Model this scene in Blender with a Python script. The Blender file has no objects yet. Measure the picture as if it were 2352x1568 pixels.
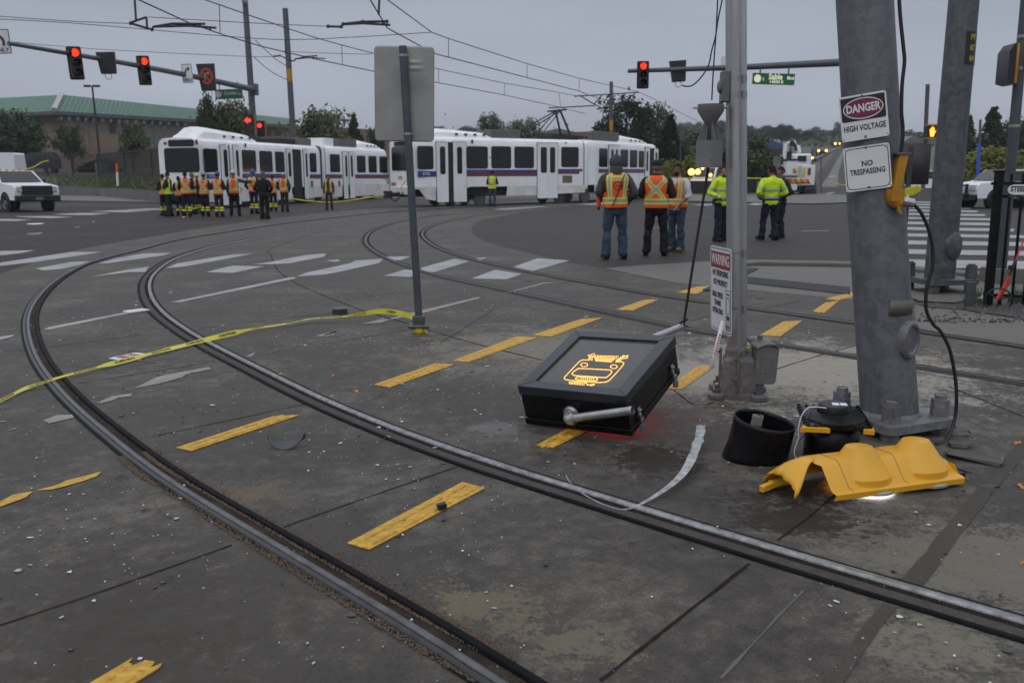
import bpy, bmesh, math, random
from mathutils import Vector, Matrix, Euler, noise
R = math.radians
rnd = random.Random(7)
sc = bpy.context.scene
col = sc.collection
# ---------------------------------------------------------------- camera
FPX, CAMH = 2050.0, 1.55                     # focal length for a 2352 px wide frame, eye height
PITCH, ROLL = math.atan((784 - 411) / FPX), R(-0.3)
cam = bpy.data.cameras.new('camera')
cam.sensor_width = 36; cam.lens = FPX / 2352 * 36
cam.clip_start = .05; cam.clip_end = 6000
cam.dof.use_dof = True; cam.dof.focus_distance = 5.6; cam.dof.aperture_fstop = 4.0
camo = bpy.data.objects.new('camera', cam); col.objects.link(camo)
camo.matrix_world = Matrix.Translation((0, 0, CAMH)) @ Matrix.Rotation(R(90) - PITCH, 4, 'X') @ Matrix.Rotation(ROLL, 4, 'Z')
sc.camera = camo
# ---------------------------------------------------------------- sky and light: overcast dawn
world = bpy.data.worlds.new('World'); sc.world = world; world.use_nodes = True
wn = world.node_tree.nodes; wl = world.node_tree.links
bg = wn['Background']; bg.inputs['Strength'].default_value = .1
sky = wn.new('ShaderNodeTexSky'); sky.sky_type = 'NISHITA'; sky.sun_disc = False
SUN_EL, SUN_ROT = R(50), R(205)
sky.sun_elevation = SUN_EL; sky.sun_rotation = SUN_ROT; sky.dust_density = 3
tc = wn.new('ShaderNodeTexCoord'); sx = wn.new('ShaderNodeSeparateXYZ')
wl.new(tc.outputs['Generated'], sx.inputs[0])
rmp = wn.new('ShaderNodeValToRGB')           # cloud deck: brighter overhead than at the horizon
rmp.color_ramp.elements[0].position = 0; rmp.color_ramp.elements[0].color = (.235, .252, .29, 1)
for p_, c_ in ((.045, (.29, .315, .37, 1)), (.095, (.325, .353, .415, 1)), (.19, (.285, .313, .375, 1)), (.42, (.52, .56, .64, 1))): rmp.color_ramp.elements.new(p_).color = c_
rmp.color_ramp.elements[-1].position = 1; rmp.color_ramp.elements[-1].color = (.84, .88, .96, 1)
wl.new(sx.outputs['Z'], rmp.inputs[0])
cn = wn.new('ShaderNodeTexNoise'); cn.inputs['Scale'].default_value = 2.2; cn.inputs['Detail'].default_value = 5
mp = wn.new('ShaderNodeMapping'); mp.inputs['Scale'].default_value = (1, 1, 4)
wl.new(tc.outputs['Generated'], mp.inputs[0]); wl.new(mp.outputs[0], cn.inputs[0])
cr = wn.new('ShaderNodeMapRange'); cr.inputs[1].default_value = .3; cr.inputs[2].default_value = .7
cr.inputs[3].default_value = 11.6; cr.inputs[4].default_value = 14.2
wl.new(cn.outputs['Fac'], cr.inputs[0])
vm = wn.new('ShaderNodeVectorMath'); vm.operation = 'SCALE'
wl.new(rmp.outputs[0], vm.inputs[0]); wl.new(cr.outputs[0], vm.inputs['Scale'])
hs = wn.new('ShaderNodeHueSaturation'); hs.inputs['Saturation'].default_value = .3; hs.inputs['Value'].default_value = .45
wl.new(sky.outputs[0], hs.inputs['Color'])
mx = wn.new('ShaderNodeMix'); mx.data_type = 'RGBA'; mx.inputs[0].default_value = .08
wl.new(vm.outputs[0], mx.inputs[6]); wl.new(hs.outputs[0], mx.inputs[7])
wl.new(mx.outputs[2], bg.inputs['Color'])
sl = bpy.data.lights.new('sun', 'SUN'); sl.energy = .5; sl.angle = R(60); sl.color = (1, .97, .93)
slo = bpy.data.objects.new('sun', sl); col.objects.link(slo)
slo.rotation_euler = (R(90) - SUN_EL, 0, math.pi - SUN_ROT)
sc.view_settings.view_transform = 'Standard'; sc.view_settings.look = 'None'
sc.view_settings.exposure = 0; sc.view_settings.gamma = 1
sc.cycles.use_denoising = True
sc.cycles.max_bounces = 6; sc.cycles.transparent_max_bounces = 16
# ---------------------------------------------------------------- terrain height and pixel rays
def gz(Y):
    if Y < 14: return 0.0
    z = .005 * (min(Y, 75) - 14)
    if Y > 75: z += .05 * (min(Y, 450) - 75)
    return z
_ct, _st, _cr, _sr = math.cos(PITCH), math.sin(PITCH), math.cos(ROLL), math.sin(ROLL)
def ray(px, py):                             # direction through a point of the 2352 x 1568 view
    a, b = px - 1176, 784 - py
    x, y = a * _cr - b * _sr, a * _sr + b * _cr
    return Vector((x, FPX * _ct + y * _st, -FPX * _st + y * _ct))
def at(px, py, z=0.0):                       # point on the ground (plus z)
    d = ray(px, py); k = d.z / d.y
    lo, hi = .3, 3000.
    f = lambda Y: CAMH + k * Y - gz(Y) - z
    Y = lo
    while f(Y) > 0 and Y < hi: Y *= 1.02
    a, b = Y / 1.02, Y
    for _ in range(30):
        m = (a + b) / 2
        if f(m) > 0: a = m
        else: b = m
    return Vector((d.x / d.y * a, a, CAMH + k * a))
def P(px, py, Y):                            # point at depth Y
    d = ray(px, py)
    return Vector((d.x / d.y * Y, Y, CAMH + d.z / d.y * Y))
def G2(x, y, z=0): return Vector((x, y, gz(y) + z))
# ---------------------------------------------------------------- mesh builder
class MB:
    def __init__(s): s.v = []; s.f = []; s.m = []; s.sm = []
    def add(s, vs, fs, m=0, smooth=True, M=None):
        o = len(s.v)
        s.v += [(M @ Vector(v)) if M else Vector(v) for v in vs]
        for f in fs:
            s.f.append([i + o for i in f]); s.m.append(m); s.sm.append(smooth)
        return s
    def box(s, c, d, M=None, m=0, taper=1.0):
        x, y, z = d[0] / 2, d[1] / 2, d[2] / 2; t = taper
        vs = [(c[0] + a * x * (t if k > 0 else 1), c[1] + b * y * (t if k > 0 else 1), c[2] + k * z) for k in (-1, 1) for a, b in ((-1, -1), (1, -1), (1, 1), (-1, 1))]
        return s.add(vs, [(3, 2, 1, 0), (4, 5, 6, 7), (0, 1, 5, 4), (1, 2, 6, 5), (2, 3, 7, 6), (3, 0, 4, 7)], m, False, M)
    def tube(s, pts, r, n=8, m=0, cap=True, M=None, flat=1.0, up=None):
        pts = [Vector(p) for p in pts]; N = len(pts)
        rr = r if isinstance(r, (list, tuple)) else [r] * N
        vs, fs = [], []
        t0 = (pts[1] - pts[0]).normalized()
        a = Vector(up) if up else (Vector((0, 0, 1)) if abs(t0.z) < .9 else Vector((1, 0, 0)))
        for i, p in enumerate(pts):
            t = (pts[min(i + 1, N - 1)] - pts[max(i - 1, 0)])
            if t.length < 1e-9: t = t0
            t.normalize()
            a = (a - t * a.dot(t)); a = a.normalized() if a.length > 1e-6 else t.orthogonal().normalized()
            b = t.cross(a)
            for k in range(n):
                w = 2 * math.pi * k / n
                q = rr[i]; q1, q2 = (q if isinstance(q, (tuple, list)) else (q * flat, q))
                vs.append(p + a * math.cos(w) * q1 + b * math.sin(w) * q2)
        for i in range(N - 1):
            for k in range(n):
                k2 = (k + 1) % n
                fs.append((i * n + k, i * n + k2, i * n + n + k2, i * n + n + k))
        s.add(vs, fs, m, True, M)
        if cap:
            s.add(vs[:n], [tuple(reversed(range(n)))], m, False, M)
            s.add(vs[-n:], [tuple(range(n))], m, False, M)
        return s
    def lathe(s, prof, M=None, n=24, m=0, a0=0, a1=2 * math.pi, smooth=True):
        full = abs(a1 - a0 - 2 * math.pi) < 1e-6; c = n if full else n + 1
        vs = [(r * math.cos(a0 + (a1 - a0) * k / n), r * math.sin(a0 + (a1 - a0) * k / n), z) for r, z in prof for k in range(c)]
        fs = []
        for i in range(len(prof) - 1):
            for k in range(n):
                k2 = (k + 1) % c
                fs.append((i * c + k, i * c + k2, i * c + c + k2, i * c + c + k))
        return s.add(vs, fs, m, smooth, M)
    def prism(s, poly, z0, z1, M=None, m=0, cap0=True):
        n = len(poly)
        ar = sum(poly[i][0] * poly[(i + 1) % n][1] - poly[(i + 1) % n][0] * poly[i][1] for i in range(n))
        if ar < 0: poly = poly[::-1]
        vs = [(p[0], p[1], z0) for p in poly] + [(p[0], p[1], z1) for p in poly]
        s.add(vs, [(i, (i + 1) % n, n + (i + 1) % n, n + i) for i in range(n)], m, False, M)
        s.add(vs[n:], [tuple(range(n))], m, False, M)
        if cap0: s.add(vs[:n], [tuple(reversed(range(n)))], m, False, M)
        return s
    def grid(s, fn, nu, nv, m=0, closeu=False, M=None, smooth=True):
        c = nu if closeu else nu + 1
        vs = [fn(i / nu, j / nv) for j in range(nv + 1) for i in range(c)]
        o = len(s.v); s.v += [(M @ Vector(v)) if M else Vector(v) for v in vs]
        for j in range(nv):
            for i in range(nu):
                i2 = (i + 1) % c
                mm = m((i + .5) / nu, (j + .5) / nv) if callable(m) else m
                if mm is None: continue
                s.f.append([o + j * c + i, o + j * c + i2, o + j * c + c + i2, o + j * c + c + i]); s.m.append(mm); s.sm.append(smooth)
        return s
    def ball(s, c, r, n=10, m=0, M=None, k=6):
        rx, ry, rz = r if isinstance(r, (tuple, list)) else (r, r, r)
        return s.grid(lambda u, v: (c[0] + rx * math.cos(2 * math.pi * u) * math.sin(math.pi * v), c[1] + ry * math.sin(2 * math.pi * u) * math.sin(math.pi * v), c[2] - rz * math.cos(math.pi * v)), n, k, m, True, M)
    def build(s, name, mats, parent=None, angle=40, bevel=0, solid=0, world=False, weld=False):
        me = bpy.data.meshes.new(name)
        me.from_pydata([tuple(v) for v in s.v], [], s.f)
        for x in (mats if isinstance(mats, (list, tuple)) else [mats]): me.materials.append(x)
        me.polygons.foreach_set('material_index', s.m)
        me.polygons.foreach_set('use_smooth', s.sm)
        if weld:
            bm = bmesh.new(); bm.from_mesh(me); bmesh.ops.remove_doubles(bm, verts=bm.verts, dist=1e-4); bm.to_mesh(me); bm.free()
        me.set_sharp_from_angle(angle=R(angle)); me.update()
        o = bpy.data.objects.new(name, me); col.objects.link(o)
        if parent:
            o.parent = parent
            if world: o.matrix_parent_inverse = wmat(parent).inverted()
        if solid:
            md = o.modifiers.new('solid', 'SOLIDIFY'); md.thickness = solid; md.offset = 0
        if bevel:
            md = o.modifiers.new('bevel', 'BEVEL'); md.width = bevel; md.segments = 2; md.limit_method = 'ANGLE'; md.angle_limit = R(35)
            md.harden_normals = False
        return o
def wmat(o):
    M = o.matrix_basis.copy()
    while o.parent: M = o.parent.matrix_basis @ o.matrix_parent_inverse @ M; o = o.parent
    return M
def tag(o, label=None, cat=None, group=None, kind=None):
    if label: o['label'] = label
    if cat: o['category'] = cat
    if group: o['group'] = group
    if kind: o['kind'] = kind
    return o
def thing(name, label, cat, loc=(0, 0, 0), rz=0, group=None, M=None):
    o = bpy.data.objects.new(name, None); col.objects.link(o); o.empty_display_size = .2
    if M: o.matrix_basis = M
    else: o.location = loc; o.rotation_euler = (0, 0, rz)
    return tag(o, label, cat, group)
def copy_tree(o, parent=None):
    c = o.copy(); col.objects.link(c)
    if parent: c.parent = parent; c.matrix_parent_inverse = o.matrix_parent_inverse
    for ch in list(o.children): copy_tree(ch, c)
    return c
def frame(o, x, y=None, z=None):             # matrix from origin and axes
    x = Vector(x).normalized()
    if z is None: y = Vector(y); z = x.cross(y).normalized(); y = z.cross(x).normalized()
    elif y is None: z = Vector(z); y = z.cross(x).normalized(); z = x.cross(y).normalized()
    return Matrix.Translation(o) @ Matrix((x, y, z)).transposed().to_4x4()
def lerp(a, b, t): return a + (b - a) * t
def crom(pts, n=6):                          # Catmull-Rom through points
    pts = [Vector(p) for p in pts]; out = []
    for i in range(len(pts) - 1):
        p0, p1, p2, p3 = pts[max(i - 1, 0)], pts[i], pts[i + 1], pts[min(i + 2, len(pts) - 1)]
        for k in range(n):
            t = k / n
            out.append(.5 * ((2 * p1) + (p2 - p0) * t + (2 * p0 - 5 * p1 + 4 * p2 - p3) * t * t + (3 * p1 - p0 - 3 * p2 + p3) * t ** 3))
    out.append(pts[-1]); return out
def resample(pts, step):
    out = [pts[0]]; acc = 0
    for a, b in zip(pts, pts[1:]):
        L = (b - a).length; d = step - acc
        while d <= L: out.append(a.lerp(b, d / L)); d += step
        acc = (acc + L) % step
    out.append(pts[-1]); return out
def rrect(w, h, r, n=4):                     # rounded rectangle outline centred at 0
    o = []
    for cx, cy, a in ((w / 2 - r, h / 2 - r, 0), (-w / 2 + r, h / 2 - r, 90), (-w / 2 + r, -h / 2 + r, 180), (w / 2 - r, -h / 2 + r, 270)):
        for k in range(n + 1): o.append((cx + r * math.cos(R(a + 90 * k / n)), cy + r * math.sin(R(a + 90 * k / n))))
    return o
def ring(mb, outer, inner, z0, z1, M=None, m=0):   # frame between two outlines of equal length
    n = len(outer)
    vs = [(p[0], p[1], z) for z in (z0, z1) for pl in (outer, inner) for p in pl]
    fs = []
    for i in range(n):
        j = (i + 1) % n
        fs += [(2 * n + i, 2 * n + j, 3 * n + j, 3 * n + i), (i, j, 2 * n + j, 2 * n + i), (n + j, n + i, 3 * n + i, 3 * n + j), (j, i, n + i, n + j)]
    mb.add(vs, fs, m, False, M)
def text(body, size, M, mat, parent=None, name='lettering', bold=.0, ext=.0008, align='CENTER', sx=1.0, spacing=1.0, fit=None):
    cu = bpy.data.curves.new(name, 'FONT'); cu.body = body; cu.size = size; cu.extrude = ext; cu.offset = bold * size
    cu.align_x = align; cu.align_y = 'CENTER'; cu.resolution_u = 2; cu.space_character = spacing
    t = bpy.data.objects.new(name, cu)
    me = bpy.data.meshes.new_from_object(t); me.name = name
    bpy.data.objects.remove(t); bpy.data.curves.remove(cu)
    me.materials.clear(); me.materials.append(mat)
    if fit: sx = fit / max(1e-6, max(v.co.x for v in me.vertices) - min(v.co.x for v in me.vertices))
    if sx != 1: me.transform(Matrix.Diagonal((sx, 1, 1, 1)))
    me.transform(M)
    o = bpy.data.objects.new(name, me); col.objects.link(o); o.parent = parent
    return o
# ---------------------------------------------------------------- materials
def _nt(name):
    m = bpy.data.materials.new(name); m.use_nodes = True
    nt = m.node_tree; return m, nt.nodes, nt.links, nt.nodes['Principled BSDF']
def pm(name, c, rough=.6, metal=0, var=.12, vs=6, bump=0, bs=60, rvar=.1, warm=None, spec=.5, stretch=None, emit=None, es=0):
    m, n, l, b = _nt(name)
    b.inputs['Metallic'].default_value = metal; b.inputs['Specular IOR Level'].default_value = spec
    tcd = n.new('ShaderNodeTexCoord'); src = tcd.outputs['Object']
    if stretch:
        mpn = n.new('ShaderNodeMapping'); mpn.inputs['Scale'].default_value = stretch; l.new(src, mpn.inputs[0]); src = mpn.outputs[0]
    nz = n.new('ShaderNodeTexNoise'); nz.inputs['Scale'].default_value = vs; nz.inputs['Detail'].default_value = 6; nz.inputs['Roughness'].default_value = .6
    l.new(src, nz.inputs['Vector'])
    rp = n.new('ShaderNodeValToRGB'); rp.color_ramp.elements[0].position = .3; rp.color_ramp.elements[1].position = .72
    lo = [x * (1 - var) for x in c]; hi = [min(1, x * (1 + var)) for x in c]
    if warm: lo = [a * w for a, w in zip(lo, warm)]
    rp.color_ramp.elements[0].color = (*lo, 1); rp.color_ramp.elements[1].color = (*hi, 1)
    l.new(nz.outputs['Fac'], rp.inputs[0]); l.new(rp.outputs[0], b.inputs['Base Color'])
    mr = n.new('ShaderNodeMapRange'); mr.inputs[3].default_value = max(.03, rough - rvar); mr.inputs[4].default_value = min(1, rough + rvar)
    l.new(nz.outputs['Fac'], mr.inputs[0]); l.new(mr.outputs[0], b.inputs['Roughness'])
    if bump:
        n2 = n.new('ShaderNodeTexNoise'); n2.inputs['Scale'].default_value = bs; n2.inputs['Detail'].default_value = 4
        l.new(src, n2.inputs['Vector'])
        bp = n.new('ShaderNodeBump'); bp.inputs['Strength'].default_value = bump; bp.inputs['Distance'].default_value = .01
        l.new(n2.outputs['Fac'], bp.inputs['Height']); l.new(bp.outputs[0], b.inputs['Normal'])
    if emit:
        b.inputs['Emission Color'].default_value = (*emit, 1); b.inputs['Emission Strength'].default_value = es
    return m
def galv(name, c=(.145, .153, .164), rough=.58, scale=24, amt=.3, metal=.4):   # galvanised spangle
    m, n, l, b = _nt(name)
    tcd = n.new('ShaderNodeTexCoord')
    wz = n.new('ShaderNodeTexNoise'); wz.inputs['Scale'].default_value = scale * .9; wz.inputs['Detail'].default_value = 3
    l.new(tcd.outputs['Object'], wz.inputs['Vector'])
    ad = n.new('ShaderNodeVectorMath'); ad.operation = 'MULTIPLY_ADD'; ad.inputs[1].default_value = (.12, .12, .12)
    l.new(wz.outputs['Color'], ad.inputs[0]); l.new(tcd.outputs['Object'], ad.inputs[2])
    vo = n.new('ShaderNodeTexVoronoi'); vo.inputs['Scale'].default_value = scale
    l.new(ad.outputs[0], vo.inputs['Vector'])
    sp = n.new('ShaderNodeSeparateColor'); l.new(vo.outputs['Color'], sp.inputs[0])
    n3 = n.new('ShaderNodeTexNoise'); n3.inputs['Scale'].default_value = 2.2; n3.inputs['Detail'].default_value = 6
    l.new(tcd.outputs['Object'], n3.inputs['Vector'])
    n4 = n.new('ShaderNodeTexNoise'); n4.inputs['Scale'].default_value = 5; n4.inputs['Detail'].default_value = 3      # vertical streaks
    mpn = n.new('ShaderNodeMapping'); mpn.inputs['Scale'].default_value = (6, 6, .35); l.new(tcd.outputs['Object'], mpn.inputs[0]); l.new(mpn.outputs[0], n4.inputs['Vector'])
    m1 = n.new('ShaderNodeMix'); m1.inputs[0].default_value = .58; l.new(sp.outputs[0], m1.inputs[2]); l.new(n3.outputs['Fac'], m1.inputs[3])
    m2 = n.new('ShaderNodeMix'); m2.inputs[0].default_value = .35; l.new(m1.outputs[0], m2.inputs[2]); l.new(n4.outputs['Fac'], m2.inputs[3])
    rp = n.new('ShaderNodeValToRGB'); rp.color_ramp.elements[0].position = .25; rp.color_ramp.elements[1].position = .75
    rp.color_ramp.elements[0].color = (*[x * (1 - amt) for x in c], 1); rp.color_ramp.elements[1].color = (*[x * (1 + amt) for x in c], 1)
    l.new(m2.outputs[0], rp.inputs[0]); l.new(rp.outputs[0], b.inputs['Base Color'])
    mr = n.new('ShaderNodeMapRange'); mr.inputs[3].default_value = rough - .14; mr.inputs[4].default_value = rough + .14
    l.new(m1.outputs[0], mr.inputs[0]); l.new(mr.outputs[0], b.inputs['Roughness'])
    b.inputs['Metallic'].default_value = metal
    return m
def emis(name, c, s, base=(.02, .02, .02)):
    m, n, l, b = _nt(name)
    b.inputs['Base Color'].default_value = (*base, 1)
    b.inputs['Emission Color'].default_value = (*c, 1); b.inputs['Emission Strength'].default_value = s
    return m
def stained(name, lo, mid, hi, s1=.6, s2=9, s3=90, rlo=.28, rhi=.75, bump=.35, extra=None, pos=(.3, .5, .72), grain=.25, spec=.5, mid_=.36):
    """weathered paving: broad damp stains, mottling and a fine grain"""
    m, n, l, b = _nt(name)
    tcd = n.new('ShaderNodeTexCoord'); src = tcd.outputs['Object']
    def nz(scale, det=6, rg=.6, v=src):
        t = n.new('ShaderNodeTexNoise'); t.inputs['Scale'].default_value = scale; t.inputs['Detail'].default_value = det; t.inputs['Roughness'].default_value = rg
        l.new(v, t.inputs['Vector']); return t.outputs['Fac']
    def mixf(a, c, f):
        t = n.new('ShaderNodeMix'); t.inputs[0].default_value = f; l.new(a, t.inputs[2]); l.new(c, t.inputs[3]); return t.outputs[0]
    a, c, g = nz(s1, 7, .62), nz(s2, 6, .65), nz(s3, 3, .7)
    f = mixf(a, c, mid_)
    rp = n.new('ShaderNodeValToRGB'); els = rp.color_ramp.elements
    els[0].position = pos[0]; els[0].color = (*lo, 1); els[1].position = pos[2]; els[1].color = (*hi, 1)
    k = els.new(pos[1]); k.color = (*mid, 1)
    l.new(f, rp.inputs[0])
    gr = n.new('ShaderNodeMapRange'); gr.inputs[1].default_value = .3; gr.inputs[2].default_value = .7; gr.inputs[3].default_value = 1 - grain; gr.inputs[4].default_value = 1 + grain
    l.new(g, gr.inputs[0])
    ml = n.new('ShaderNodeVectorMath'); ml.operation = 'SCALE'; l.new(rp.outputs[0], ml.inputs[0]); l.new(gr.outputs[0], ml.inputs['Scale'])
    colr = ml.outputs[0]
    if extra:                                # patches of another colour with ragged edges: (color, scale, threshold, softness[, centre, radius])
        for ex in extra:
            cc, es, th, so = ex[:4]
            q = mixf(nz(es, 8, .75), nz(es * 7, 5, .8), .5)
            if len(ex) > 4:                  # limited to a neighbourhood
                dd = n.new('ShaderNodeVectorMath'); dd.operation = 'DISTANCE'; dd.inputs[1].default_value = ex[4]; l.new(src, dd.inputs[0])
                fr = n.new('ShaderNodeMapRange'); fr.inputs[1].default_value = 0; fr.inputs[2].default_value = ex[5]; fr.inputs[3].default_value = .13; fr.inputs[4].default_value = -.22
                l.new(dd.outputs['Value'], fr.inputs[0])
                sm = n.new('ShaderNodeMath'); sm.operation = 'ADD'; l.new(q, sm.inputs[0]); l.new(fr.outputs[0], sm.inputs[1]); q = sm.outputs[0]
            mr = n.new('ShaderNodeMapRange'); mr.inputs[1].default_value = th; mr.inputs[2].default_value = th + so; l.new(q, mr.inputs[0])
            mm = n.new('ShaderNodeMix'); mm.data_type = 'RGBA'; l.new(mr.outputs[0], mm.inputs[0]); l.new(colr, mm.inputs[6]); mm.inputs[7].default_value = (*cc, 1)
            colr = mm.outputs[2]
    l.new(colr, b.inputs['Base Color'])
    mr = n.new('ShaderNodeMapRange'); mr.inputs[1].default_value = .32; mr.inputs[2].default_value = .66; mr.inputs[3].default_value = rlo; mr.inputs[4].default_value = rhi
    l.new(f, mr.inputs[0]); l.new(mr.outputs[0], b.inputs['Roughness'])
    b.inputs['Specular IOR Level'].default_value = spec
    bp = n.new('ShaderNodeBump'); bp.inputs['Strength'].default_value = bump; bp.inputs['Distance'].default_value = .006
    l.new(mixf(g, c, .3), bp.inputs['Height']); l.new(bp.outputs[0], b.inputs['Normal'])
    return m
M_ = {}
M_['black'] = pm('black_paint', (.012, .012, .013), .42, var=.3, vs=14)
M_['blackgloss'] = pm('black_wet_paint', (.005, .005, .006), .3, var=.4, vs=30, bump=.15, bs=120, spec=.22)
M_['rubber'] = pm('black_rubber', (.012, .012, .013), .55, var=.3, vs=20)
M_['white'] = pm('white_paint', (.72, .73, .74), .35, var=.05, vs=2)
M_['yellow'] = pm('yellow_plastic', (.66, .33, .015), .36, var=.06, vs=5, bump=.05, bs=150)
M_['yellowbar'] = pm('yellow_tactile', (.52, .295, .026), .55, var=.34, vs=26, bump=.3, bs=240)
M_['galv'] = galv('galvanised_steel')
M_['alu'] = pm('brushed_aluminium', (.42, .42, .42), .38, metal=.75, var=.16, vs=3, stretch=(8, 8, .5))
M_['steel'] = pm('dull_steel', (.34, .34, .34), .4, metal=.8, var=.2, vs=20)
M_['darksteel'] = pm('dark_steel', (.10, .105, .11), .45, metal=.4, var=.25, vs=8)
M_['signwhite'] = pm('sign_white', (.66, .66, .67), .4, var=.05, vs=5)
M_['signblack'] = pm('sign_black', (.012, .012, .013), .4, var=.1)
M_['signred'] = pm('sign_red', (.27, .03, .022), .4, var=.15)
M_['red_on'] = emis('red_lamp_lit', (1, .022, .006), 3.2)
M_['amber_on'] = emis('amber_lamp_lit', (1, .36, .05), 9)
M_['glass'] = pm('dark_glass', (.012, .013, .015), .08, var=.3, vs=1, rvar=.03)
# ================================================================ setting: ground, road, track slab, markings
def sheet(name, poly, mat, z, kind='structure', breaks=(14, 75, 450), px=True):
    pts = [at(*p) for p in poly] if px else [Vector((p[0], p[1], 0)) for p in poly]
    bm = bmesh.new()
    f = bm.faces.new([bm.verts.new((p.x, p.y, 0)) for p in pts])
    if f.normal.z < 0 or f.calc_area() == 0: pass
    bmesh.ops.triangulate(bm, faces=bm.faces[:])
    for y in breaks:
        bmesh.ops.bisect_plane(bm, geom=bm.verts[:] + bm.edges[:] + bm.faces[:], plane_co=(0, y, 0), plane_no=(0, 1, 0))
    bm.normal_update()
    for q in bm.faces:
        if q.normal.z < 0: q.normal_flip()
    for v in bm.verts: v.co.z = gz(v.co.y) + z
    me = bpy.data.meshes.new(name); bm.to_mesh(me); bm.free(); me.materials.append(mat)
    o = bpy.data.objects.new(name, me); col.objects.link(o)
    if kind: o['kind'] = kind
    return o
def sheets(name, polys, mat, z, kind='structure'):      # several painted shapes that make one marking
    bm = bmesh.new()
    for poly in polys:
        pts = [at(*p) for p in poly]
        vs = [bm.verts.new((p.x, p.y, gz(p.y) + z)) for p in pts]
        f = bm.faces.new(vs); f.normal_update()
        if f.normal.z < 0: f.normal_flip()
    me = bpy.data.meshes.new(name); bm.to_mesh(me); bm.free(); me.materials.append(mat)
    o = bpy.data.objects.new(name, me); col.objects.link(o)
    if kind: o['kind'] = kind
    return o
c3 = lambda x, y: (x / 2.9257, y / 2.9257 + 488.1)
c3b = lambda x, y: (x / 2.56 + 746.5, y / 2.56 + 488.1)
cr_ = lambda x, y: (x / 2.934 + 1550.4, y / 2.934 + 488.1)
M_['earth'] = stained('bare_earth', (.045, .042, .03), (.075, .065, .045), (.11, .092, .066), s1=.08, s2=1.2, s3=30, rlo=.7, rhi=.95)
M_['asphalt'] = stained('asphalt', (.030, .028, .027), (.050, .045, .042), (.078, .071, .066), s1=.22, s2=2.2, s3=130, rlo=.5, rhi=.9, spec=.15, grain=.4, bump=.5, pos=(.34, .5, .66))
M_['asphalt_red'] = stained('asphalt_reddish', (.026, .023, .024), (.042, .035, .034), (.064, .055, .052), s1=.3, s2=3, s3=110, rlo=.5, rhi=.9, spec=.15, grain=.4, bump=.5)
cA, cB = at(1560, 860), at(2150, 900)
M_['slab'] = stained('track_slab_concrete', (.030, .0245, .0195), (.066, .0585, .0495), (.135, .122, .104), s1=.9, s2=9, s3=110, rlo=.36, rhi=.9, bump=.7, grain=.42, pos=(.38, .5, .63), spec=.26, mid_=.42,
    extra=[((.027, .020, .014), .8, .55, .10),
           ((.052, .045, .037), 1.5, .44, .14, tuple(at(330, 1420)), 2.0),  # darker near-left patch: concrete's own tone plus lens vignette darkening put into the colour
           ((.27, .248, .205), 3.2, .45, .10, tuple(at(1860, 850)), 3.0),
           ((.26, .24, .20), 3.0, .42, .10, tuple(at(1640, 870)), 1.1),
           ((.125, .102, .068), 6.0, .53, .04, tuple(at(1120, 1400)), .8),
           ((.125, .108, .076), 6.0, .53, .04, tuple(at(1340, 1480)), .6),
           ((.11, .088, .062), 6.0, .53, .05, tuple(at(560, 1140)), .7),
           ((.135, .123, .097), 6.0, .49, .05, tuple(at(2300, 1300)), 1.3),
           ((.15, .135, .105), 6.0, .52, .05, tuple(at(2150, 1480)), .7),
           ((.17, .15, .12), 2.6, .47, .12, tuple(at(1250, 800)), 3.2),
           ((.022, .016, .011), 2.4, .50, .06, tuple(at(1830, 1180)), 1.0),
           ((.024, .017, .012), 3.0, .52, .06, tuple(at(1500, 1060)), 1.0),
           ((.12, .12, .112), 5.0, .42, .04, tuple(at(1140, 985)), .28)])
M_['apron'] = stained('pavement_concrete', (.075, .069, .061), (.115, .107, .095), (.16, .15, .133), s1=.5, s2=5, s3=120, rlo=.5, rhi=.85, bump=.3)
M_['joint'] = pm('joint_sealant', (.024, .020, .017), .9, spec=.03, var=.4, vs=30, bump=.3, bs=80)
M_['sealant'] = stained('wide_sealant', (.040, .035, .029), (.062, .055, .046), (.092, .082, .069), s1=2, s2=12, s3=200, rlo=.4, rhi=.8, grain=.5, spec=.12)
M_['paint'] = stained('worn_road_paint', (.17, .17, .168), (.30, .30, .295), (.40, .40, .39), s1=1.5, s2=11, s3=150, rlo=.5, rhi=.75, bump=.2, grain=.12,
    extra=[((.075, .07, .066), 7.0, .60, .06)])
M_['cream'] = stained('worn_cream_paint', (.15, .14, .115), (.235, .22, .185), (.33, .31, .26), s1=3, s2=15, s3=150, rlo=.5, rhi=.75, bump=.3)
M_['road_yellow'] = stained('worn_yellow_paint', (.10, .07, .03), (.17, .12, .04), (.24, .17, .05), s1=2, s2=12, s3=150)

# ground: one sheet to the horizon
mb = MB(); ys = [-40, 0, 14, 40, 75, 150, 250, 350, 450, 900, 2500]; xs = [-1500, -400, -100, 0, 100, 400, 1500]
mb.grid(lambda u, v: (xs[round(u * 6)], ys[round(v * 10)], gz(ys[round(v * 10)]) - .02), 6, 10)
tag(mb.build('ground', M_['earth']), kind='structure')
# road: the intersection and the street running up the hill
sheet('road', [(-90, 8.6), (-6, 8.6), (-6, 9), (90, 9), (90, 60), (30, 60), (12, 60), (-9, 64), (-90, 66)], M_['asphalt'], 0, px=False)
sheet('side_road', [(-260, 640), (0, 632), (55, 611), (113, 590), (205, 568), (342, 545), (478, 522), (600, 505), (575, 492), (470, 478), (190, 474), (-200, 476), (-300, 520)], M_['asphalt_red'], .004)
sheet('hill_road', [(1812, 452), (1850, 420), (1890, 385), (1927, 338), (1958, 338), (2010, 385), (2075, 420), (2125, 452)], M_['asphalt'], .012)
sheet('hill_median', [(1885, 430), (1905, 400), (1936, 345), (1940, 345), (1925, 400), (1925, 430)], M_['apron'], .02)
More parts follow.
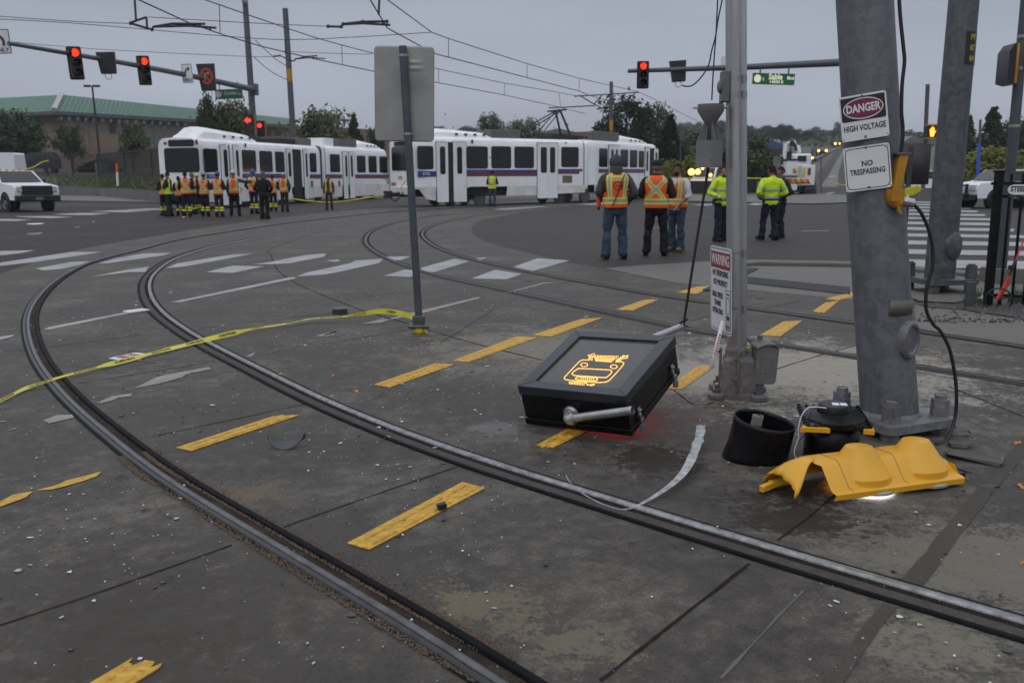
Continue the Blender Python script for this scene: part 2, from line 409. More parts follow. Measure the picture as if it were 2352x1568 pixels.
# track slab with its curved edges
sl_l = [(0, 630), (55, 611), (113, 590), (205, 568), (342, 545), (478, 522), (600, 505), (760, 487), (900, 476), (1060, 468), (1260, 460), (1400, 455)]
sl_r = [(1480, 458), (1380, 466), (1280, 478), (1203, 488), (1118, 504), (1090, 514), (1083, 523), (1087, 539), (1108, 552), (1137, 563), (1215, 582), (1293, 602), (1387, 617), (1560, 634), (1725, 622), (2090, 624), (2352, 645), (2600, 660)]
P_l = [at(*p) for p in sl_l]; P_r = [at(*p) for p in sl_r]
poly = [(-16, -1), (-16, P_l[0].y)] + [(p.x, p.y) for p in P_l] + [(p.x, p.y) for p in P_r] + [(16, P_r[-1].y), (16, -1)]
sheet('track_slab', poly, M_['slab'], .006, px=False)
# pavement apron between slab and kerb, kerb, far pavements
sheet('pavement', [(1387, 617), (1480, 610), (1630, 601), (1720, 612), (1800, 613), (1952, 615), (2090, 626), (2210, 636), (2352, 650), (2700, 690), (2700, 740), (2352, 690), (2200, 672), (1960, 690), (1720, 668), (1560, 652)], M_['apron'], .010)
sheet('side_pavement', [(2102, 700), (2200, 712), (2352, 738), (2700, 800), (2700, 870), (2352, 800), (2102, 755)], M_['apron'], .010)
def kerb(name, pts, w, h, mat, bev=.02):
    pts = [Vector(p) for p in pts]; mb = MB(); n = len(pts)
    prof = [(0, 0), (0, h - bev), (bev, h), (w - bev, h), (w, h - bev), (w, 0)]
    def fn(u, v):
        i = round(v * (n - 1)); t = (pts[min(i + 1, n - 1)] - pts[max(i - 1, 0)]); t.z = 0; t.normalize(); s = Vector((-t.y, t.x, 0))
        a, b = prof[round(u * 5)]; q = pts[i] + s * a; return (q.x, q.y, gz(q.y) + b - .03)
    mb.grid(fn, 5, n - 1, smooth=False)
    e0 = [fn(k / 5, 0) for k in range(6)]; e1 = [fn(k / 5, 1) for k in range(6)]
    mb.add(e0, [tuple(range(6))], 0, False); mb.add(e1, [tuple(reversed(range(6)))], 0, False)
    return mb.build(name, mat)
ku = crom([at(1690, 618), at(1740, 611), at(1800, 612), at(1952, 615), at(2090, 626), at(2200, 636), at(2352, 650), at(2700, 690)], 4)
tag(kerb('kerb', ku, .36, .11, M_['apron']), kind='structure')
kf = [at(-200, 461), at(100, 464), at(300, 467), at(420, 468)]
tag(kerb('far_kerb', kf, .4, .16, M_['apron']), kind='structure')
sheet('far_pavement', [(-250, 460), (100, 463), (300, 466.3), (420, 467), (420, 458), (230, 452), (-250, 446)], M_['apron'], .09)
sheet('far_right_pavement', [(1500, 462), (1700, 466), (1860, 470), (2000, 465), (2000, 452), (1880, 446), (1820, 449), (1700, 452), (1500, 449)], M_['apron'], .05)
# dark studded tactile pads
M_['pad'] = pm('tactile_pad', (.034, .032, .036), .6, var=.3, vs=18)
def pad(name, quad, nu, nv, label):
    q = [at(*p, .012) for p in quad]; mb = MB()
    bil = lambda u, v: q[0].lerp(q[1], u).lerp(q[3].lerp(q[2], u), v)
    top = [p + Vector((0, 0, .012)) for p in q]
    mb.add(q + top, [(4, 5, 6, 7), (0, 1, 5, 4), (1, 2, 6, 5), (2, 3, 7, 6), (3, 0, 4, 7)], 0, False)
    for i in range(nu):
        for j in range(nv):
            p = bil((i + .5) / nu, (j + .5) / nv); mb.lathe([(.022, .011), (.016, .019), (0, .019)], Matrix.Translation(p), 6)
    return tag(mb.build(name, M_['pad']), label, 'tactile pad', 'dark tactile pads by the kerb')
pad('tactile_pad', [(1717, 651), (1952, 677), (1952, 661), (1717, 637)], 34, 8, 'dark studded tactile pad on the concrete between the silver pole and the big pole')
pad('tactile_pad', [(1613, 667), (1637, 668), (1742, 618), (1722, 617)], 5, 26, 'dark studded tactile pad running back beside the silver pole to the kerb end')
pad('tactile_pad', [(2196, 634), (2352, 648), (2352, 640), (2196, 626)], 24, 6, 'dark studded tactile pad behind the second galvanised pole and the fence')

# joints in the slab
def line_strip(mb, pts, w, z, m=0, jit=0.0, seed=0):
    r = random.Random(seed); pts = resample([Vector((p.x, p.y, 0)) for p in pts], .12 if jit else .5); L, Rr = [], []
    for i, p in enumerate(pts):
        t = (pts[min(i + 1, len(pts) - 1)] - pts[max(i - 1, 0)]).normalized(); s = Vector((-t.y, t.x, 0))
        a = w / 2 * (1 + r.uniform(-jit, jit)); b = w / 2 * (1 + r.uniform(-jit, jit))
        for k, q in ((0, p + s * a), (1, p - s * b)): (L if k == 0 else Rr).append((q.x, q.y, gz(q.y) + z))
    n = len(L)
    mb.add(L + Rr, [(n + i, n + i + 1, i + 1, i) for i in range(n - 1)], m, False)
mb = MB(); k = 0
for pts, w in [([(0, 1440), (240, 1360), (533, 1255)], .014), ([(651, 1214), (830, 1150), (1052, 1074)], .014), ([(1379, 1568), (1560, 1425), (1721, 1298)], .02),
               ([(1785, 1244), (1850, 1196), (1921, 1137)], .016), ([c3(320, 595), c3(900, 545)], .014), ([c3(320, 910), c3(960, 825)], .014), ([c3(520, 1155), c3(1400, 1015)], .016),
               ([c3(0, 1227), c3(310, 1190)], .016), ([c3(1060, 1505), c3(2050, 1295)], .016), ([c3(1350, 780), c3(2230, 680)], .016), ([c3(0, 935), c3(190, 930)], .014),
               ([c3(2190, 115), c3(1840, 240), c3(1825, 290), c3(1860, 380), c3(1950, 455), c3(2100, 530), c3(2352, 630), c3b(240, 585), c3b(430, 640), c3b(620, 700), c3b(960, 795), c3b(1280, 872)], .022),
               ([c3b(0, 775), c3b(520, 690)], .016), ([c3b(650, 612), c3b(1000, 575)], .014), ([c3b(100, 520), c3b(480, 465)], .014),
               ([(1560, 664), (1620, 669), (1760, 690)], .016), ([cr_(600, 650), cr_(840, 600)], .014), ([cr_(650, 1070), cr_(1000, 960)], .016), ([cr_(90, 740), cr_(240, 700)], .014), ([cr_(1080, 940), cr_(1215, 900)], .014),
               ([(1500, 855), (1590, 930), (1640, 925)], .014), ([(2180, 890), (2352, 960)], .016), ([cr_(1620, 750), cr_(1850, 690)], .014), ([(1130, 715), (1010, 790)], .010)]:
    q = crom([at(*p) for p in pts], 6); line_strip(mb, q, w * .58, .010, 0, .45, k); k += 1
tag(mb.build('slab_joint', M_['joint']), kind='structure')
mb = MB()
for pts, w in [([(1880, 1620), (1962, 1500), (2044, 1392)], .05), ([(2092, 1345), (2165, 1253), (2243, 1155), (2300, 1086), (2365, 1010), (2450, 920)], .075)]:
    line_strip(mb, crom([at(*p) for p in pts], 5), w, .009, 0, .12, 5)
tag(mb.build('slab_sealant', M_['sealant']), kind='structure')
# hairline scratches and a skid mark in the concrete
M_['scratch'] = stained('scratched_concrete', (.06, .056, .05), (.085, .08, .072), (.12, .112, .10), s1=5, s2=30, s3=200)
mb = MB()
for pts, w in [([c3(1640, 985), c3(2000, 900), c3(2350, 806)], .02), ([c3b(1000, 515), c3b(1140, 548)], .018), ([c3b(1170, 552), c3b(1330, 587)], .016), ([c3b(1650, 655), c3b(1810, 690)], .014), ([c3b(1860, 697), c3b(1930, 708)], .02),
               ([(2105, 855), (2230, 880), (2352, 905)], .012), ([(2120, 838), (2180, 852), (2260, 868)], .016), ([(1654, 1562), (1760, 1450), (1845, 1360)], .011), ([c3b(420, 512), c3b(600, 565)], .014), ([c3b(930, 612), c3b(1280, 690)], .010), ([c3b(0, 430), c3b(270, 480)], .016)]:
    line_strip(mb, crom([at(*p) for p in pts], 4), w, .0085, 0, .8, len(pts) + int(w * 999))
tag(mb.build('slab_scratch', M_['scratch']), kind='structure')

# white crossing markings
cw = [[c3(0, 262), c3(237, 256), c3(150, 275), c3(0, 292)], [c3(0, 340), c3(480, 268), c3(690, 268), c3(250, 335), c3(0, 363)],
      [c3(240, 380), c3(480, 335), c3(610, 330), c3(585, 345), c3(400, 385), c3(290, 392)], [c3(660, 345), c3(790, 310), c3(960, 278), c3(1150, 276), c3(1100, 292), c3(720, 345)],
      [c3(590, 440), c3(870, 385), c3(1000, 368), c3(980, 402), c3(860, 405)], [c3(1110, 380), c3(1190, 345), c3(1560, 285), c3(1700, 280), c3(1600, 300), c3(1250, 365)],
      [c3(1380, 405), c3(1560, 360), c3(1780, 365), c3(1560, 410)], [c3(1690, 352), c3(1820, 335), c3(1900, 318), c3(2050, 290), c3(2190, 278), c3(2180, 300), c3(1950, 345), c3(1850, 350)],
      [c3(2190, 325), c3(2270, 318), c3(2290, 330), c3(2240, 335)],
      [c3(1145, 608), c3(1960, 437), c3(1995, 446), c3(1210, 607)], [c3(1990, 435), c3(2060, 408), c3(2350, 345), c3b(180, 285), c3b(340, 275), c3b(320, 300), c3b(120, 345), c3b(0, 368), c3(2030, 432)],
      [c3(290, 795), c3(330, 775), c3(860, 672), c3(885, 680), c3(340, 790)], [c3(0, 840), c3(105, 825), c3(70, 845), c3(0, 862)],
      [c3b(360, 262), c3b(505, 260), c3b(440, 285), c3b(375, 280)], [c3b(345, 375), c3b(470, 340), c3b(555, 343), c3b(545, 365), c3b(500, 383)], [c3b(560, 330), c3b(760, 275), c3b(850, 290), c3b(640, 355), c3b(575, 345)],
      [c3b(860, 392), c3b(1000, 340), c3b(1160, 365), c3b(1070, 395)], [c3b(1100, 325), c3b(1250, 272), c3b(1440, 285), c3b(1220, 348)], [c3b(885, 272), c3b(955, 265), c3b(910, 286)]]
sheets('crosswalk_marking', cw, M_['paint'], .0105)
sheets('lane_marking', [[c3b(1060, 475), c3b(1280, 417), c3b(1400, 413), c3b(1290, 422), c3b(1100, 470)], [c3b(480, 600), c3b(900, 500), c3b(915, 508), c3b(560, 600), c3b(400, 632), c3b(375, 630)], [c3b(215, 660), c3b(330, 630), c3b(385, 632), c3b(330, 652)],
    [c3b(0, 735), c3b(0, 722), c3b(70, 700), c3b(58, 722)], [c3(900, 1190), c3(1060, 1110), c3(1230, 1075), c3(1400, 1045), c3(1422, 1058), c3(1250, 1095), c3(1225, 1115), c3(1080, 1155)],
    [c3(650, 1285), c3(760, 1240), c3(890, 1222), c3(880, 1243), c3(800, 1250), c3(760, 1270), c3(680, 1290)], [c3(290, 1405), c3(380, 1370), c3(485, 1366), c3(500, 1385), c3(380, 1415), c3(330, 1425)], [c3(40, 1475), c3(125, 1450), c3(100, 1465)],
    [c3(1650, 975), c3(1700, 950), c3(1720, 945), c3(1690, 975)], [c3(2120, 835), c3(2260, 800), c3(2265, 812), c3(2160, 838)]], M_['cream'], .0105)
sheets('stop_line', [[(-40, 503), (20, 503.5), (75, 505), (40, 508), (-40, 507.5)], [(35, 497.5), (110, 496.5), (170, 499), (120, 501.5), (45, 499)], [(120, 492), (190, 489.5), (255, 490), (210, 494.5), (150, 494)],
    [(205, 486), (260, 483.5), (330, 482), (345, 484), (290, 488)], [(285, 482), (340, 479), (380, 479), (378, 482.5), (320, 484)]], M_['paint'], .008)
# far markings in front of the trams and behind the men
sheets('lane_dash', [[(1130, 481), (1235, 474), (1262, 475), (1165, 483)], [(1325, 470.5), (1400, 464), (1440, 464.5), (1375, 471.5)], [(1505, 472), (1560, 468), (1575, 470), (1520, 473.5)], [(1586, 471), (1668, 467), (1680, 470), (1620, 473)], [(1716, 470), (1745, 464), (1765, 466), (1740, 472)]], M_['paint'], .011)
sheets('yellow_dash', [[(1500, 523), (1560, 521.5), (1560, 523), (1500, 525)], [(1840, 531), (1905, 530), (1905, 532), (1840, 533)], [c3(180, 142), c3(290, 135), c3(270, 150), c3(190, 152)], [c3(490, 100), c3(540, 95), c3(525, 106)], [c3(610, 62), c3(640, 58), c3(630, 70)]], M_['road_yellow'], .011)
# crosswalk bars on the right, seen between the poles
bars = []
yy = [(463, 465.5), (468.5, 471.5), (474.5, 478), (481.5, 485.5), (489.5, 494), (498.5, 503.5), (509, 515), (521.5, 528), (536, 543), (552, 561), (572, 583), (595, 613)]
for a, b in yy:
    k = (a - 463) / 130
    xl = lerp(2085, 1960, k); xr = lerp(2208, 2480, k)
    bars.append([(xl, b), (xl + 4, a), (xr, a + 2 + 6 * k), (xr - 3, b + 2 + 6 * k)])
sheets('crosswalk_bar', bars, M_['paint'], .011)
# street markings up the hill
sheets('hill_marking', [[(1895, 446), (1912, 442), (1918, 443), (1902, 447)], [(1905, 405), (1921, 404), (1922, 406), (1906, 407.5)]], M_['paint'], .03)

# ---------------------------------------------------------------- rails
M_['rail'] = pm('worn_rail_steel', (.032, .031, .031), .4, metal=.3, var=.5, vs=12, bump=.1, bs=60, spec=.5)
M_['railshine'] = pm('polished_rail_steel', (.26, .26, .255), .32, metal=.6, var=.5, vs=20, bump=.15, bs=90)
M_['railtop'] = pm('rail_running_top', (.105, .104, .104), .34, metal=.5, var=.4, vs=14)
M_['railrust'] = stained('rusty_rail_flange', (.040, .033, .031), (.066, .056, .053), (.095, .08, .074), s1=3, s2=18, s3=120, rlo=.45, rhi=.8, grain=.4, spec=.08)
M_['boot'] = pm('rail_boot_rubber', (.009, .0095, .0105), .5, var=.35, vs=10, bump=.1, bs=50, spec=.03)
M_['flangeway'] = stained('flangeway_grit', (.018, .015, .012), (.036, .030, .023), (.075, .062, .046), s1=3, s2=25, s3=160, rlo=.7, rhi=.95, grain=.6, bump=.8, spec=.05)
def track_rail(name, pxs, prof, label, cat, group, z=.006, step=.18):
    """sweep strips across the rail: prof = (offset0, offset1, height, crown, material) from left to right of the travel direction"""
    ctr = resample(crom([Vector((q.x, q.y, 0)) for q in [at(*p) for p in pxs]], 10), step); n = len(ctr)
    for _ in range(14): ctr = [ctr[0]] + [(ctr[i - 1] + ctr[i] * 2 + ctr[i + 1]) / 4 for i in range(1, n - 1)] + [ctr[-1]]
    nrm = []
    for i in range(n):
        t = (ctr[min(i + 1, n - 1)] - ctr[max(i - 1, 0)]).normalized(); nrm.append(Vector((-t.y, t.x, 0)))
    root = thing(name, label, cat, tuple(G2(ctr[0].x, ctr[0].y)), group=group)
    for nm, a, b, h, crown, mat in prof:
        sec = [(a, -.004), (a + (b - a) * .03, h * .75), (a + (b - a) * .16, h + crown * .75), (a + (b - a) * .5, h + crown), (a + (b - a) * .84, h + crown * .75), (a + (b - a) * .97, h * .75), (b, -.004)] if h > .006 else [(a, h), (b, h)]
        k = len(sec) - 1
        def fn(u, v):
            i = round(v * (n - 1)); o, hh = sec[round(u * k)]; p = ctr[i] - nrm[i] * o
            return (p.x, p.y, gz(p.y) + z + hh)
        m = MB(); m.grid(fn, k, n - 1)
        if m.f:
            m.build(nm, mat, root, angle=50, world=True)
    return root
A1 = [(1210, 1620), (1128, 1552), (974, 1465), (820, 1373), (667, 1281), (513, 1188), (354, 1091), (239, 994), (191, 957), (137, 901), (106, 864), (79, 820), (65, 775), (61.5, 741), (68, 713), (82, 690), (102.5, 666), (137, 638), (191, 609), (249, 591), (307.6, 577), (383, 556.5), (444, 545), (547, 529), (650, 514), (780, 499), (900, 487), (1050, 478), (1250, 468)]
A2 = [(2600, 1510), (2352, 1431), (2121, 1372), (1916, 1311), (1711, 1249), (1506, 1184), (1302, 1124), (1189, 1090), (1052, 1044), (916, 996), (804, 949), (731, 919), (649, 877), (547, 826), (461, 782), (410, 749), (376, 724), (352, 696), (342, 672), (341, 652), (348, 635), (369, 614.6), (393, 599), (427, 586), (478, 570), (547, 556), (649, 537), (760, 519), (900, 503), (1060, 489), (1250, 476)]
B1 = [(2700, 940), (2352, 883.6), (2102, 845), (1963, 823), (1823, 799), (1717, 783), (1649, 773), (1528, 750), (1411, 723), (1294, 699), (1176, 672), (1098, 656), (1020, 639), (942, 616), (903, 601.6), (864, 583), (840, 564), (836, 551), (846, 535), (875, 521), (910, 511), (985, 498), (1090, 485), (1250, 471)]
B2 = [(2700, 853), (2352, 796.6), (2109, 762.4), (1959, 743), (1823, 722.5), (1717, 709), (1633, 697), (1489, 675.7), (1372, 654), (1255, 632.6), (1177, 617), (1099, 599.5), (1044.5, 584), (1001.6, 566), (978, 548.6), (972, 537), (982, 525), (1005, 515.5), (1060, 502), (1140, 490), (1300, 474)]
grp = 'embedded tram rails'
track_rail('track_rail', A1, [('rail_bed', -.062, .118, .003, 0, M_['flangeway']), ('rail_boot', -.061, -.047, .006, .002, M_['boot']), ('rail_head', -.044, -.012, .012, .003, M_['rail']), ('rail_lip', -.009, .028, .011, .003, M_['railtop']), ('guard_rail', .074, .114, .014, .006, M_['boot'])],
           'dull grey rail with a black guard, curving from the bottom edge round the left', 'rail', grp)
track_rail('track_rail', A2, [('rail_bed', -.152, .06, .003, 0, M_['joint']), ('rail_boot', -.150, -.118, .009, .002, M_['boot']), ('rail_flange', -.116, -.050, .007, .002, M_['railrust']), ('rail_head', -.010, .038, .014, .002, M_['railshine']), ('rail_edge', .042, .066, .006, .001, M_['boot'])],
           'bright wet rail running past the fallen sign box and curving back at the left', 'rail', grp)
track_rail('track_rail', B1, [('rail_bed', -.08, .12, .003, 0, M_['joint']), ('rail_head', .0, .07, .009, .003, M_['rail']), ('guard_rail', -.075, -.035, .008, .002, M_['railrust'])],
           'rail of the farther track nearer the sign box, curving behind the leaning sign post', 'rail', grp, step=.25)
track_rail('track_rail', B2, [('rail_bed', -.12, .08, .003, 0, M_['joint']), ('rail_head', -.07, .0, .009, .003, M_['rail']), ('guard_rail', .035, .075, .008, .002, M_['railrust'])],
           'innermost rail of the farther track, closest to the standing men', 'rail', grp, step=.25)
# ================================================================ near things
ce = lambda x, y: (x / 3.0425 + 1579.1, y / 3.0425 + 775.2)     # helpers that turn crop readings into view coordinates
cb = lambda x, y: (x / 3.901 + 1119.7, y / 3.901 + 717.8)
c2 = lambda x, y: ((3300 + x / 2.24) / 1.7415, (600 + y / 2.24) / 1.7415)
def plane_pt(px, py, p0, n):
    d = ray(px, py); o = Vector((0, 0, CAMH)); t = (Vector(p0) - o).dot(n) / d.dot(n); return o + d * t
def pole_r(x0, x1, y, Y):                             # true radius: a round pole off the lens axis looks stretched
    m = P((x0 + x1) / 2, y, Y); return (P(x1, y, Y) - P(x0, y, Y)).length / 2 * Y / math.hypot(m.x, Y)
def hexnut(mb, M, r, h, m=0):
    mb.prism([(r * math.cos(R(60 * k)), r * math.sin(R(60 * k))) for k in range(6)], 0, h, M, m)
T = Matrix.Translation
# ---- yellow tactile strips set in the slab
def strip(quad, label, seed, torn0=0, torn1=0):
    q = [at(*p, .008) for p in quad]                  # a, b along one edge, c, d back along the other
    ctr = sum(q, Vector()) / 4
    root = thing('tactile_strip', label, 'tactile strip', tuple(ctr), group='yellow tactile strips in the concrete')
    bil = lambda u, v, h=0: q[0].lerp(q[1], u).lerp(q[3].lerp(q[2], u), v) + Vector((0, 0, h))
    L = ((q[1] - q[0]).length + (q[2] - q[3]).length) / 2; W = ((q[3] - q[0]).length + (q[2] - q[1]).length) / 2
    r = random.Random(seed); n = 10; a = []; b = []
    for k in range(n + 1):
        a.append((torn0 * r.uniform(-.6, 1) / L if torn0 else 0, k / n)); b.append((1 - (torn1 * r.uniform(-.6, 1) / L if torn1 else 0), k / n))
    ol = [bil(u, v) for u, v in a] + [bil(u, v) for u, v in reversed(b)]
    nn = len(ol); mb = MB(); up = Vector((0, 0, .005))
    mb.add([p + up for p in ol], [tuple(range(nn))], 0, False)
    mb.add(ol + [p + up for p in ol], [(i, nn + i, nn + (i + 1) % nn, (i + 1) % nn) for i in range(nn)], 0, False)
    me = mb
    nb = max(2, round(L / .23))
    for j, v in enumerate((.26, .74)):
        for i in range(nb):
            sh = (.35 if j else 0) / nb
            u0, u1 = (i + .06 + sh * .6) / nb, (i + .94 + sh * .6) / nb
            u0 = max(u0, .03 + abs(torn0) / L); u1 = min(u1, .97 - abs(torn1) / L)
            if u1 - u0 < .04: continue
            c0, c1 = bil(u0, v, .005), bil(u1, v, .005)
            d = (c1 - c0).normalized(); s = Vector((-d.y, d.x, 0)); hw = W * .115
            pts = []
            for k in range(7): w = R(90 + 30 * k); pts.append((math.cos(w), math.sin(w)))
            lo = [c0 + d * hw * (x + .9) + s * hw * y for x, y in pts] + [c1 + d * hw * (-x - .9) + s * hw * (-y) for x, y in pts]
            c = (c0 + c1) / 2
            hi = [p + (c - p).normalized() * hw * .45 + Vector((0, 0, .005)) for p in lo]; m_ = len(lo)
            me.add(lo + hi, [(k, (k + 1) % m_, m_ + (k + 1) % m_, m_ + k) for k in range(m_)], 0, True)
            me.add(hi, [tuple(range(m_))], 0, False)
    o = me.build('strip_plate', M_['yellowbar'], root, angle=60, world=True)
    bm = bmesh.new(); bm.from_mesh(o.data); bmesh.ops.recalc_face_normals(bm, faces=bm.faces); bm.to_mesh(o.data); bm.free()
    return root
strip([(798, 1248), (1062, 1108), (1113, 1122), (848, 1263)], 'yellow tactile strip with a black stone on it, between the two near rails', 1)
strip([(404, 1029), (633, 955), (690, 953), (440, 1036)], 'yellow tactile strip beside the crescent-shaped grey shard, between the two near rails', 2, .0, .03)
strip([(858, 884), (1000, 835), (1043, 838), (895, 890)], 'worn yellow tactile strip nearest the bright rail in the row behind the box', 3, 0, .02)
strip([(1040, 829), (1185, 774), (1235, 775), (1076, 832)], 'worn yellow tactile strip in the middle of the row left of the sign box', 4, .01, .02)
strip([(1223, 770), (1335, 733), (1385, 730), (1264, 774)], 'broken yellow tactile strip with a lifted flake, behind the sign box near the farther track', 5, .01, .0)
strip([(1415, 711), (1480, 689), (1512, 688), (1452, 714)], 'small yellow tactile strip between the two rails of the farther track', 6, .03, .0)
strip([(1556, 672), (1600, 659), (1640, 657), (1600, 675)], 'small yellow tactile strip beyond the farther track left of the silver pole', 7, .0, .0)
strip([(1231, 1024), (1340, 965), (1392, 968), (1268, 1030)], 'torn yellow tactile strip sticking out from under the front of the sign box', 8, .05, 0)
strip([(1530, 893), (1600, 843), (1645, 838), (1566, 895)], 'yellow tactile strip between the right side of the sign box and the silver pole base', 9, .02, .02)
strip([(1746, 770), (1800, 739), (1842, 737), (1792, 773)], 'yellow tactile strip between the silver pole and the big pole, on the near rail', 10, .02, .0)
strip([(1866, 716), (1895, 696), (1927, 691), (1892, 720)], 'broken short yellow tactile strip by the left edge of the big pole', 11, .05, .01)
strip([(1895, 687), (1955, 672), (1990, 674), (1925, 690)], 'yellow tactile strip partly hidden behind the left edge of the big pole', 12, 0, 0)
strip([(190, 1580), (300, 1515), (372, 1531), (285, 1585)], 'yellow tactile strip cut by the bottom left edge of the picture', 13, 0, .04)
sheets('worn_yellow_marking', [[(0, 1156), (30, 1140), (76, 1132), (60, 1146), (0, 1168)], [(82, 1130), (130, 1118), (150, 1108), (235, 1086), (222, 1098), (180, 1112), (120, 1128)]], M_['yellowbar'], .0105)

# ---- fallen sign box
W_, L_, D_ = .744, .806, .277
Eu = (.30321, -.03698, -.56372)
BM = T((.0848, 5.525, .010)) @ (Matrix.Rotation(Eu[2], 4, 'Z') @ Matrix.Rotation(Eu[1], 4, 'Y') @ Matrix.Rotation(Eu[0], 4, 'X'))
BI = BM.inverted()
def on_box(px, py, axis, val):                        # pixel ray against a face of the box, in box coordinates
    n = BM.to_3x3() @ Vector([1.0 if i == axis else 0 for i in range(3)])
    p0 = BM @ Vector([val if i == axis else 0 for i in range(3)])
    return BI @ plane_pt(px, py, p0, n)
sign = thing('fallen_sign_box', 'black fallen train warning sign box with amber lit tram symbol, lying tilted on the concrete', 'sign box', M=BM)
M_['boxblack'] = pm('sign_box_black', (.006, .006, .007), .3, var=.5, vs=26, bump=.12, bs=140, rvar=.14, spec=.25)
M_['frameblack'] = pm('sign_frame_black', (.022, .024, .030), .36, var=.3, vs=9, bump=.1, bs=120, rvar=.12)
mb = MB()
mb.box((W_ / 2, L_ / 2, .021), (W_ - .004, L_ - .004, .042)); mb.box((W_ / 2, L_ / 2, .128), (W_ - .014, L_ - .014, .156)); mb.box((W_ / 2, L_ / 2, .0455), (W_ - .03, L_ - .03, .02)); mb.box((W_ / 2, L_ / 2, .209), (W_ - .03, L_ - .03, .02))
mb.build('housing', M_['boxblack'], sign, bevel=.003)
fr = .082
mb = MB()
ol = [(0, 0), (W_, 0), (W_, L_), (0, L_)]; il = [(fr, fr), (W_ - fr, fr), (W_ - fr, L_ - fr), (fr, L_ - fr)]
ring(mb, ol, il, .214, D_)
mb.build('door_frame', M_['frameblack'], sign, bevel=.004)
mb = MB()
for a, b in zip(ol, il):
    d = Vector((b[0] - a[0], b[1] - a[1], 0)); mb.tube([Vector((a[0], a[1], D_ + .0003)) + d * .04, Vector((b[0], b[1], D_ + .0003)) - d * .02], .0014, 4)
mb.build('mitre_seam', M_['joint'], sign)
M_['ledface'] = pm('sign_face', (.05, .049, .046), .22, var=.12, vs=4, bump=.03, bs=200)
mb = MB(); mb.box((W_ / 2, L_ / 2, .251), (W_ - 2 * fr + .01, L_ - 2 * fr + .01, .02)); mb.build('display_face', M_['ledface'], sign)
M_['led_amber'] = emis('amber_diode', (1, .48, .08), 3.4)
mb = MB(); dots = set()
def led(pxy):
    p = on_box(*cb(*pxy), 2, .262); k = (round(p.x / .0062), round(p.y / .0062))
    if k in dots: return
    dots.add(k); mb.lathe([(.0030, .261), (.0025, .2645), (0, .2655)], T((p.x, p.y, 0)), 6)
def led_line(pts, st=11.5, close=False):
    pts = [Vector((*p, 0)) for p in pts]
    if close: pts.append(pts[0])
    for q in resample(pts, st): led((q.x, q.y))
def led_fill(quad, nu, nv):
    a, b, c, d = [Vector((*p, 0)) for p in quad]
    for i in range(nu):
        for j in range(nv):
            q = a.lerp(b, i / (nu - 1)).lerp(d.lerp(c, i / (nu - 1)), j / max(1, nv - 1)); led((q.x, q.y))
led_line([(918, 424), (850, 424), (825, 436), (790, 472), (692, 576), (688, 592), (705, 602), (800, 612), (900, 620), (1000, 626), (1066, 621), (1092, 606), (1150, 545), (1215, 470), (1222, 452), (1205, 440), (1165, 437)])
led_line([(815, 500), (950, 505), (1095, 514), (1117, 524), (1108, 543), (1068, 580), (1040, 582), (900, 572), (775, 563), (755, 548), (775, 525)], close=True)
for cx, cy in ((867, 467), (1132, 484)):
    for k in range(12): led((cx + 30 * math.cos(k * .5236), cy + 17 * math.sin(k * .5236)))
led_line([(800, 577), (975, 583), (988, 597), (975, 611), (840, 606), (785, 592)], close=True)
led_fill([(840, 590), (950, 596), (950, 598), (840, 592)], 7, 1)
led_fill([(733, 625), (868, 617), (862, 660), (740, 648)], 10, 4); led_fill([(880, 625), (890, 640), (915, 660), (900, 660)], 4, 2); led_line([(895, 648), (960, 642), (915, 660)])
led_fill([(955, 385), (1170, 392), (1110, 440), (970, 430)], 16, 5); led_fill([(903, 382), (958, 368), (950, 392), (912, 392)], 5, 2); led_fill([(912, 392), (940, 392), (936, 426), (908, 422)], 3, 4)
led_fill([(1165, 416), (1200, 410), (1190, 440), (1158, 440)], 4, 3); led_fill([(1195, 400), (1257, 386), (1253, 406), (1200, 412)], 6, 2); led_line([(1150, 440), (1215, 385), (1255, 392)])
mb.build('diode_symbol', M_['led_amber'], sign)
M_['led_red'] = emis('red_diode_face', (1, .03, .02), 3.2)
mb = MB(); mb.box((W_ * .56, L_ * .42, -.0015), (W_ * .62, L_ * .55, .003)); mb.build('underside_display', M_['led_red'], sign)
# conduit stubs
p0 = on_box(1313, 949, 1, 0); p1 = on_box(1454, 942, 1, -.075)
mb = MB(); a = Vector((p0.x, -.002, p0.z)); e1 = Vector((p0.x, -.072, p0.z + .002)); tip = Vector((p1.x, -.075, p1.z))
mb.lathe([(.052, 0), (.052, .012), (.046, .02), (0, .021)], frame(a + Vector((0, .002, 0)), (1, 0, 0), (0, 0, 1)), 20)
mb.tube(crom([a, a + Vector((.0, -.035, 0)), e1 + Vector((.02, .002, 0)), e1 + Vector((.055, 0, .001))], 4), .034, 14)
d = (tip - e1).normalized()
mb.tube([e1 + d * .045, e1 + d * .065], .037, 14); mb.tube([e1 + d * .06, tip], .0255, 16, cap=False); mb.tube([tip, e1 + d * .06], .0215, 16, cap=False)
mb.build('conduit_arm', M_['alu'], sign, angle=50)
b0 = BI @ P(1480, 784, 6.1); b1 = BI @ P(1569, 749, 6.25)
mb = MB(); d = (b1 - b0).normalized(); mb.tube([b0 - d * .12, b1], .0255, 16, cap=False); mb.tube([b1, b0 - d * .1], .0215, 16, cap=False); mb.build('conduit_arm', M_['alu'], sign)
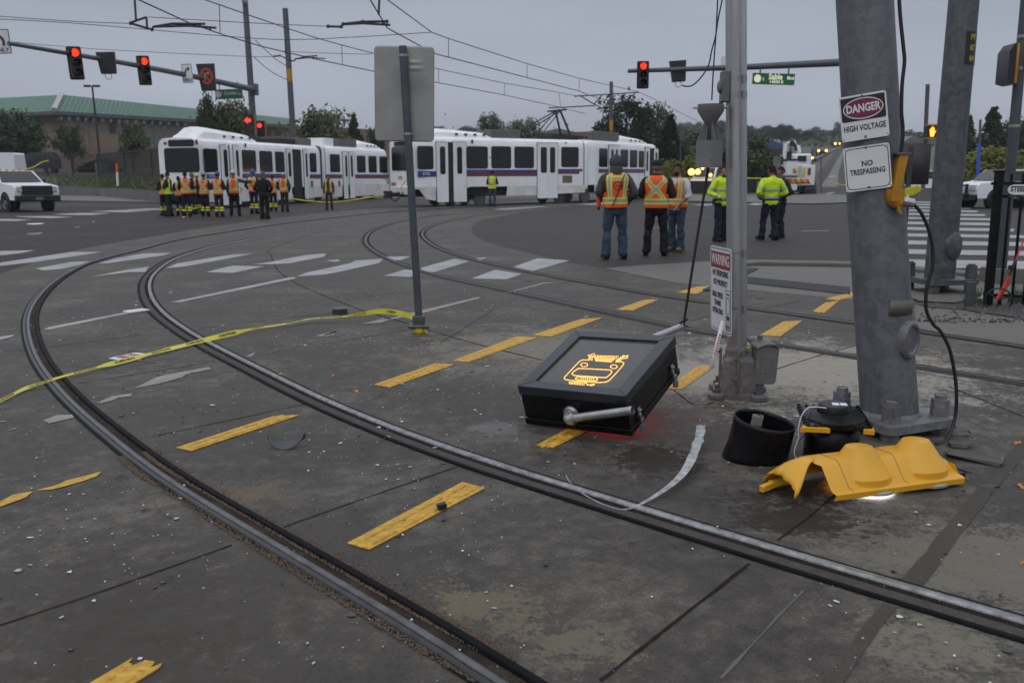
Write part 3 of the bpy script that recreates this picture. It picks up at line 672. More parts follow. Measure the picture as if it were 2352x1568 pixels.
# hasps with padlocks on the right side
for hx, hy, sc_ in ((1467, 948, 1.0), (1543, 850, .92)):
    h = on_box(hx, hy, 0, W_)
    mb = MB(); mb.box((W_ + .004, h.y, h.z + .012), (.008, .036, .05)); mb.box((W_ + .01, h.y, h.z - .028), (.008, .024, .05)); mb.tube([(W_ + .012, h.y - .016, h.z + .02), (W_ + .012, h.y + .016, h.z + .02)], .006, 8)
    hp = mb.build('hasp', M_['steel'], sign, bevel=.002)
    g = BI.to_3x3() @ Vector((0, 0, -1)); c = Vector((W_ + .022, h.y, h.z - .045)); s = BI.to_3x3() @ (BM.to_3x3() @ Vector((0, 1, 0))).cross(Vector((0, 0, 1))).normalized()
    y_ = Vector((0, 1, 0)); y_ = (y_ - g * y_.dot(g)).normalized()
    mb = MB(); F_ = frame(c, y_, None, -g)
    mb.tube([F_ @ Vector(v) for v in [(-.013, 0, -.03), (-.013, 0, 0)] + [(-.013 * math.cos(R(k * 30)), 0, .013 * math.sin(R(k * 30))) for k in range(1, 6)] + [(.013, 0, 0), (.013, 0, -.03)]], .0042, 8)
    mb.prism(rrect(.044, .026, .006), -.07, -.028, F_)
    mb.build('padlock', M_['steel'], hp, bevel=.0015)

# ---- silver pole on its cast pedestal
SY = 6.3; sb = at(1693, 908); stop = P(1690.5, -70, SY)
saxis = (stop - sb).normalized()
spole = thing('signal_pole', 'silver aluminium pole on a cast pedestal, standing right of the sign box', 'pole', tuple(sb))
srad = pole_r(1668, 1716, 400, SY)
along = lambda y: P(lerp(1693, 1690.5, (908 - y) / 978), y, SY)    # point on the axis at view height y
mb = MB(); mb.tube([along(800), stop, stop + saxis * 3.2], [srad, srad * 1.01, srad * 1.01], 36); mb.build('pole_shaft', M_['alu'], spole, world=True)
M_['cast'] = stained('cast_aluminium', (.06, .056, .055), (.12, .115, .112), (.22, .21, .20), s1=5, s2=24, s3=160, rlo=.4, rhi=.65, bump=.5, grain=.3)
yaw = R(-14); PM = T(sb) @ Matrix.Rotation(yaw, 4, 'Z')
mb = MB()
sq = rrect(.25, .25, .05, 3); sq2 = rrect(.225, .225, .05, 3); sq3 = rrect(.19, .19, .06, 3)
def loft(mb, secs, M, m=0):
    n = len(secs[0][0]); vs = [(x, y, z) for pl, z in secs for x, y in pl]
    mb.add(vs, [(i * n + k, i * n + (k + 1) % n, i * n + n + (k + 1) % n, i * n + n + k) for i in range(len(secs) - 1) for k in range(n)], m, True, M)
    mb.add(vs[-n:], [tuple(range(n))], m, False, M)
loft(mb, [(sq, .04), (sq, .12), (sq2, .22), (sq2, .27), (sq3, .30), (sq3, .345), (rrect(.175, .175, .085, 3), .365)], PM)
mb.prism(rrect(.34, .34, .09), 0, .045, PM)
for k in range(4):
    a = R(45 + 90 * k); mb.lathe([(.062, 0), (.062, .03), (.04, .038), (0, .038)], PM @ T((.205 * math.cos(a), .205 * math.sin(a), .012)), 16)
mb.box((-.127, 0, .2), (.02, .06, .3), PM); mb.box((0, -.128, .19), (.012, .03, .32), PM)
mb.build('pedestal', M_['cast'], spole, world=True, bevel=.006, angle=50)
for k in range(4):
    a = R(45 + 90 * k); mb = MB(); Q = PM @ T((.205 * math.cos(a), .205 * math.sin(a), .048)); hexnut(mb, Q, .03, .026); mb.tube([Q @ Vector((0, 0, .02)), Q @ Vector((0, 0, .06))], .013, 10); mb.build('anchor_bolt', M_['darksteel'], spole, world=True)
mb = MB()
for v, dr in (((-.135, -.03, .33), (-1, 0, 0)), ((-.02, -.122, .30), (0, -1, 0)), ((-.02, -.135, .16), (0, -1, 0)), ((-.135, -.03, .08), (-1, 0, 0)), ((.06, -.10, .35), (0, 0, 1))):
    Q = PM @ frame(v, Vector(dr).orthogonal(), None, dr); hexnut(mb, Q, .018, .022)
M_['brass'] = pm('brass_bolt', (.30, .25, .09), .35, metal=.7, var=.2, vs=20)
mb.build('set_screw', M_['brass'], spole, world=True)
jb = thing('junction_box', 'cast grey junction box with an arched lid, bolted to the silver pole pedestal', 'junction box', tuple(sb))
JM = T(sb) @ Matrix.Rotation(R(17), 4, 'Z') @ T((.155, -.05, .235)) @ Matrix.Rotation(R(4), 4, 'Y')
mb = MB(); mb.prism(rrect(.17, .26, .028), -.055, .055, JM @ Matrix.Rotation(R(90), 4, 'X')); mb.tube([JM @ Vector((-.02, .0, -.13)), JM @ Vector((-.03, .0, -.22))], .055, 16); mb.build('box_body', M_['cast'], jb, world=True, bevel=.006)
M_['lidgrey'] = pm('box_lid_grey', (.15, .148, .138), .55, var=.2, vs=12, bump=.2, bs=90)
mb = MB(); LM = JM @ T((0, -.056, 0)) @ Matrix.Rotation(R(90), 4, 'X')
mb.prism(rrect(.18, .275, .03), 0, .014, LM); ring(mb, rrect(.09, .12, .004), rrect(.082, .112, .003), .014, .017, LM)
mb.build('box_lid', M_['lidgrey'], jb, world=True, bevel=.004)
mb = MB(); mb.grid(lambda u, v: JM @ Vector((lerp(-.1, .1, u), lerp(-.085, .02, v), .142 + .03 * math.sin(math.pi * u) - .02 * (1 - v))), 12, 4); mb.build('drip_hood', M_['cast'], jb, world=True, solid=.008)
mb = MB(); Q = JM @ T((-.02, .02, .16)); mb.lathe([(.045, -.02), (.045, .006), (.03, .012), (0, .012)], Q, 18); hexnut(mb, Q @ T((.0, 0, .012)), .022, .03); mb.build('hub_plug', M_['cast'], jb, world=True)
# bands and clamps round the pole
for y in (183, 219, 579, 706):
    c = along(y); F_ = frame(c, (1, 0, 0), None, saxis); mb = MB(); h = .012 if y > 300 else .017
    mb.lathe([(srad * 1.01, -h), (srad * 1.03, -h), (srad * 1.03, h), (srad * 1.01, h)], F_, 30)
    a = R(-62); mb.box((srad * 1.08 * math.cos(a), srad * 1.08 * math.sin(a), 0), (.018, .022, .05), F_); mb.tube([F_ @ Vector((srad * 1.15 * math.cos(a), srad * 1.15 * math.sin(a), -.02)), F_ @ Vector((srad * 1.15 * math.cos(a), srad * 1.15 * math.sin(a), .02))], .007, 8)
    mb.build('band_clamp', M_['steel'], spole, world=True)
c = along(200); mb = MB(); mb.box(c + Vector((-srad - .012, -.01, 0)), (.05, .09, .2)); mb.ball(c + Vector((-srad - .045, -.02, .0)), (.022, .03, .045)); mb.build('cable_bracket', M_['lidgrey'], spole, world=True, bevel=.006)
# warning sign on the pole
wr, wl_ = P(1680, 573, 6.08), P(1632, 546, 6.52)
wb = P(1679.5, 775, 6.08)
hgt = (wr - wb).length; xax = Vector((wr.x - wl_.x, wr.y - wl_.y, 0)); wid = xax.length; xax.normalize()
zup = Vector((saxis.x, saxis.y, saxis.z)); WS = frame((wr + wb) / 2 - xax * wid / 2, xax, None, zup)
WS = WS @ Matrix.Rotation(R(90), 4, 'X')              # sign face: x right, y up, z out
ws = thing('warning_sign', 'white and red WARNING no trespassing sign strapped edge-on to the silver pole', 'sign', M=WS)
mb = MB(); mb.prism(rrect(wid, hgt, .035), -.003, 0); mb.build('sign_plate', M_['signwhite'], ws)
mb = MB(); ring(mb, rrect(wid - .022, hgt - .022, .028), rrect(wid - .032, hgt - .032, .024), 0, .0008); mb.build('sign_border', M_['signblack'], ws)
mb = MB(); mb.box((0, hgt * .345, .0006), (wid - .05, hgt * .19, .0012)); mb.build('red_panel', M_['signred'], ws)
Z = lambda x, y, z=.0012: T((x, y, z))
text('WARNING', .105, Z(0, hgt * .345, .0016), M_['signwhite'], ws, bold=.015, fit=wid * .82)
for s, y in (('NO TRESPASSING', .19), ('RTD PROPERTY', .08)): text(s, .058, Z(0, hgt * y), M_['signblack'], ws, bold=.012, sx=.72)
for s, y in (('HIGH SPEED', -.07), ('TRAINS', -.165), ('OPERATING', -.26)): text(s, .058, Z(-.06, hgt * y), M_['signblack'], ws, bold=.012, sx=.72)
mb = MB(); o_ = (.155, -.19 * hgt)
ring(mb, [(o_[0] + x, o_[1] + y) for x, y in rrect(.10, .26, .004)], [(o_[0] + x, o_[1] + y) for x, y in rrect(.092, .252, .003)], 0, .001)
ring(mb, [(o_[0] + x, o_[1] + .02 + y) for x, y in rrect(.06, .12, .014)], [(o_[0] + x, o_[1] + .02 + y) for x, y in rrect(.048, .106, .010)], 0, .001)
mb.box((o_[0], o_[1] + .1, .0005), (.05, .012, .001)); mb.box((o_[0], o_[1] - .065, .0005), (.06, .03, .001)); mb.box((o_[0] - .02, o_[1] - .1, .0005), (.012, .04, .001)); mb.box((o_[0] + .02, o_[1] - .1, .0005), (.012, .04, .001))
mb.build('train_symbol', M_['signblack'], ws)
text('RTD', .05, Z(.155, -.42 * hgt), M_['signred'], ws, bold=.02, sx=.85)
tg = P(1660, 737, 6.16); tb = P(1634, 846, 6.05)
tag_ = thing('hanging_tag', 'narrow white paper tag with red marks dangling below the warning sign', 'tag', tuple(tg))
d = tb - tg; s = d.cross(Vector((.35, 1, 0))).normalized() * .014
mb = MB(); mb.add([tg - s, tg + s, tb + s, tb - s], [(0, 1, 2, 3)], 0, False); mb.build('tag_strip', M_['signwhite'], tag_, world=True, solid=.001)
mb = MB()
for k in range(8):
    q = tg + d * (.28 + .055 * k); mb.add([q - s * .6 + Vector((0, -.004, 0)), q + s * .5 + Vector((0, -.004, 0)), q + s * .7 + d * .03 + Vector((0, -.004, 0)), q - s * .2 + d * .03 + Vector((0, -.004, 0))], [(0, 1, 2, 3)], 0, False)
mb.build('red_mark', M_['signred'], tag_, world=True)
# grey funnel fitting hung beside the pole
M_['greypaint'] = pm('grey_enamel', (.15, .148, .146), .5, var=.1, vs=8, bump=.06, bs=60)
BY = 6.22; bt = P(1638, 240, BY); bbm = P(1628, 385, BY); bax = (bt - bbm).normalized()
bell = thing('crossing_fitting', 'grey funnel over a grey drum hanging left of the silver pole', 'signal fitting', tuple(bbm))
FB = frame(bbm, (1, 0, 0), None, bax); HB = (bt - bbm).length; k_ = HB / 157
mb = MB(); rr = .0885
mb.lathe([(rr * .93, .002), (rr * 1.01, 0), (rr * 1.01, .04), (rr, .045), (rr, 68 * k_), (rr * .95, 68 * k_), (rr * .93, .002)], FB, 32)
mb.build('drum', M_['greypaint'], bell, world=True)
mb = MB(); mb.lathe([(rr * .9, .01), (0, .012)], FB, 24); mb.build('drum_underside', M_['black'], bell, world=True)
mb = MB(); mb.lathe([(.004, 92 * k_), (rr * .48, 113 * k_), (rr, 140 * k_), (rr, 157 * k_), (rr * .93, 157 * k_), (rr * .93, 145 * k_)], FB, 32); mb.build('funnel', M_['greypaint'], bell, world=True)
mb = MB()
for a in (10, 100, 190, 280):
    q = FB @ Matrix.Rotation(R(a), 4, 'Z')
    mb.prism([(rr, 60 * k_), (rr * .96, 72 * k_), (rr * .45, 116 * k_), (rr * .1, 96 * k_), (rr * .62, 66 * k_), (rr * .62, 60 * k_)], -.003, .003, q @ Matrix.Rotation(R(90), 4, 'X'))
mb.build('fin', M_['greypaint'], bell, world=True)
for g_ in (0, 1, 2):
    mb = MB()
    if g_ == 0: mb.tube([FB @ Vector((-rr - .035, -.01, 148 * k_)), FB @ Vector((-rr + .01, -.01, 148 * k_))], .006, 8)
    elif g_ == 1: mb.tube([FB @ Vector((rr - .02, -.03, 148 * k_)), FB @ Vector((rr + .02, -.03, 148 * k_))], .008, 8)
    else: hexnut(mb, FB @ T((-rr * .1, -rr, .055)) @ Matrix.Rotation(R(90), 4, 'X'), .006, .008)
    mb.build('thumb_screw', M_['brass'], bell, world=True)
mb = MB()
for x in (-.02, .0, .022): mb.tube([FB @ Vector((x, -.01, 60 * k_)), FB @ Vector((x * .6 + .004, 0, 100 * k_))], .006, 6)
mb.tube([FB @ Vector((.035, .0, 150 * k_)), along(225) + Vector((-srad * .9, -.01, .0))], .011, 8)
mb.build('inner_cable', M_['rubber'], bell, world=True)
mb = MB(); mb.tube([FB @ Vector((0, 0, .03)), P(1570, 745, 6.25)], .0095, 10); kn = P(1570, 743, 6.25)
for k in range(5): mb.tube(crom([kn + Vector((.03 * math.cos(k * 1.3), -.026, .012 * k - .02)), kn + Vector((.03 * math.cos(k * 1.3 + 1.5), .0, .012 * k - .014)), kn + Vector((-.028, .02, .0))], 3), .006, 6)
tag(mb.build('hanger_rod', M_['rubber']), 'thin black rod from the grey drum down to the fallen box', 'rod')
cw_ = lambda x, y: (x / 3.901 + 1378, y / 3.901)
M_['bluewire'] = pm('blue_wire', (.012, .022, .06), .4, var=.2)
def wire(name, pts, r, mat, label, cat='wire', n=6, sub=4, group=None):
    mb = MB(); mb.tube(crom(pts, sub), r, n); return tag(mb.build(name, mat), label, cat, group)
wire('blue_wire', [P(*cw_(x, y), BY) for x, y in ((1064, -200), (1055, 0), (1040, 300), (1025, 500), (1012, 700), (1002, 900))], .0048, M_['bluewire'], 'straight dark blue wire running from above into the grey funnel')
wire('blue_wire', [P(*cw_(x, y), BY - .03) for x, y in ((1130, -200), (1095, 0), (1060, 170), (1035, 330), (1000, 460), (975, 580), (910, 690), (830, 765), (770, 775), (735, 765))], .0048, M_['bluewire'], 'loose dark blue wire curling away left of the grey funnel with a frayed end')

# ---- big galvanised pole
gb = at(2040, 984); GY = gb.y; gtop = P(1977, -90, GY)
gpole = thing('catenary_pole', 'big front galvanised pole carrying two white signs on a thick bolted plate', 'pole', tuple(gb))
r0, r1 = pole_r(1968, 2104, 930, GY), pole_r(1919, 2052, 0, GY)
gb2 = Vector((gb.x, gb.y, .105)); gax = (gtop - gb2).normalized()
gal = lambda y: P(lerp(2039, 1985.5, (945 - y) / 945), y, GY)
mb = MB(); mb.tube([gb2, gal(480), gal(0), gal(0) + (gal(0) - gal(480)) * 4.5], [r0, (r0 + r1) / 2, r1, r1 * .8], 40); mb.lathe([(r0 + .02, 0), (r0 + .004, .02), (r0, .022)], T(gb2), 36); mb.build('pole_shaft', M_['galv'], gpole, world=True)
GPM = T(gb) @ Matrix.Rotation(R(24), 4, 'Z')
M_['plate'] = stained('galvanised_plate', (.07, .07, .072), (.14, .14, .143), (.24, .24, .245), s1=4, s2=20, s3=90, rlo=.3, rhi=.6, bump=.4, grain=.3)
mb = MB(); mb.prism(rrect(.56, .56, .05), .055, .105, GPM); mb.build('base_plate', M_['plate'], gpole, world=True, bevel=.006)
for k in range(4):
    a = R(45 + 90 * k); x, y = .285 * math.cos(a), .285 * math.sin(a); x, y = .2 * (1 if x > 0 else -1), .2 * (1 if y > 0 else -1)
    Q = GPM @ T((x, y, 0)); mb = MB(); Q = Q @ T((0, 0, -.025)); hexnut(mb, Q @ T((0, 0, .13)), .057, .058); hexnut(mb, Q @ T((0, 0, .19)), .055, .052); hexnut(mb, Q @ T((0, 0, .03)), .057, .048); mb.lathe([(.064, .13), (.064, .136), (0, .136)], Q, 20)
    mb.tube([Q @ Vector((0, 0, -.02)), Q @ Vector((0, 0, .265))], .034, 16)
    for z in range(4): mb.lathe([(.034, .24 + z * .007), (.037, .2435 + z * .007), (.034, .247 + z * .007)], Q, 16)
    mb.build('anchor_nut', M_['plate'], gpole, world=True, bevel=.003)
mb = MB(); c = gal(770); F_ = frame(c, (1, 0, 0), None, gax) @ Matrix.Rotation(R(-60), 4, 'Z') @ T((r0 * .97, 0, 0)) @ Matrix.Rotation(R(90), 4, 'Y') @ Matrix.Diagonal((1.55, 1, 1, 1))
mb.lathe([(.075, -.03), (.075, .03), (.066, .042), (.056, .042), (.05, .03), (.0, .03)], F_, 28); mb.build('handhole_cover', M_['plate'], gpole, world=True)
pn = pm('patch_plate', (.12, .112, .10), .6, metal=.1, var=.15, vs=20); mb = MB(); c = gal(700); F_ = frame(c, (1, 0, 0), None, gax)
rm = lerp(r0, r1, .26)
mb.grid(lambda u, v: F_ @ Vector(((rm + .008) * math.cos(R(lerp(-98, -26, u))), (rm + .008) * math.sin(R(lerp(-98, -26, u))), lerp(-.042, .05, v))), 10, 1); mb.build('cover_plate', pn, gpole, world=True, solid=.003)
n_ = Vector((0, 0, CAMH)) - gal(300); n_.z = 0; n_.normalize()
def pole_sign(TL, TR, BR, BL, front, name, label):
    p0 = gal((TL[1] + BR[1]) / 2) + n_ * front
    q = [plane_pt(*c, p0, n_) for c in (TL, TR, BR, BL)]
    x = ((q[1] - q[0]) + (q[2] - q[3])).normalized(); w = ((q[1] - q[0]).length + (q[2] - q[3]).length) / 2; h = ((q[0] - q[3]).length + (q[1] - q[2]).length) / 2
    up = ((q[0] - q[3]) + (q[1] - q[2])).normalized()
    return thing(name, label, 'sign', M=frame(sum(q, Vector()) / 4, x, up)), w, h
s1, w, h = pole_sign((1927, 225.6), (2036.4, 205.9), (2042, 311.5), (1933, 328), r1 + .012, 'danger_sign', 'white DANGER HIGH VOLTAGE sign with a dark red oval, upper sign on the big pole')
mb = MB(); mb.prism(rrect(w, h, .014), -.003, 0); mb.build('sign_plate', M_['signwhite'], s1, bevel=.001)
mb = MB(); mb.prism([(x, y + h * .19) for x, y in rrect(w * .93, h * .53, .012)], 0, .0008); mb.build('black_panel', M_['signblack'], s1)
el = lambda a, b, n=40: [(a * math.cos(2 * math.pi * k / n), b * math.sin(2 * math.pi * k / n)) for k in range(n)]
M_['magenta'] = pm('danger_red', (.16, .016, .058), .4, var=.08)
mb = MB(); mb.prism([(x, y + h * .19) for x, y in el(w * .425, h * .235)], .0008, .0012); mb.build('oval_edge', M_['signwhite'], s1)
mb = MB(); mb.prism([(x, y + h * .19) for x, y in el(w * .405, h * .212)], .0012, .0016); mb.build('oval', M_['magenta'], s1)
text('DANGER', .062, Z(0, h * .19, .002), M_['signwhite'], s1, bold=.035, fit=w * .72)
text('HIGH VOLTAGE', .046, Z(0, -h * .235), M_['signblack'], s1, bold=.018, fit=w * .88)
bolts = lambda s, w, h: [MB().lathe([(.0035, 0), (.003, .002), (0, .002)], T((x, y, 0)), 8) for x, y in ((-w * .46, h * .45), (w * .46, h * .45), (-w * .46, -h * .45), (w * .46, -h * .45))]
def sign_bolts(s, w, h):
    mb = MB()
    for x, y in ((-w * .46, h * .45), (w * .46, h * .45), (-w * .46, -h * .45), (w * .46, -h * .45)): mb.lathe([(.0035, 0), (.003, .0012), (0, .0012)], T((x, y, 0)), 8)
    for y in (.46, -.44): mb.lathe([(.007, 0), (.005, .007), (0, .007)], T((0, h * y, 0)), 8)
    mb.build('sign_bolt', M_['darksteel'], s)
sign_bolts(s1, w, h)
s2, w, h = pole_sign((1936.5, 341.5), (2043.6, 326.9), (2048.7, 429), (1943.6, 443), lerp(r1, r0, .4) + .008, 'no_trespassing_sign', 'white NO TRESPASSING sign with a black border, lower sign on the big pole')
mb = MB(); mb.prism(rrect(w, h, .014), -.003, 0); mb.build('sign_plate', M_['signwhite'], s2, bevel=.001)
mb = MB(); ring(mb, rrect(w * .94, h * .93, .03), rrect(w * .905, h * .895, .026), 0, .0008); mb.build('sign_border', M_['signblack'], s2)
text('NO', .043, Z(0, h * .10), M_['signblack'], s2, bold=.02, sx=.9); text('TRESPASSING', .043, Z(0, -h * .08), M_['signblack'], s2, bold=.018, fit=w * .76); sign_bolts(s2, w, h)
# yellow conduit fitting and black cable on the right side
M_['yellowold'] = pm('old_yellow_enamel', (.42, .20, .006), .5, var=.2, vs=9, bump=.15, bs=70)
KY = GY - .18
arm = thing('signal_bracket', 'yellow bracket arm with elbow and grey coupling, fixed to the right of the big pole', 'bracket', tuple(P(2055, 450, KY)))
mb = MB(); tp, bp = P(2072, 356, KY), P(2056, 436, KY); w0 = pole_r(2061, 2083, 357, KY); w1 = pole_r(2047, 2067, 436, KY)
def bar(mb, a, b, wa, wb, ta, tb, m=0):
    z = (b - a).normalized(); F1, F2 = frame(a, (1, 0, 0), None, z), frame(b, (1, 0, 0), None, z)
    loft(mb, [([(F1 @ Vector((x * wa, y * ta, 0)))[:2] for x, y in ((-1, -1), (1, -1), (1, 1), (-1, 1))], 0)], Matrix()) if 0 else None
    vs = [F1 @ Vector((x * wa, y * ta, 0)) for x, y in ((-1, -1), (1, -1), (1, 1), (-1, 1))] + [F2 @ Vector((x * wb, y * tb, 0)) for x, y in ((-1, -1), (1, -1), (1, 1), (-1, 1))]
    mb.add(vs, [(3, 2, 1, 0), (4, 5, 6, 7), (0, 1, 5, 4), (1, 2, 6, 5), (2, 3, 7, 6), (3, 0, 4, 7)], m, False)
bar(mb, bp, tp, w1, w0, .03, .03)
mb.tube(crom([P(2054, 436, KY), P(2052, 450, KY), P(2056, 462, KY), P(2072, 465, KY - .01)], 4), [.045 - .0005 * k for k in range(13)], 14); mb.box(P(2060, 448, KY - .03), (.075, .03, .07))
mb.tube([P(2063, 468, KY - .03), P(2064, 480, KY - .03), P(2068, 490, KY - .03)], .009, 6); mb.box(P(2065, 476, KY - .03), (.018, .012, .05))
mb.build('bracket_body', M_['yellowold'], arm, world=True, bevel=.006)
mb = MB(); mb.box(P(2072, 354, KY), (.082, .07, .014)); mb.build('top_flange', M_['darksteel'], arm, world=True, bevel=.002)
mb = MB(); mb.tube([P(2072, 462, KY - .01), P(2098, 467, KY - .02)], .027, 16); mb.tube([P(2079, 462, KY - .01), P(2084, 463, KY - .015)], .036, 8); mb.build('coupling', M_['steel'], arm, world=True, bevel=.002)
wire('black_cable', [P(x, y, KY) for x, y in ((2064, -60), (2065.4, 0), (2069, 51), (2075.7, 115), (2077.5, 143), (2072, 195), (2070.6, 256), (2073.6, 290), (2073, 320), (2069, 350))], .0105, M_['rubber'], 'thick black cable coming down beside the big pole into the yellow bracket', 'cable', 10)
cp = [P(x, y, KY - .02) for x, y in ((2094, 467), (2105, 476), (2118, 493), (2133.4, 529), (2142, 567.5), (2142, 613.7), (2130.7, 652), (2127, 678), (2128, 713.6), (2143.6, 744.4), (2160.5, 760.8), (2181, 801.7), (2193, 859.6), (2197, 906.7), (2193.6, 959))] + [at(2176, 1008, .012), at(2150, 1020, .012)]
wire('black_cable', cp, .0105, M_['rubber'], 'black cable hanging in a long curve from the grey coupling to the rubble', 'cable', 10)
# ---- second galvanised pole with its tag
HY = at(2155, 672).y; hb = at(2155, 672); htop = P(2226, -80, HY)
h2 = thing('catenary_pole', 'second galvanised pole with a black number tag, right of the big pole', 'pole', tuple(hb))
q0, q1 = pole_r(2119, 2191, 645, HY), pole_r(2177, 2250, 0, HY)
M_['galv2'] = galv('weathered_galvanised', (.090, .096, .104), .58, 16, .42, .3)
hal = lambda y: P(lerp(2155, 2214, (655 - y) / 655), y, HY)
mb = MB(); mb.tube([hb + Vector((0, 0, .2)), hal(330), hal(0), hal(0) + (hal(0) - hal(330)) * 3], [q0, lerp(q0, q1, .5), q1, q1 * .85], 36); mb.build('pole_shaft', M_['galv2'], h2, world=True)
HM = T(hb) @ Matrix.Rotation(R(10), 4, 'Z'); mb = MB(); mb.prism(rrect(.72, .72, .06), .14, .21, HM); mb.build('base_plate', M_['darksteel'], h2, world=True, bevel=.008)
for sx_, sy_ in ((-1, -1), (1, -1), (1, 1), (-1, 1)):
    Q = HM @ T((.27 * sx_, .27 * sy_, 0)); mb = MB(); hexnut(mb, Q @ T((0, 0, .21)), .078, .10); hexnut(mb, Q @ T((0, 0, .312)), .075, .08); hexnut(mb, Q @ T((0, 0, .04)), .078, .09); mb.tube([Q, Q @ Vector((0, 0, .43))] if 0 else [Q @ Vector((0, 0, -.02)), Q @ Vector((0, 0, .41))], .045, 14); mb.build('anchor_nut', M_['darksteel'], h2, world=True, bevel=.004)
c = hal(563); F_ = frame(c, (1, 0, 0), None, (htop - hb).normalized()) @ Matrix.Rotation(R(-66), 4, 'Z') @ T((q0 * .95, 0, 0)) @ Matrix.Rotation(R(90), 4, 'Y') @ Matrix.Diagonal((1.4, 1, 1, 1))
mb = MB(); mb.lathe([(.13, -.03), (.13, .03), (.12, .04), (0, .042)], F_, 24); mb.build('handhole_cover', M_['darksteel'], h2, world=True)
tagm = thing('pole_number_tag', 'black tag with yellow characters wrapped on the right side of the second pole', 'tag', tuple(hal(115)))
F_ = frame(hal(115), (1, 0, 0), None, (htop - hb).normalized()); rq = q1 + .006; hh = pole_r(2230, 2230, 78, HY); hh = (P(2214, 78, HY) - P(2214, 153, HY)).length
arc = lambda a, z, e=0: F_ @ Vector(((rq + e) * math.cos(R(a)), (rq + e) * math.sin(R(a)), z))
mb = MB(); mb.grid(lambda u, v: arc(lerp(-95, -12, u), lerp(-hh / 2, hh / 2, v)), 14, 1); mb.build('tag_strip', M_['signblack'], tagm, world=True)
M_['tagyellow'] = pm('tag_yellow', (.42, .33, .01), .5, var=.1)
for s, z in (('PF', .32), ('87', 0), ('84', -.32)):
    o = text(s, hh * .24, Matrix(), M_['tagyellow'], tagm, bold=.02, sx=.9)
    o.data.transform(Matrix()); 
    for v in o.data.vertices:
        a = -64 + math.degrees(v.co.x / rq); v.co = arc(a, v.co.y + z * hh, .003 + v.co.z)
    o.matrix_parent_inverse = wmat(tagm).inverted()
mb = MB(); F_ = frame(hal(520), (1, 0, 0), None, (htop - hb).normalized())
for a0 in (-84, -62): mb.grid(lambda u, v: F_ @ Vector(((q0 * .97 + .003) * math.cos(R(a0 + 13 * u)), (q0 * .97 + .003) * math.sin(R(a0 + 13 * u)), lerp(-.06, .1, v))), 4, 1)
mb.build('sticker', M_['lidgrey'], h2, world=True)
# ================================================================ wrecked signal head, visors, rubble and litter
# ---- yellow signal back lying face down
ys = thing('signal_housing', 'broken yellow traffic signal back with two domes, lying face down by the big pole', 'signal housing', tuple(at(2060, 1120)))
FL, FR = at(1924, 1137, .055), at(2216, 1097, .055)
ux = (FR - FL); LY = ux.length; ux.normalize(); uy = Vector((-ux.y, ux.x, 0)).normalized(); WY = .36
YM = frame(FL, ux, uy)
def sstep(a, b, x):
    t = max(0, min(1, (x - a) / (b - a))); return t * t * (3 - 2 * t)
PROF = [(0, -.028), (-.001, .0), (.012, .006), (.045, .010), (.125, .106), (.140, .115), (.162, .118), (.27, .114), (.300, .104), (.335, .030), (.358, .012), (.36, -.02)]
r9 = random.Random(3); jag = [r9.uniform(-.03, .012) for _ in PROF]
mb = MB(); ne = len(PROF) - 1
def yf(u, v):
    i = round(u * ne); y, z = PROF[i]; x = v * LY
    if v == 0: x += jag[i]
    if v > .9: z = z * (1 - .5 * sstep(.9, 1, v)) if z > .02 else z
    return (x, y, z)
mb.grid(yf, ne, 40)
mb.grid(lambda u, v: (LY + .002, u * WY, lerp(-.028, .05 if .1 < u < .9 else .0, v)), 10, 1)
for cu in (.335, .795):
    Q = T((cu * LY, .172, 0)) @ Matrix.Rotation(R(-3), 4, 'X'); mb.lathe([(.160, -.02), (.158, .030), (.150, .038), (.072, .158), (.066, .166), (.058, .169), (0, .170)], Q, 40); mb.lathe([(.036, .1695), (.038, .1715), (.04, .1695)], Q, 24)
mb.build('back_shell', M_['yellow'], ys, angle=22, bevel=.0025).matrix_parent_inverse = wmat(ys).inverted() @ YM
mb = MB(); mb.box((LY + .03, .10, -.018), (.09, .06, .03)); mb.box((.10, .06, -.03), (.11, .05, .02)); o = mb.build('door_remnant', M_['black'], ys); o.matrix_parent_inverse = wmat(ys).inverted() @ YM
mb = MB()
for x0 in (.13, .56): mb.tube([(x0 * LY, y, z + .0015) for y, z in PROF[2:9]], .0013, 4, cap=False)
mb.build('seam_line', M_['darksteel'], ys).matrix_parent_inverse = wmat(ys).inverted() @ YM
# the torn left end: an arched door piece with a strip of frame
mb = MB(); r5 = random.Random(9); j5 = [r5.uniform(-.012, .012) for _ in range(30)]
def arch(u, v):                                       # u along to the left, v over the arch from back to front
    s = u * .17; vv = lerp(.56, 1.0, u ** 1.6) * v
    ang = R(lerp(4, 172, vv)); e5 = math.sqrt(max(0, 1 - (.93 * u) ** 2)); ry, rz = .165 - .03 * u, .150 * (.35 + .65 * e5)
    return (-.012 - s + j5[round(v * 16)] * (1 if u in (0, 1) else .3), .185 + .02 * u + ry * math.cos(ang), -.02 + rz * math.sin(ang) - .015 * u)
mb.grid(arch, 10, 16)
mb.grid(lambda u, v: (-.02 - u * .165, .33 - .04 * u, lerp(-.055 + .01 * u, .0, v)), 10, 2)
mb.build('torn_end', M_['yellow'], ys, solid=.006).matrix_parent_inverse = wmat(ys).inverted() @ YM
a, b = at(1748, 1130, .012), at(1800, 1108, .03)
mb = MB(); d = (b - a); s = Vector((-d.y, d.x, 0)).normalized() * .014
mb.add([a - s, b - s, b + s, a + s] + [p + Vector((0, 0, .032)) for p in (a - s, b - s, b + s, a + s)], [(3, 2, 1, 0), (4, 5, 6, 7), (0, 1, 5, 4), (1, 2, 6, 5), (2, 3, 7, 6), (3, 0, 4, 7)], 0, False)
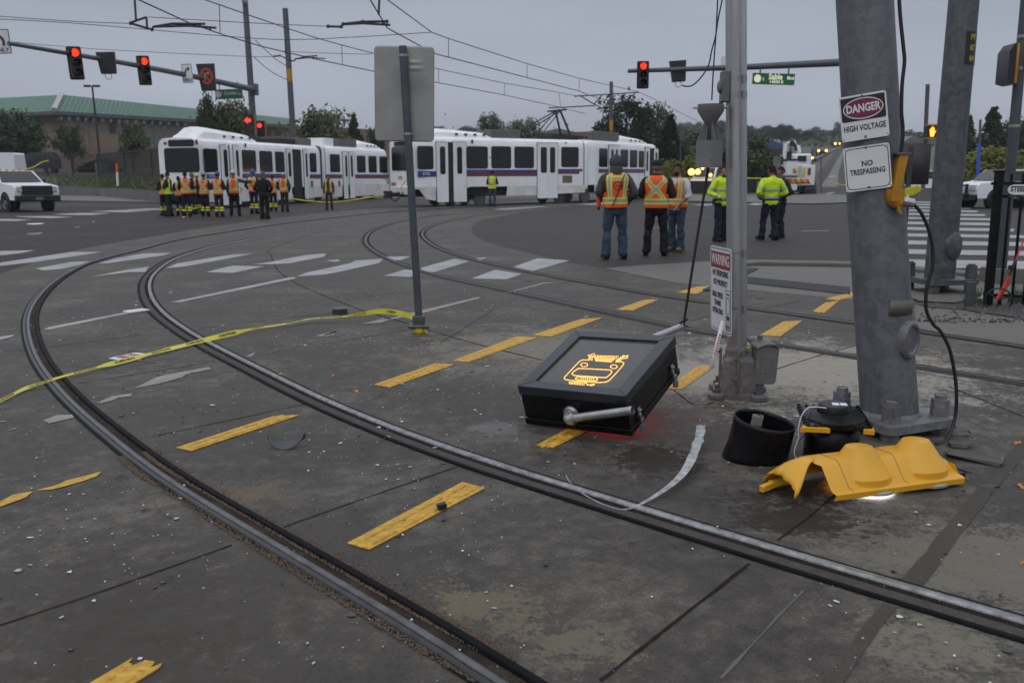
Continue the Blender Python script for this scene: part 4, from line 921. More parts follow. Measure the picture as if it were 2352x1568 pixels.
mb.build('frame_strip', M_['yellow'], ys, world=True, bevel=.003)
# lamp lenses under the housing
M_['lens'] = pm('clear_lens_rim', (.30, .31, .33), .12, var=.1, vs=20)
M_['lens_lit'] = emis('white_lamp_lit', (.95, .97, 1), 12)
for cu, lit in ((.36, True), (.80, False)):
    Q = YM @ T((cu * LY, .125, 0)); mb = MB(); c = Q.translation; c.z = 0
    mb.lathe([(.128, .018), (.135, .022), (.136, .034), (.12, .042)], T(c), 36); o = mb.build('lens_rim', M_['lens'], ys, world=True)
    if lit:
        mb = MB(); mb.lathe([(.126, .017), (.1, .012), (0, .010)], T(c), 36); mb.build('lit_lens', M_['lens_lit'], ys, world=True)
    else:
        mb = MB(); mb.lathe([(.126, .017), (0, .010)], T(c), 36); mb.build('dark_lens', M_['glass'], ys, world=True)
# ---- black tunnel visor standing on its slanted end
vb = at(1735, 1052); vis = thing('signal_visor', 'empty black tunnel visor standing on its slanted end, left of the lamp unit', 'visor', tuple(vb))
VM = T(P(1757, 964, vb.y - .02)) @ Matrix.Rotation(R(9), 4, 'Y') @ Matrix.Rotation(R(5), 4, 'X')
vr = .166; VI = VM.inverted()
def vf(u, v):
    a = 2 * math.pi * u; x, y = vr * math.cos(a), vr * math.sin(a)
    L = .25 + .10 * sstep(.1, .95, (1 - math.cos(a)) / 2) * 1.0
    gx = VM @ Vector((x, y, -1)); t = VM @ Vector((x, y, 0)); L2 = t.z / max(.1, (t - gx).z) - .003
    if math.cos(a) > -.2: L = L2
    else: L = min(L2, L + .1)
    fl = 1 + .10 * sstep(.5, 1, v) * max(0, -math.cos(a))
    return (x * fl, y * fl, -L * v)
mb = MB(); mb.grid(vf, 48, 10, lambda u, v: None if (.20 < u < .262 and .1 < v < .42) else 0, True, VM); mb.build('visor_shell', M_['blackgloss'], vis, world=True, solid=.004)
# ---- black lamp unit: visor below, square plate and round reflector on top
lb = at(1908, 1054); lamp = thing('lamp_unit', 'black lamp unit upside down with a round reflector hub and torn yellow tabs', 'lamp unit', tuple(lb))
hz = .25; LMx = T((lb.x, lb.y, hz)) @ Matrix.Rotation(R(-9), 4, 'Z') @ Matrix.Rotation(R(5), 4, 'X')
mb = MB(); mb.lathe([(.142, -.02), (.145, -.26)], LMx, 40, a0=0); mb.build('visor_tube', M_['blackgloss'], lamp, world=True, solid=.004)
mb = MB(); mb.prism(rrect(.345, .345, .02), -.022, 0, LMx)
for k in range(9):
    t = -.16 + .04 * k
    for s in (-1, 1): mb.box((t, s * .162, .004), (.012, .02, .008), LMx); mb.box((s * .162, t, .004), (.02, .012, .008), LMx)
mb.build('door_plate', M_['blackgloss'], lamp, world=True)
mb = MB(); mb.lathe([(.166, 0), (.166, .006), (.15, .012), (.10, .022), (.09, .026), (.082, .062), (.074, .070), (0, .071)], LMx, 40); mb.build('reflector', M_['blackgloss'], lamp, world=True, bevel=.002)
mb = MB()
for x in (.0, .042): mb.box((x + .005, -.01, .0722), (.036, .042, .002), LMx)
mb.build('paper_label', M_['signwhite'], lamp, world=True)
for pts in ([(-.205, -.19), (-.05, -.195), (-.065, -.165), (-.09, -.145), (-.19, -.15), (-.185, -.17)], [(.12, -.19), (.175, -.2), (.18, -.15), (.135, -.15)]):
    mb = MB(); mb.prism(pts, -.03, -.006, LMx); mb.build('yellow_tab', M_['yellow'], lamp, world=True)
LY_ = lb.y - .12
wire('thin_wire', [P(*ce(x, y), LY_) for x, y in ((970, 492), (900, 484), (840, 492), (795, 550), (775, 640), (776, 700), (750, 770), (748, 820), (775, 860))], .0028, M_['signwhite'], 'thin white wire looping down from the hub of the black lamp unit')
wire('thin_wire', [P(*ce(x, y), LY_ + .005) for x, y in ((945, 486), (880, 500), (855, 540), (848, 620), (800, 700), (760, 745), (742, 790), (750, 835))], .0028, M_['bluewire'], 'thin blue wire looping down from the hub of the black lamp unit')
# ---- torn silver strip
ss = [at(1299, 1090, .02), at(1313, 1112, .012), at(1350, 1140, .02), at(1400, 1163, .015), at(1445, 1168, .02), at(1500, 1141, .03), at(1543, 1112, .04), at(1571, 1084, .055), at(1591, 1048, .075), at(1604, 1012, .09), at(1610, 976, .10)]
pts = crom(ss, 5); n = len(pts); mb = MB(); r6 = random.Random(4)
def sf(u, v):
    i = round(v * (n - 1)); k = i / (n - 1); t = (pts[min(i + 1, n - 1)] - pts[max(i - 1, 0)]).normalized()
    flat = Vector((-t.y, t.x, 0)).normalized(); tilt = sstep(.3, .75, k)
    a = (Vector((0, 0, 1)) * (1 - tilt) * .6 + flat * (.25 + tilt)).normalized(); w = lerp(.003, .027, sstep(.35, .85, k)) * (1 + (.25 * r6.uniform(-1, 1) if k > .8 else 0))
    return pts[i] + a * w * (1 - 2 * u) + Vector((0, 0, .002 * math.cos(4 * math.pi * u) if tilt > .5 else 0))
mb.grid(sf, 4, n - 1)
M_['silver'] = pm('bare_aluminium_strip', (.40, .40, .40), .4, metal=.4, var=.5, vs=24)
tag(mb.build('metal_strip', M_['silver'], solid=.002), 'torn silver trim strip curling up from the bright rail', 'metal strip')
# ---- rubble by the base plate
M_['rubble'] = stained('broken_concrete', (.045, .042, .038), (.08, .074, .066), (.13, .122, .11), s1=6, s2=30, s3=120, rlo=.5, rhi=.9, bump=.8)
def chunk(c, size, rz, mat, name, label, cat, seed, group=None, tilt=0):
    r = random.Random(seed); bm = bmesh.new()
    for _ in range(16): bm.verts.new((r.uniform(-1, 1) * size[0] / 2, r.uniform(-1, 1) * size[1] / 2, r.uniform(0, 1) * size[2]))
    bmesh.ops.convex_hull(bm, input=bm.verts); bmesh.ops.delete(bm, geom=[v for v in bm.verts if not v.link_faces], context='VERTS')
    me = bpy.data.meshes.new(name); bm.to_mesh(me); bm.free(); me.materials.append(mat)
    o = bpy.data.objects.new(name, me); col.objects.link(o); o.location = c; o.rotation_euler = (tilt, 0, rz)
    return tag(o, label, cat, group)
for i, (px, py, sx_, sy_, sz_, rz, lb_) in enumerate([
        (2240, 1062, .34, .12, .05, -.75, 'long wedge of broken concrete pointing right from the big pole base'), (2205, 1030, .18, .09, .045, -.4, 'flat grey concrete slab leaning against the black cable end'),
        (2222, 1085, .16, .08, .05, -.6, 'concrete chunk right of the yellow signal back, below the long wedge'), (2190, 1003, .2, .1, .03, -.2, 'thin flake of broken concrete beside the big pole base plate corner'),
        (2157, 996, .10, .06, .05, .2, 'small concrete lump at the corner under the base plate'), (2222, 997, .06, .04, .03, 0, 'fist-sized concrete lump behind the black cable end'),
        (2186, 985, .07, .04, .03, .5, 'small brown concrete lump just right of the base plate')]):
    chunk(at(px, py, -.004), (sx_, sy_, sz_), rz, M_['rubble'], 'concrete_chunk', lb_, 'rubble', 20 + i, 'concrete rubble around the big pole base')
M_['darkchip'] = pm('dark_plastic', (.035, .038, .043), .35, var=.2, vs=10)
chunk(at(2268, 1120), (.11, .07, .02), .3, M_['darkchip'], 'plastic_shard', 'blue-grey plastic shard on the wide sealant line at the right', 'shard', 41)
chunk(at(1014, 1170, .012), (.055, .05, .045), .3, M_['black'], 'black_stone', 'black lump of stone lying on the near yellow tactile strip', 'stone', 42)
mb = MB(); c = at(654, 1032); mb.grid(lambda u, v: c + Vector((.11 * math.cos(R(lerp(185, 355, u))), .10 * math.sin(R(lerp(185, 355, u))) * (1 - .85 * v * math.sin(math.pi * u)) + .07, .006 + .05 * abs(math.cos(math.pi * u)) ** 2 + .03 * v)), 18, 4)
tag(mb.build('plastic_shard', M_['darkchip'], solid=.004), 'dark crescent-shaped plastic shard near the left yellow tactile strip', 'shard')
pk = at(781, 721); mb = MB(); mb.lathe([(.085, 0), (.09, .006), (.088, .065), (.08, .072), (0, .07)], T(pk), 24); tag(mb.build('round_cap', M_['darkchip']), 'dark round cap lying behind the caution tape', 'cap')
M_['orangechip'] = pm('orange_plastic', (.50, .17, .012), .45, var=.15, vs=20)
for i, (px, py, s, lb_) in enumerate([(641, 862, .085, 'largest orange plastic shard, beside the bright rail'), (765, 865, .045, 'small orange shard in the middle of the slab, left of the tactile row'), (820, 902, .06, 'pair-like sliver of orange plastic below the tactile row'), (2338, 1021, .07, 'orange shard at the right edge beyond the rubble'), (2342, 1120, .06, 'orange shard at the right edge level with the blue-grey shard'), (2348, 1297, .05, 'orange shard at the lower right edge near the bright rail')]):
    chunk(at(px, py), (s, s * .5, .018), rnd.uniform(0, 3), M_['orangechip'], 'orange_shard', lb_, 'shard', 60 + i, 'orange plastic shards on the slab')
# fallen plates on the road
def flat_plate(name, quad, label, mat):
    q = [at(*p, .016) for p in quad]; c = sum(q, Vector()) / 4
    x = ((q[1] - q[0]) + (q[2] - q[3])).normalized(); y = ((q[3] - q[0]) + (q[2] - q[1])); w = ((q[1] - q[0]).length + (q[2] - q[3]).length) / 2; h = y.length / 2
    y = (y - x * y.dot(x)).normalized(); return thing(name, label, 'sign', M=frame(c, x, y)), w, h
fs, w, h = flat_plate('fallen_sign', [c3(745, 980), c3(835, 992), c3(1010, 950), c3(890, 938)], 'white warning sign with a red oval lying flat on the slab under the caution tape', None)
mb = MB(); mb.prism(rrect(w, h, .02), -.006, 0); mb.build('sign_plate', M_['signwhite'], fs)
mb = MB(); mb.prism(rrect(w * .8, h * .62, .02), 0, .001); mb.build('black_panel', M_['signblack'], fs)
M_['pinkred'] = pm('faded_sign_red', (.30, .06, .08), .5); mb = MB(); mb.prism(el(w * .37, h * .27), .001, .002); mb.build('oval', M_['pinkred'], fs)
text('DANGER', .06, T((0, 0, .0026)), M_['signwhite'], fs, bold=.03, fit=w * .6)
pl, w, h = flat_plate('fallen_plate', [c3(838, 668), c3(885, 676), c3(1003, 656), c3(940, 648)], 'white metal plate lying flat against the inner left rail', None)
mb = MB(); mb.prism(rrect(w, h, .02), -.004, .012); mb.build('plate', M_['signwhite'], pl)
# ---- loose chips: crushed white plastic and grit spread over the slab
def scatter(name, n, mats, size, seed, box, cl, z=.010):
    r = random.Random(seed); mb = MB(); k = 0
    while k < n:
        X, Y = r.uniform(box[0], box[1]), box[2] + (box[3] - box[2]) * r.random() ** 1.15
        if r.random() > sstep(-.25, .45, noise.noise(Vector((X * cl, Y * cl, seed)))) * .9 + .12: continue
        if X > .2 and Y < 4.5 and r.random() < .55: continue
        p = Vector((X, Y, gz(Y) + z)); s = size * math.exp(r.gauss(-.25, .7)); a0 = r.uniform(0, 6.3); m = r.randint(3, 6); st = r.uniform(.3, 1); c, d = math.cos(a0 * 3), math.sin(a0 * 3)
        ti = r.uniform(-.35, .35); vs = []
        for i in range(m):
            a = a0 + 6.283 * i / m; rr = s * r.uniform(.55, 1); x, y = rr * math.cos(a), rr * math.sin(a) * st
            vs.append((p.x + x * c - y * d, p.y + x * d + y * c, p.z + .003 + x * ti * .35))
        lo = [(v[0], v[1], v[2] - .003) for v in vs]
        mb.add(vs + lo, [tuple(range(m))] + [(i, m + i, m + (i + 1) % m, (i + 1) % m) for i in range(m)], r.randrange(len(mats)), False); k += 1
    return tag(mb.build(name, mats), kind='stuff')
M_['chip'] = pm('white_chip', (.62, .63, .65), .5, var=.2, vs=60)
M_['chip2'] = pm('grey_chip', (.36, .37, .39), .5, var=.2, vs=60)
tag(scatter('white_chips', 3400, [M_['chip'], M_['chip2']], .0052, 11, (-5.5, 3.2, 1.4, 13), .9), 'small white chips of broken plastic and glass scattered over the slab', 'debris')
tag(scatter('large_white_chips', 150, [M_['chip']], .012, 12, (-5, 2.6, 1.5, 10), .5), 'larger white flakes of broken plastic among the small chips', 'debris')
tag(scatter('dark_grit', 700, [M_['black'], M_['rubble'], M_['darkchip']], .0058, 13, (-3, 4, 1.4, 8), .6), 'dark grit and pebbles scattered over the slab', 'debris')
M_['sand'] = pm('brown_sand', (.15, .115, .078), .9, var=.4, vs=80)
ctrA = [(354, 1091), (513, 1188), (667, 1281), (820, 1373), (974, 1465), (1128, 1552)]
r = random.Random(5); mb = MB(); pc = crom([at(*p) for p in [(300, 1048)] + ctrA], 8)
for k in range(8000):
    i = r.randrange(len(pc) - 1); q = pc[i].lerp(pc[i + 1], r.random()); t = (pc[i + 1] - pc[i]).normalized(); s = Vector((-t.y, t.x, 0))
    w = .055 + .05 * noise.noise(q * 2.6) + .03
    o = .062 + abs(r.gauss(0, 1)) * w * .5 if r.random() < .62 else -r.uniform(.037, .076)
    p = q + s * o; z = .012 if o > 0 else .010; e_ = r.uniform(.0025, .006)
    mb.add([(p.x + e_, p.y, z), (p.x - e_ * .6, p.y + e_, z), (p.x - e_ * .6, p.y - e_, z), (p.x, p.y, z + e_ * 1.4)], [(0, 1, 3), (1, 2, 3), (2, 0, 3)], 0, False)
tag(tag(mb.build('rail_sand', M_['sand']), kind='stuff'), 'brown grit lying along the outer rail and in its groove', 'grit')

# ---- leaning sign post with the back of a sign
po = at(964, 765); PY = po.y
post = thing('sign_post', 'steel post leaning right with the blank grey back of a traffic sign', 'sign post', tuple(po))
prd = pole_r(938.7, 956.3, 497, PY); pt = lambda y: P(lerp(964, 925, (765 - y) / 659), y, PY)
M_['postgrey'] = pm('post_grey', (.075, .085, .098), .45, metal=.3, var=.15, vs=5)
M_['signback'] = pm('sign_back_aluminium', (.30, .295, .28), .45, metal=.35, var=.2, vs=2.2, stretch=(1, 1, .5), bump=.05, bs=6)
mb = MB(); mb.tube([pt(745), pt(106)], prd, 20); mb.build('post_tube', M_['postgrey'], post, world=True)
mb = MB(); mb.tube([po, pt(745)], prd * 1.15, 16); mb.build('stub', M_['yellowold'], post, world=True)
mb = MB(); c = pt(735); mb.box(c, (.12, .12, .1)); mb.box(pt(748) + Vector((0, -.02, 0)), (.20, .07, .05)); mb.tube([pt(748) + Vector((-.11, -.06, 0)), pt(748) + Vector((.11, -.06, 0))], .018, 8)
for x in (-.035, .035): mb.tube([c + Vector((x, -.055, .01)), c + Vector((x, -.085, .01))], .014, 6)
mb.build('breakaway_coupling', M_['darksteel'], post, world=True, bevel=.006)
q = [P(856.6, 103.7, PY + .06), P(996.7, 108.7, PY + .06), P(998, 325.5, PY + .06), P(864, 325.5, PY + .06)]
x = ((q[1] - q[0]) + (q[2] - q[3])).normalized(); up = ((q[0] - q[3]) + (q[1] - q[2])).normalized(); w = ((q[1] - q[0]).length + (q[2] - q[3]).length) / 2; h = ((q[0] - q[3]).length + (q[1] - q[2]).length) / 2
SM = frame(sum(q, Vector()) / 4, x, up)
ol = rrect(w, h, .045, 5)
def inside(x, y):
    ax, ay = abs(x) - (w / 2 - .045), abs(y) - (h / 2 - .045); return not (ax > 0 and ay > 0 and math.hypot(ax, ay) > .045)
def panel(u, v):
    X, Y_ = (u - .5) * w, (v - .5) * h
    ax, ay = abs(X) - (w / 2 - .045), abs(Y_) - (h / 2 - .045)
    if ax > 0 and ay > 0:
        d = math.hypot(ax, ay)
        if d > .045: X = math.copysign(w / 2 - .045 + ax / d * .045, X); Y_ = math.copysign(h / 2 - .045 + ay / d * .045, Y_)
    z = .012 * math.exp(-((X - .08) / .16) ** 2 - ((Y_ - .2) / .16) ** 2) + .010 * math.exp(-((Y_ - .30) / .012) ** 2) * sstep(.03, .06, X) * (1 - sstep(.12, .2, X)) + .010 * math.exp(-((Y_ - .245) / .014) ** 2) * sstep(.03, .06, X) * (1 - sstep(.12, .22, X)) - .02 * sstep(.1, .32, X) * sstep(-.1, .3, Y_)
    return (X, Y_, z)
mb = MB(); mb.grid(panel, 40, 60); mb.build('sign_panel', M_['signback'], post, world=False, solid=.003, angle=80).matrix_parent_inverse = wmat(post).inverted() @ SM
for y in (128, 308):
    mb = MB(); c = pt(y); mb.lathe([(prd * 1.08, -.012), (prd * 1.1, 0), (prd * 1.08, .012)], frame(c, (1, 0, 0), None, (pt(100) - pt(500)).normalized()), 20); mb.tube([c + Vector((-prd * 1.25, .03, 0)), c + Vector((prd * 1.25, .03, 0))], .012, 8); mb.build('u_clamp', M_['steel'], post, world=True)
mb = MB(); r = random.Random(2); c = at(962, 766, .0095); mb.add([c + Vector((.2 * math.cos(k * .35) * r.uniform(.8, 1.05), .2 * math.sin(k * .35) * r.uniform(.8, 1.05), 0)) for k in range(18)], [tuple(range(18))], 0, False)
tag(mb.build('patch', stained('reddish_patch', (.05, .035, .03), (.08, .058, .05), (.12, .10, .09), s1=3, s2=14)), kind='structure')

# ---- caution tape from the post across the tracks
M_['tape'] = pm('yellow_tape', (.56, .50, .015), .32, var=.12, vs=6)
tp = [(-420, 1090), (-200, 1005), (-30, 937)] + [c3(x, y) for x, y in ((0, 1265), (170, 1180), (290, 1140), (420, 1100), (650, 1040), (830, 995), (1080, 930), (1340, 865), (1500, 825), (1700, 780), (1900, 750), (2080, 715), (2200, 705), (2352, 695))] + [c3b(x, y) for x, y in ((130, 608), (250, 590), (330, 580), (420, 588), (480, 602), (528, 618))]
hs_ = [.03, .03, .03, .03, .03, .035, .04, .04, .035, .035, .035, .04, .04, .045, .05, .06, .07, .08, .09, .11, .12, .13, .13, .13]
tpp = crom([at(px, py, z) for (px, py), z in zip(tp, hs_)], 8); tpp = resample(tpp, .05); n = len(tpp)
tw = []
for i in range(n):
    k = i / (n - 1); wv = noise.noise(Vector((i * .16, 3.1, 0))); ph = 0.5 + .9 * noise.noise(Vector((i * .05, 7, 0)))
    narrow = .42 + .58 * sstep(-.15, .35, noise.noise(Vector((i * .11, 1.7, 2)))); narrow = max(narrow, sstep(.80, .9, k)); tw.append((ph if k < .82 else 1.35, .029 * narrow))
def tf(u, v):
    i = round(v * (n - 1)); t = (tpp[min(i + 1, n - 1)] - tpp[max(i - 1, 0)]).normalized(); f = Vector((-t.y, t.x, 0)).normalized(); b = f * math.cos(tw[i][0]) + Vector((0, 0, 1)) * math.sin(tw[i][0])
    return tpp[i] + b * tw[i][1] * (2 * u - 1)
tape = thing('caution_tape', 'yellow caution tape stretched low over the rails from the sign post to the left edge', 'tape', tuple(tpp[-1]))
mb = MB(); mb.grid(tf, 2, n - 1); mb.build('tape_band', M_['tape'], tape, world=True)
M_['tapeink'] = pm('tape_ink', (.02, .019, .01), .5)
words = ['CUIDADO', 'CAUTION']; i = 4; k = 0
while i < n - 9:
    t = (tpp[i + 5] - tpp[i]).normalized(); f = Vector((-t.y, t.x, 0)).normalized(); b = f * math.cos(tw[i + 3][0]) + Vector((0, 0, 1)) * math.sin(tw[i + 3][0])
    F_ = frame(tpp[i + 3] + t.cross(b) * .003, t, b); o = text(words[k % 2], tw[i + 3][1] * 1.25, F_, M_['tapeink'], tape, bold=.02, fit=.24); o.matrix_parent_inverse = wmat(tape).inverted(); i += 9; k += 1
mb = MB(); c0 = pt(752)
for k in range(3): mb.tube(crom([c0 + Vector((.06 * math.cos(a * 1.05 + k), .06 * math.sin(a * 1.05 + k), -.03 + .02 * k + .01 * math.sin(a))) for a in range(7)], 3), [(.02, .004)] * 19, 6)
mb.tube(crom([c0 + Vector((.05, -.04, 0)), c0 + Vector((.08, -.06, -.05)), c0 + Vector((.085, -.05, -.1))], 4), [(.018, .003)] * 9, 6); mb.build('tape_knot', M_['tape'], tape, world=True)

# ---- right side: perforated post, fence, measuring wheel, stub, litter
M_['perf'] = pm('perforated_steel', (.075, .08, .085), .5, metal=.4, var=.2, vs=8)
M_['brownback'] = pm('dark_sign_back', (.042, .038, .036), .55, var=.12, vs=3)
QY = 15.6; pf0, pf1 = P(2070, 615, QY), P(2111, 337, QY)
pf = thing('sign_post', 'perforated square steel post with a dark sign back, behind the big pole', 'sign post', tuple(pf0))
F_ = frame(pf0, (1, .25, 0), None, (pf1 - pf0).normalized()); Lp = (pf1 - pf0).length
mb = MB(); mb.box((0, 0, Lp / 2), (.06, .06, Lp), F_); mb.build('post_tube', M_['perf'], pf, world=True)
mb = MB()
for k in range(int(Lp / .075)): mb.lathe([(.013, 0), (0, .0005)], F_ @ T((0, -.0305, .04 + k * .075)) @ Matrix.Rotation(R(90), 4, 'X'), 8)
mb.build('post_hole', M_['signblack'], pf, world=True)
q = [P(2072, 331, QY + .06), P(2140, 331, QY + .06), P(2132, 424, QY + .06), P(2062, 424, QY + .06)]
mb = MB(); mb.add(q, [(0, 3, 2, 1)], 0, False); mb.build('sign_panel', M_['brownback'], pf, world=True, solid=.006)
wire('yellow_tape', [P(x, y, QY - .08) for x, y in ((2060, 468), (2080, 440), (2098, 435), (2112, 432), (2098, 441), (2085, 444), (2082, 458))], [(.05, .004)] * 25, M_['tape'], 'yellow tape tied round the perforated post', 'tape')
FY = at(2268, 703).y; fp0 = at(2268, 703)
fence = thing('steel_fence', 'black steel picket fence at the right edge carrying a small white maker plate', 'fence', tuple(fp0))
def fpost(px0, py0, px1, py1, r, nm, cap=False):
    a, b = P(px0, py0, FY), P(px1, py1, FY); F_ = frame(a, (1, .12, 0), None, (b - a).normalized()); L = (b - a).length; mb = MB(); mb.box((0, 0, L / 2), (2 * r, 2 * r, L), F_)
    if cap: mb.box((0, 0, L + .012), (2.5 * r, 2.5 * r, .025), F_)
    mb.build(nm, M_['blackgloss'], fence, world=True, bevel=.004)
fpost(2268, 706, 2290, 396, .04, 'fence_post', True)
for k in range(6): fpost(2296 + 26.5 * k, 702 + 4 * k, 2320.5 + 28 * k, 399 - 2 * k, .013, 'picket')
for y0, y1 in ((421.6, 421), (451, 450.5), (677, 686)):
    a, b = P(2278, y0, FY - .0), P(2480, y1, FY - .0); F_ = frame(a, b - a, None, (0, 0, 1)); mb = MB(); mb.box(((b - a).length / 2, 0, 0), ((b - a).length, .036, .036), F_); mb.build('rail', M_['blackgloss'], fence, world=True)
mp_ = P(2352, 436, FY - .05); FM = frame(mp_, (1, .03, 0), None, (0, 0, 1)) @ Matrix.Rotation(R(90), 4, 'X')
fpl = thing('maker_plate', 'small white plate lettered STEEL fixed to the black fence', 'sign', M=FM)
k_ = FY / FPX; mb = MB(); mb.prism([(-38 * k_, 0), (-33 * k_, 9 * k_), (-24 * k_, 12 * k_), (60 * k_, 12 * k_), (60 * k_, -11 * k_), (-24 * k_, -11 * k_), (-33 * k_, -8 * k_)], -.004, 0); mb.build('plate', M_['signwhite'], fpl)
text('STEEL', .085, T((-13 * k_, 1.5 * k_, .001)), M_['signblack'], fpl, bold=.035, fit=36 * k_); text('TOLL FREE  1-', .03, T((-2 * k_, -15 * k_, .002)), M_['lidgrey'], fpl, bold=.02, fit=66 * k_)
M_['redpaint'] = pm('fluorescent_red', (.62, .014, .012), .4, var=.08)
WYd = FY - .25; whc = P(2293, 689, WYd)
mw = thing('measuring_wheel', 'red measuring wheel with a black wheel, leaning on the black fence', 'measuring wheel', tuple(at(2293, 716)))
WM = T(whc) @ Matrix.Rotation(R(-25), 4, 'Z') @ Matrix.Rotation(R(90), 4, 'X'); mb = MB(); tr = .14
mb.grid(lambda u, v: WM @ Vector(((tr + .010 * math.cos(6.283 * v)) * math.cos(6.283 * u), (tr + .010 * math.cos(6.283 * v)) * math.sin(6.283 * u), .014 * math.sin(6.283 * v))), 40, 8, 0, True)
for k in range(3): a = 2.1 * k + .4; mb.tube([WM @ Vector((0, 0, 0)), WM @ Vector((tr * math.cos(a), tr * math.sin(a), 0))], .009, 6)
mb.build('wheel', M_['rubber'], mw, world=True)
mb = MB(); f0 = P(2313, 646, WYd); tp0 = P(2372, 500, WYd + .12)
for s in (-.03, .03): mb.tube([whc + Vector((s - .01, -.03 if s < 0 else .03, 0)), f0 + Vector((s * .7, 0, -.03)), f0], .013, 6)
mb.tube([f0, P(2318, 632, WYd)], .014, 8); mb.tube([P(2332, 600, WYd + .03), tp0], .0095, 8); mb.build('handle', M_['redpaint'], mw, world=True)
mb = MB(); mb.tube([P(2318, 632, WYd), P(2324, 618, WYd + .01), P(2333, 598, WYd + .03)], .018, 8); mb.box(P(2322, 614, WYd - .01), (.05, .03, .05)); mb.build('grip_joint', M_['rubber'], mw, world=True)
M_['gravel'] = stained('gravel_bed', (.02, .018, .016), (.045, .04, .035), (.10, .094, .085), s1=4, s2=22, s3=60, rlo=.7, rhi=.95, grain=.5, bump=1.0)
sheet('gravel', [(2100, 700), (2140, 690), (2260, 695), (2352, 702), (2700, 735), (2700, 800), (2352, 735), (2230, 716), (2130, 708)], M_['gravel'], .016)
sheet('footing', [(2080, 668), (2180, 662), (2246, 672), (2252, 690), (2190, 700), (2110, 696), (2084, 684)], M_['apron'], .03)
r = random.Random(8); mb = MB()
for k in range(520):
    p = at(r.uniform(2110, 2420), r.uniform(692, 742), .012)
    if p.y < at(2200, 735).y or r.random() < .3:
        s = r.uniform(.008, .026); mb.ball((p.x, p.y, p.z + s * .3), (s * r.uniform(.7, 1.3), s, s * .7), 5, r.randrange(3), None, 3)
tag(tag(mb.build('gravel_stones', [M_['rubble'], M_['darkchip'], M_['lidgrey']]), kind='stuff'), 'loose stones in the gravel bed under the fence', 'gravel')
st = thing('steel_stub', 'short galvanised angle stub beside the second pole footing', 'stub', tuple(at(2226, 706))); a = P(2226, 706, at(2226, 706).y)
mb = MB(); mb.box(a + Vector((0, 0, .15)), (.11, .05, .32)); mb.box(a + Vector((-.08, .08, .31)), (.3, .04, .03), ); mb.build('stub_body', M_['perf'], st, world=True, bevel=.004)
chunk(at(2262, 693), (.22, .12, .10), .3, M_['signwhite'], 'paper_litter', 'crumpled white paper at the foot of the black fence post', 'litter', 71)
# grass tufts at the fence foot
M_['weed'] = pm('weed_green', (.05, .075, .015), .7, var=.35, vs=9)
r = random.Random(31); mb = MB()
for k in range(260):
    p = at(r.choice((2232, 2250, 2330, 2345)) + r.gauss(0, 9), r.uniform(680, 700), .01); h = r.uniform(.05, .2); a = r.uniform(0, 6.3); b = Vector((math.cos(a), math.sin(a), 0)); s = Vector((-b.y, b.x, 0)) * .006
    mb.add([p - s, p + s, p + b * h * .4 + Vector((0, 0, h))], [(0, 1, 2)], 0, False)
tag(tag(mb.build('weeds', M_['weed']), kind='stuff'), 'weeds growing at the foot of the fence and pole footing', 'weeds')
# signal pole at the right edge with pedestrian heads
rb = at(2290, 690); RY = 13.2; rp0, rp1 = P(2298, 640, RY), P(2362, -60, RY)
rpole = thing('signal_pole', 'plain grey signal pole behind the fence at the right edge, with a yellow-backed signal head', 'signal pole', tuple(P(2297, 668, RY)))
rpr = pole_r(2303, 2328.5, 402, RY); mb = MB(); mb.tube([rp0, rp1], rpr, 24); mb.build('pole_shaft', M_['postgrey'], rpole, world=True)
mb = MB(); b_ = P(2297, 668, RY); loft(mb, [(rrect(.52, .52, .05), 0), (rrect(.44, .44, .05), .34)], T(b_)); mb.build('concrete_footing', M_['apron'], rpole, world=True)
mb = MB(); mb.box(rp0 + Vector((0, 0, .03)), (.27, .27, .2)); mb.build('base_collar', M_['darksteel'], rpole, world=True, bevel=.02)
ax = lambda y: P(lerp(2298, 2356.5, (640 - y) / 640), y, RY)
for y in (85, 158, 290): mb = MB(); mb.lathe([(rpr, -.02), (rpr * 1.05, -.016), (rpr * 1.05, .016), (rpr, .02)], frame(ax(y), (1, 0, 0), None, (rp1 - rp0).normalized()), 24); mb.build('band_clamp', M_['steel'], rpole, world=True)
q = ax(160); mb = MB(); hp = P(2326, 150, RY); mb.box(P(2322, 150, RY), (.05, .34, .56)); mb.build('signal_backplate', M_['yellowold'], rpole, world=True, bevel=.02)
mb = MB(); mb.prism([(0, -.28), (.10, -.25), (.10, .17), (.03, .28), (-.03, .28), (-.03, -.28)], -.16, .16, frame(P(2319, 150, RY), (-1, 0, 0), (0, 0, 1))); mb.build('signal_visor', M_['black'], rpole, world=True)
mb = MB(); mb.box(P(2360, 118, RY), (.1, .3, .5)); mb.box(P(2330, 116, RY), (.2, .05, .04)); mb.build('signal_head', M_['yellowold'], rpole, world=True, bevel=.02)
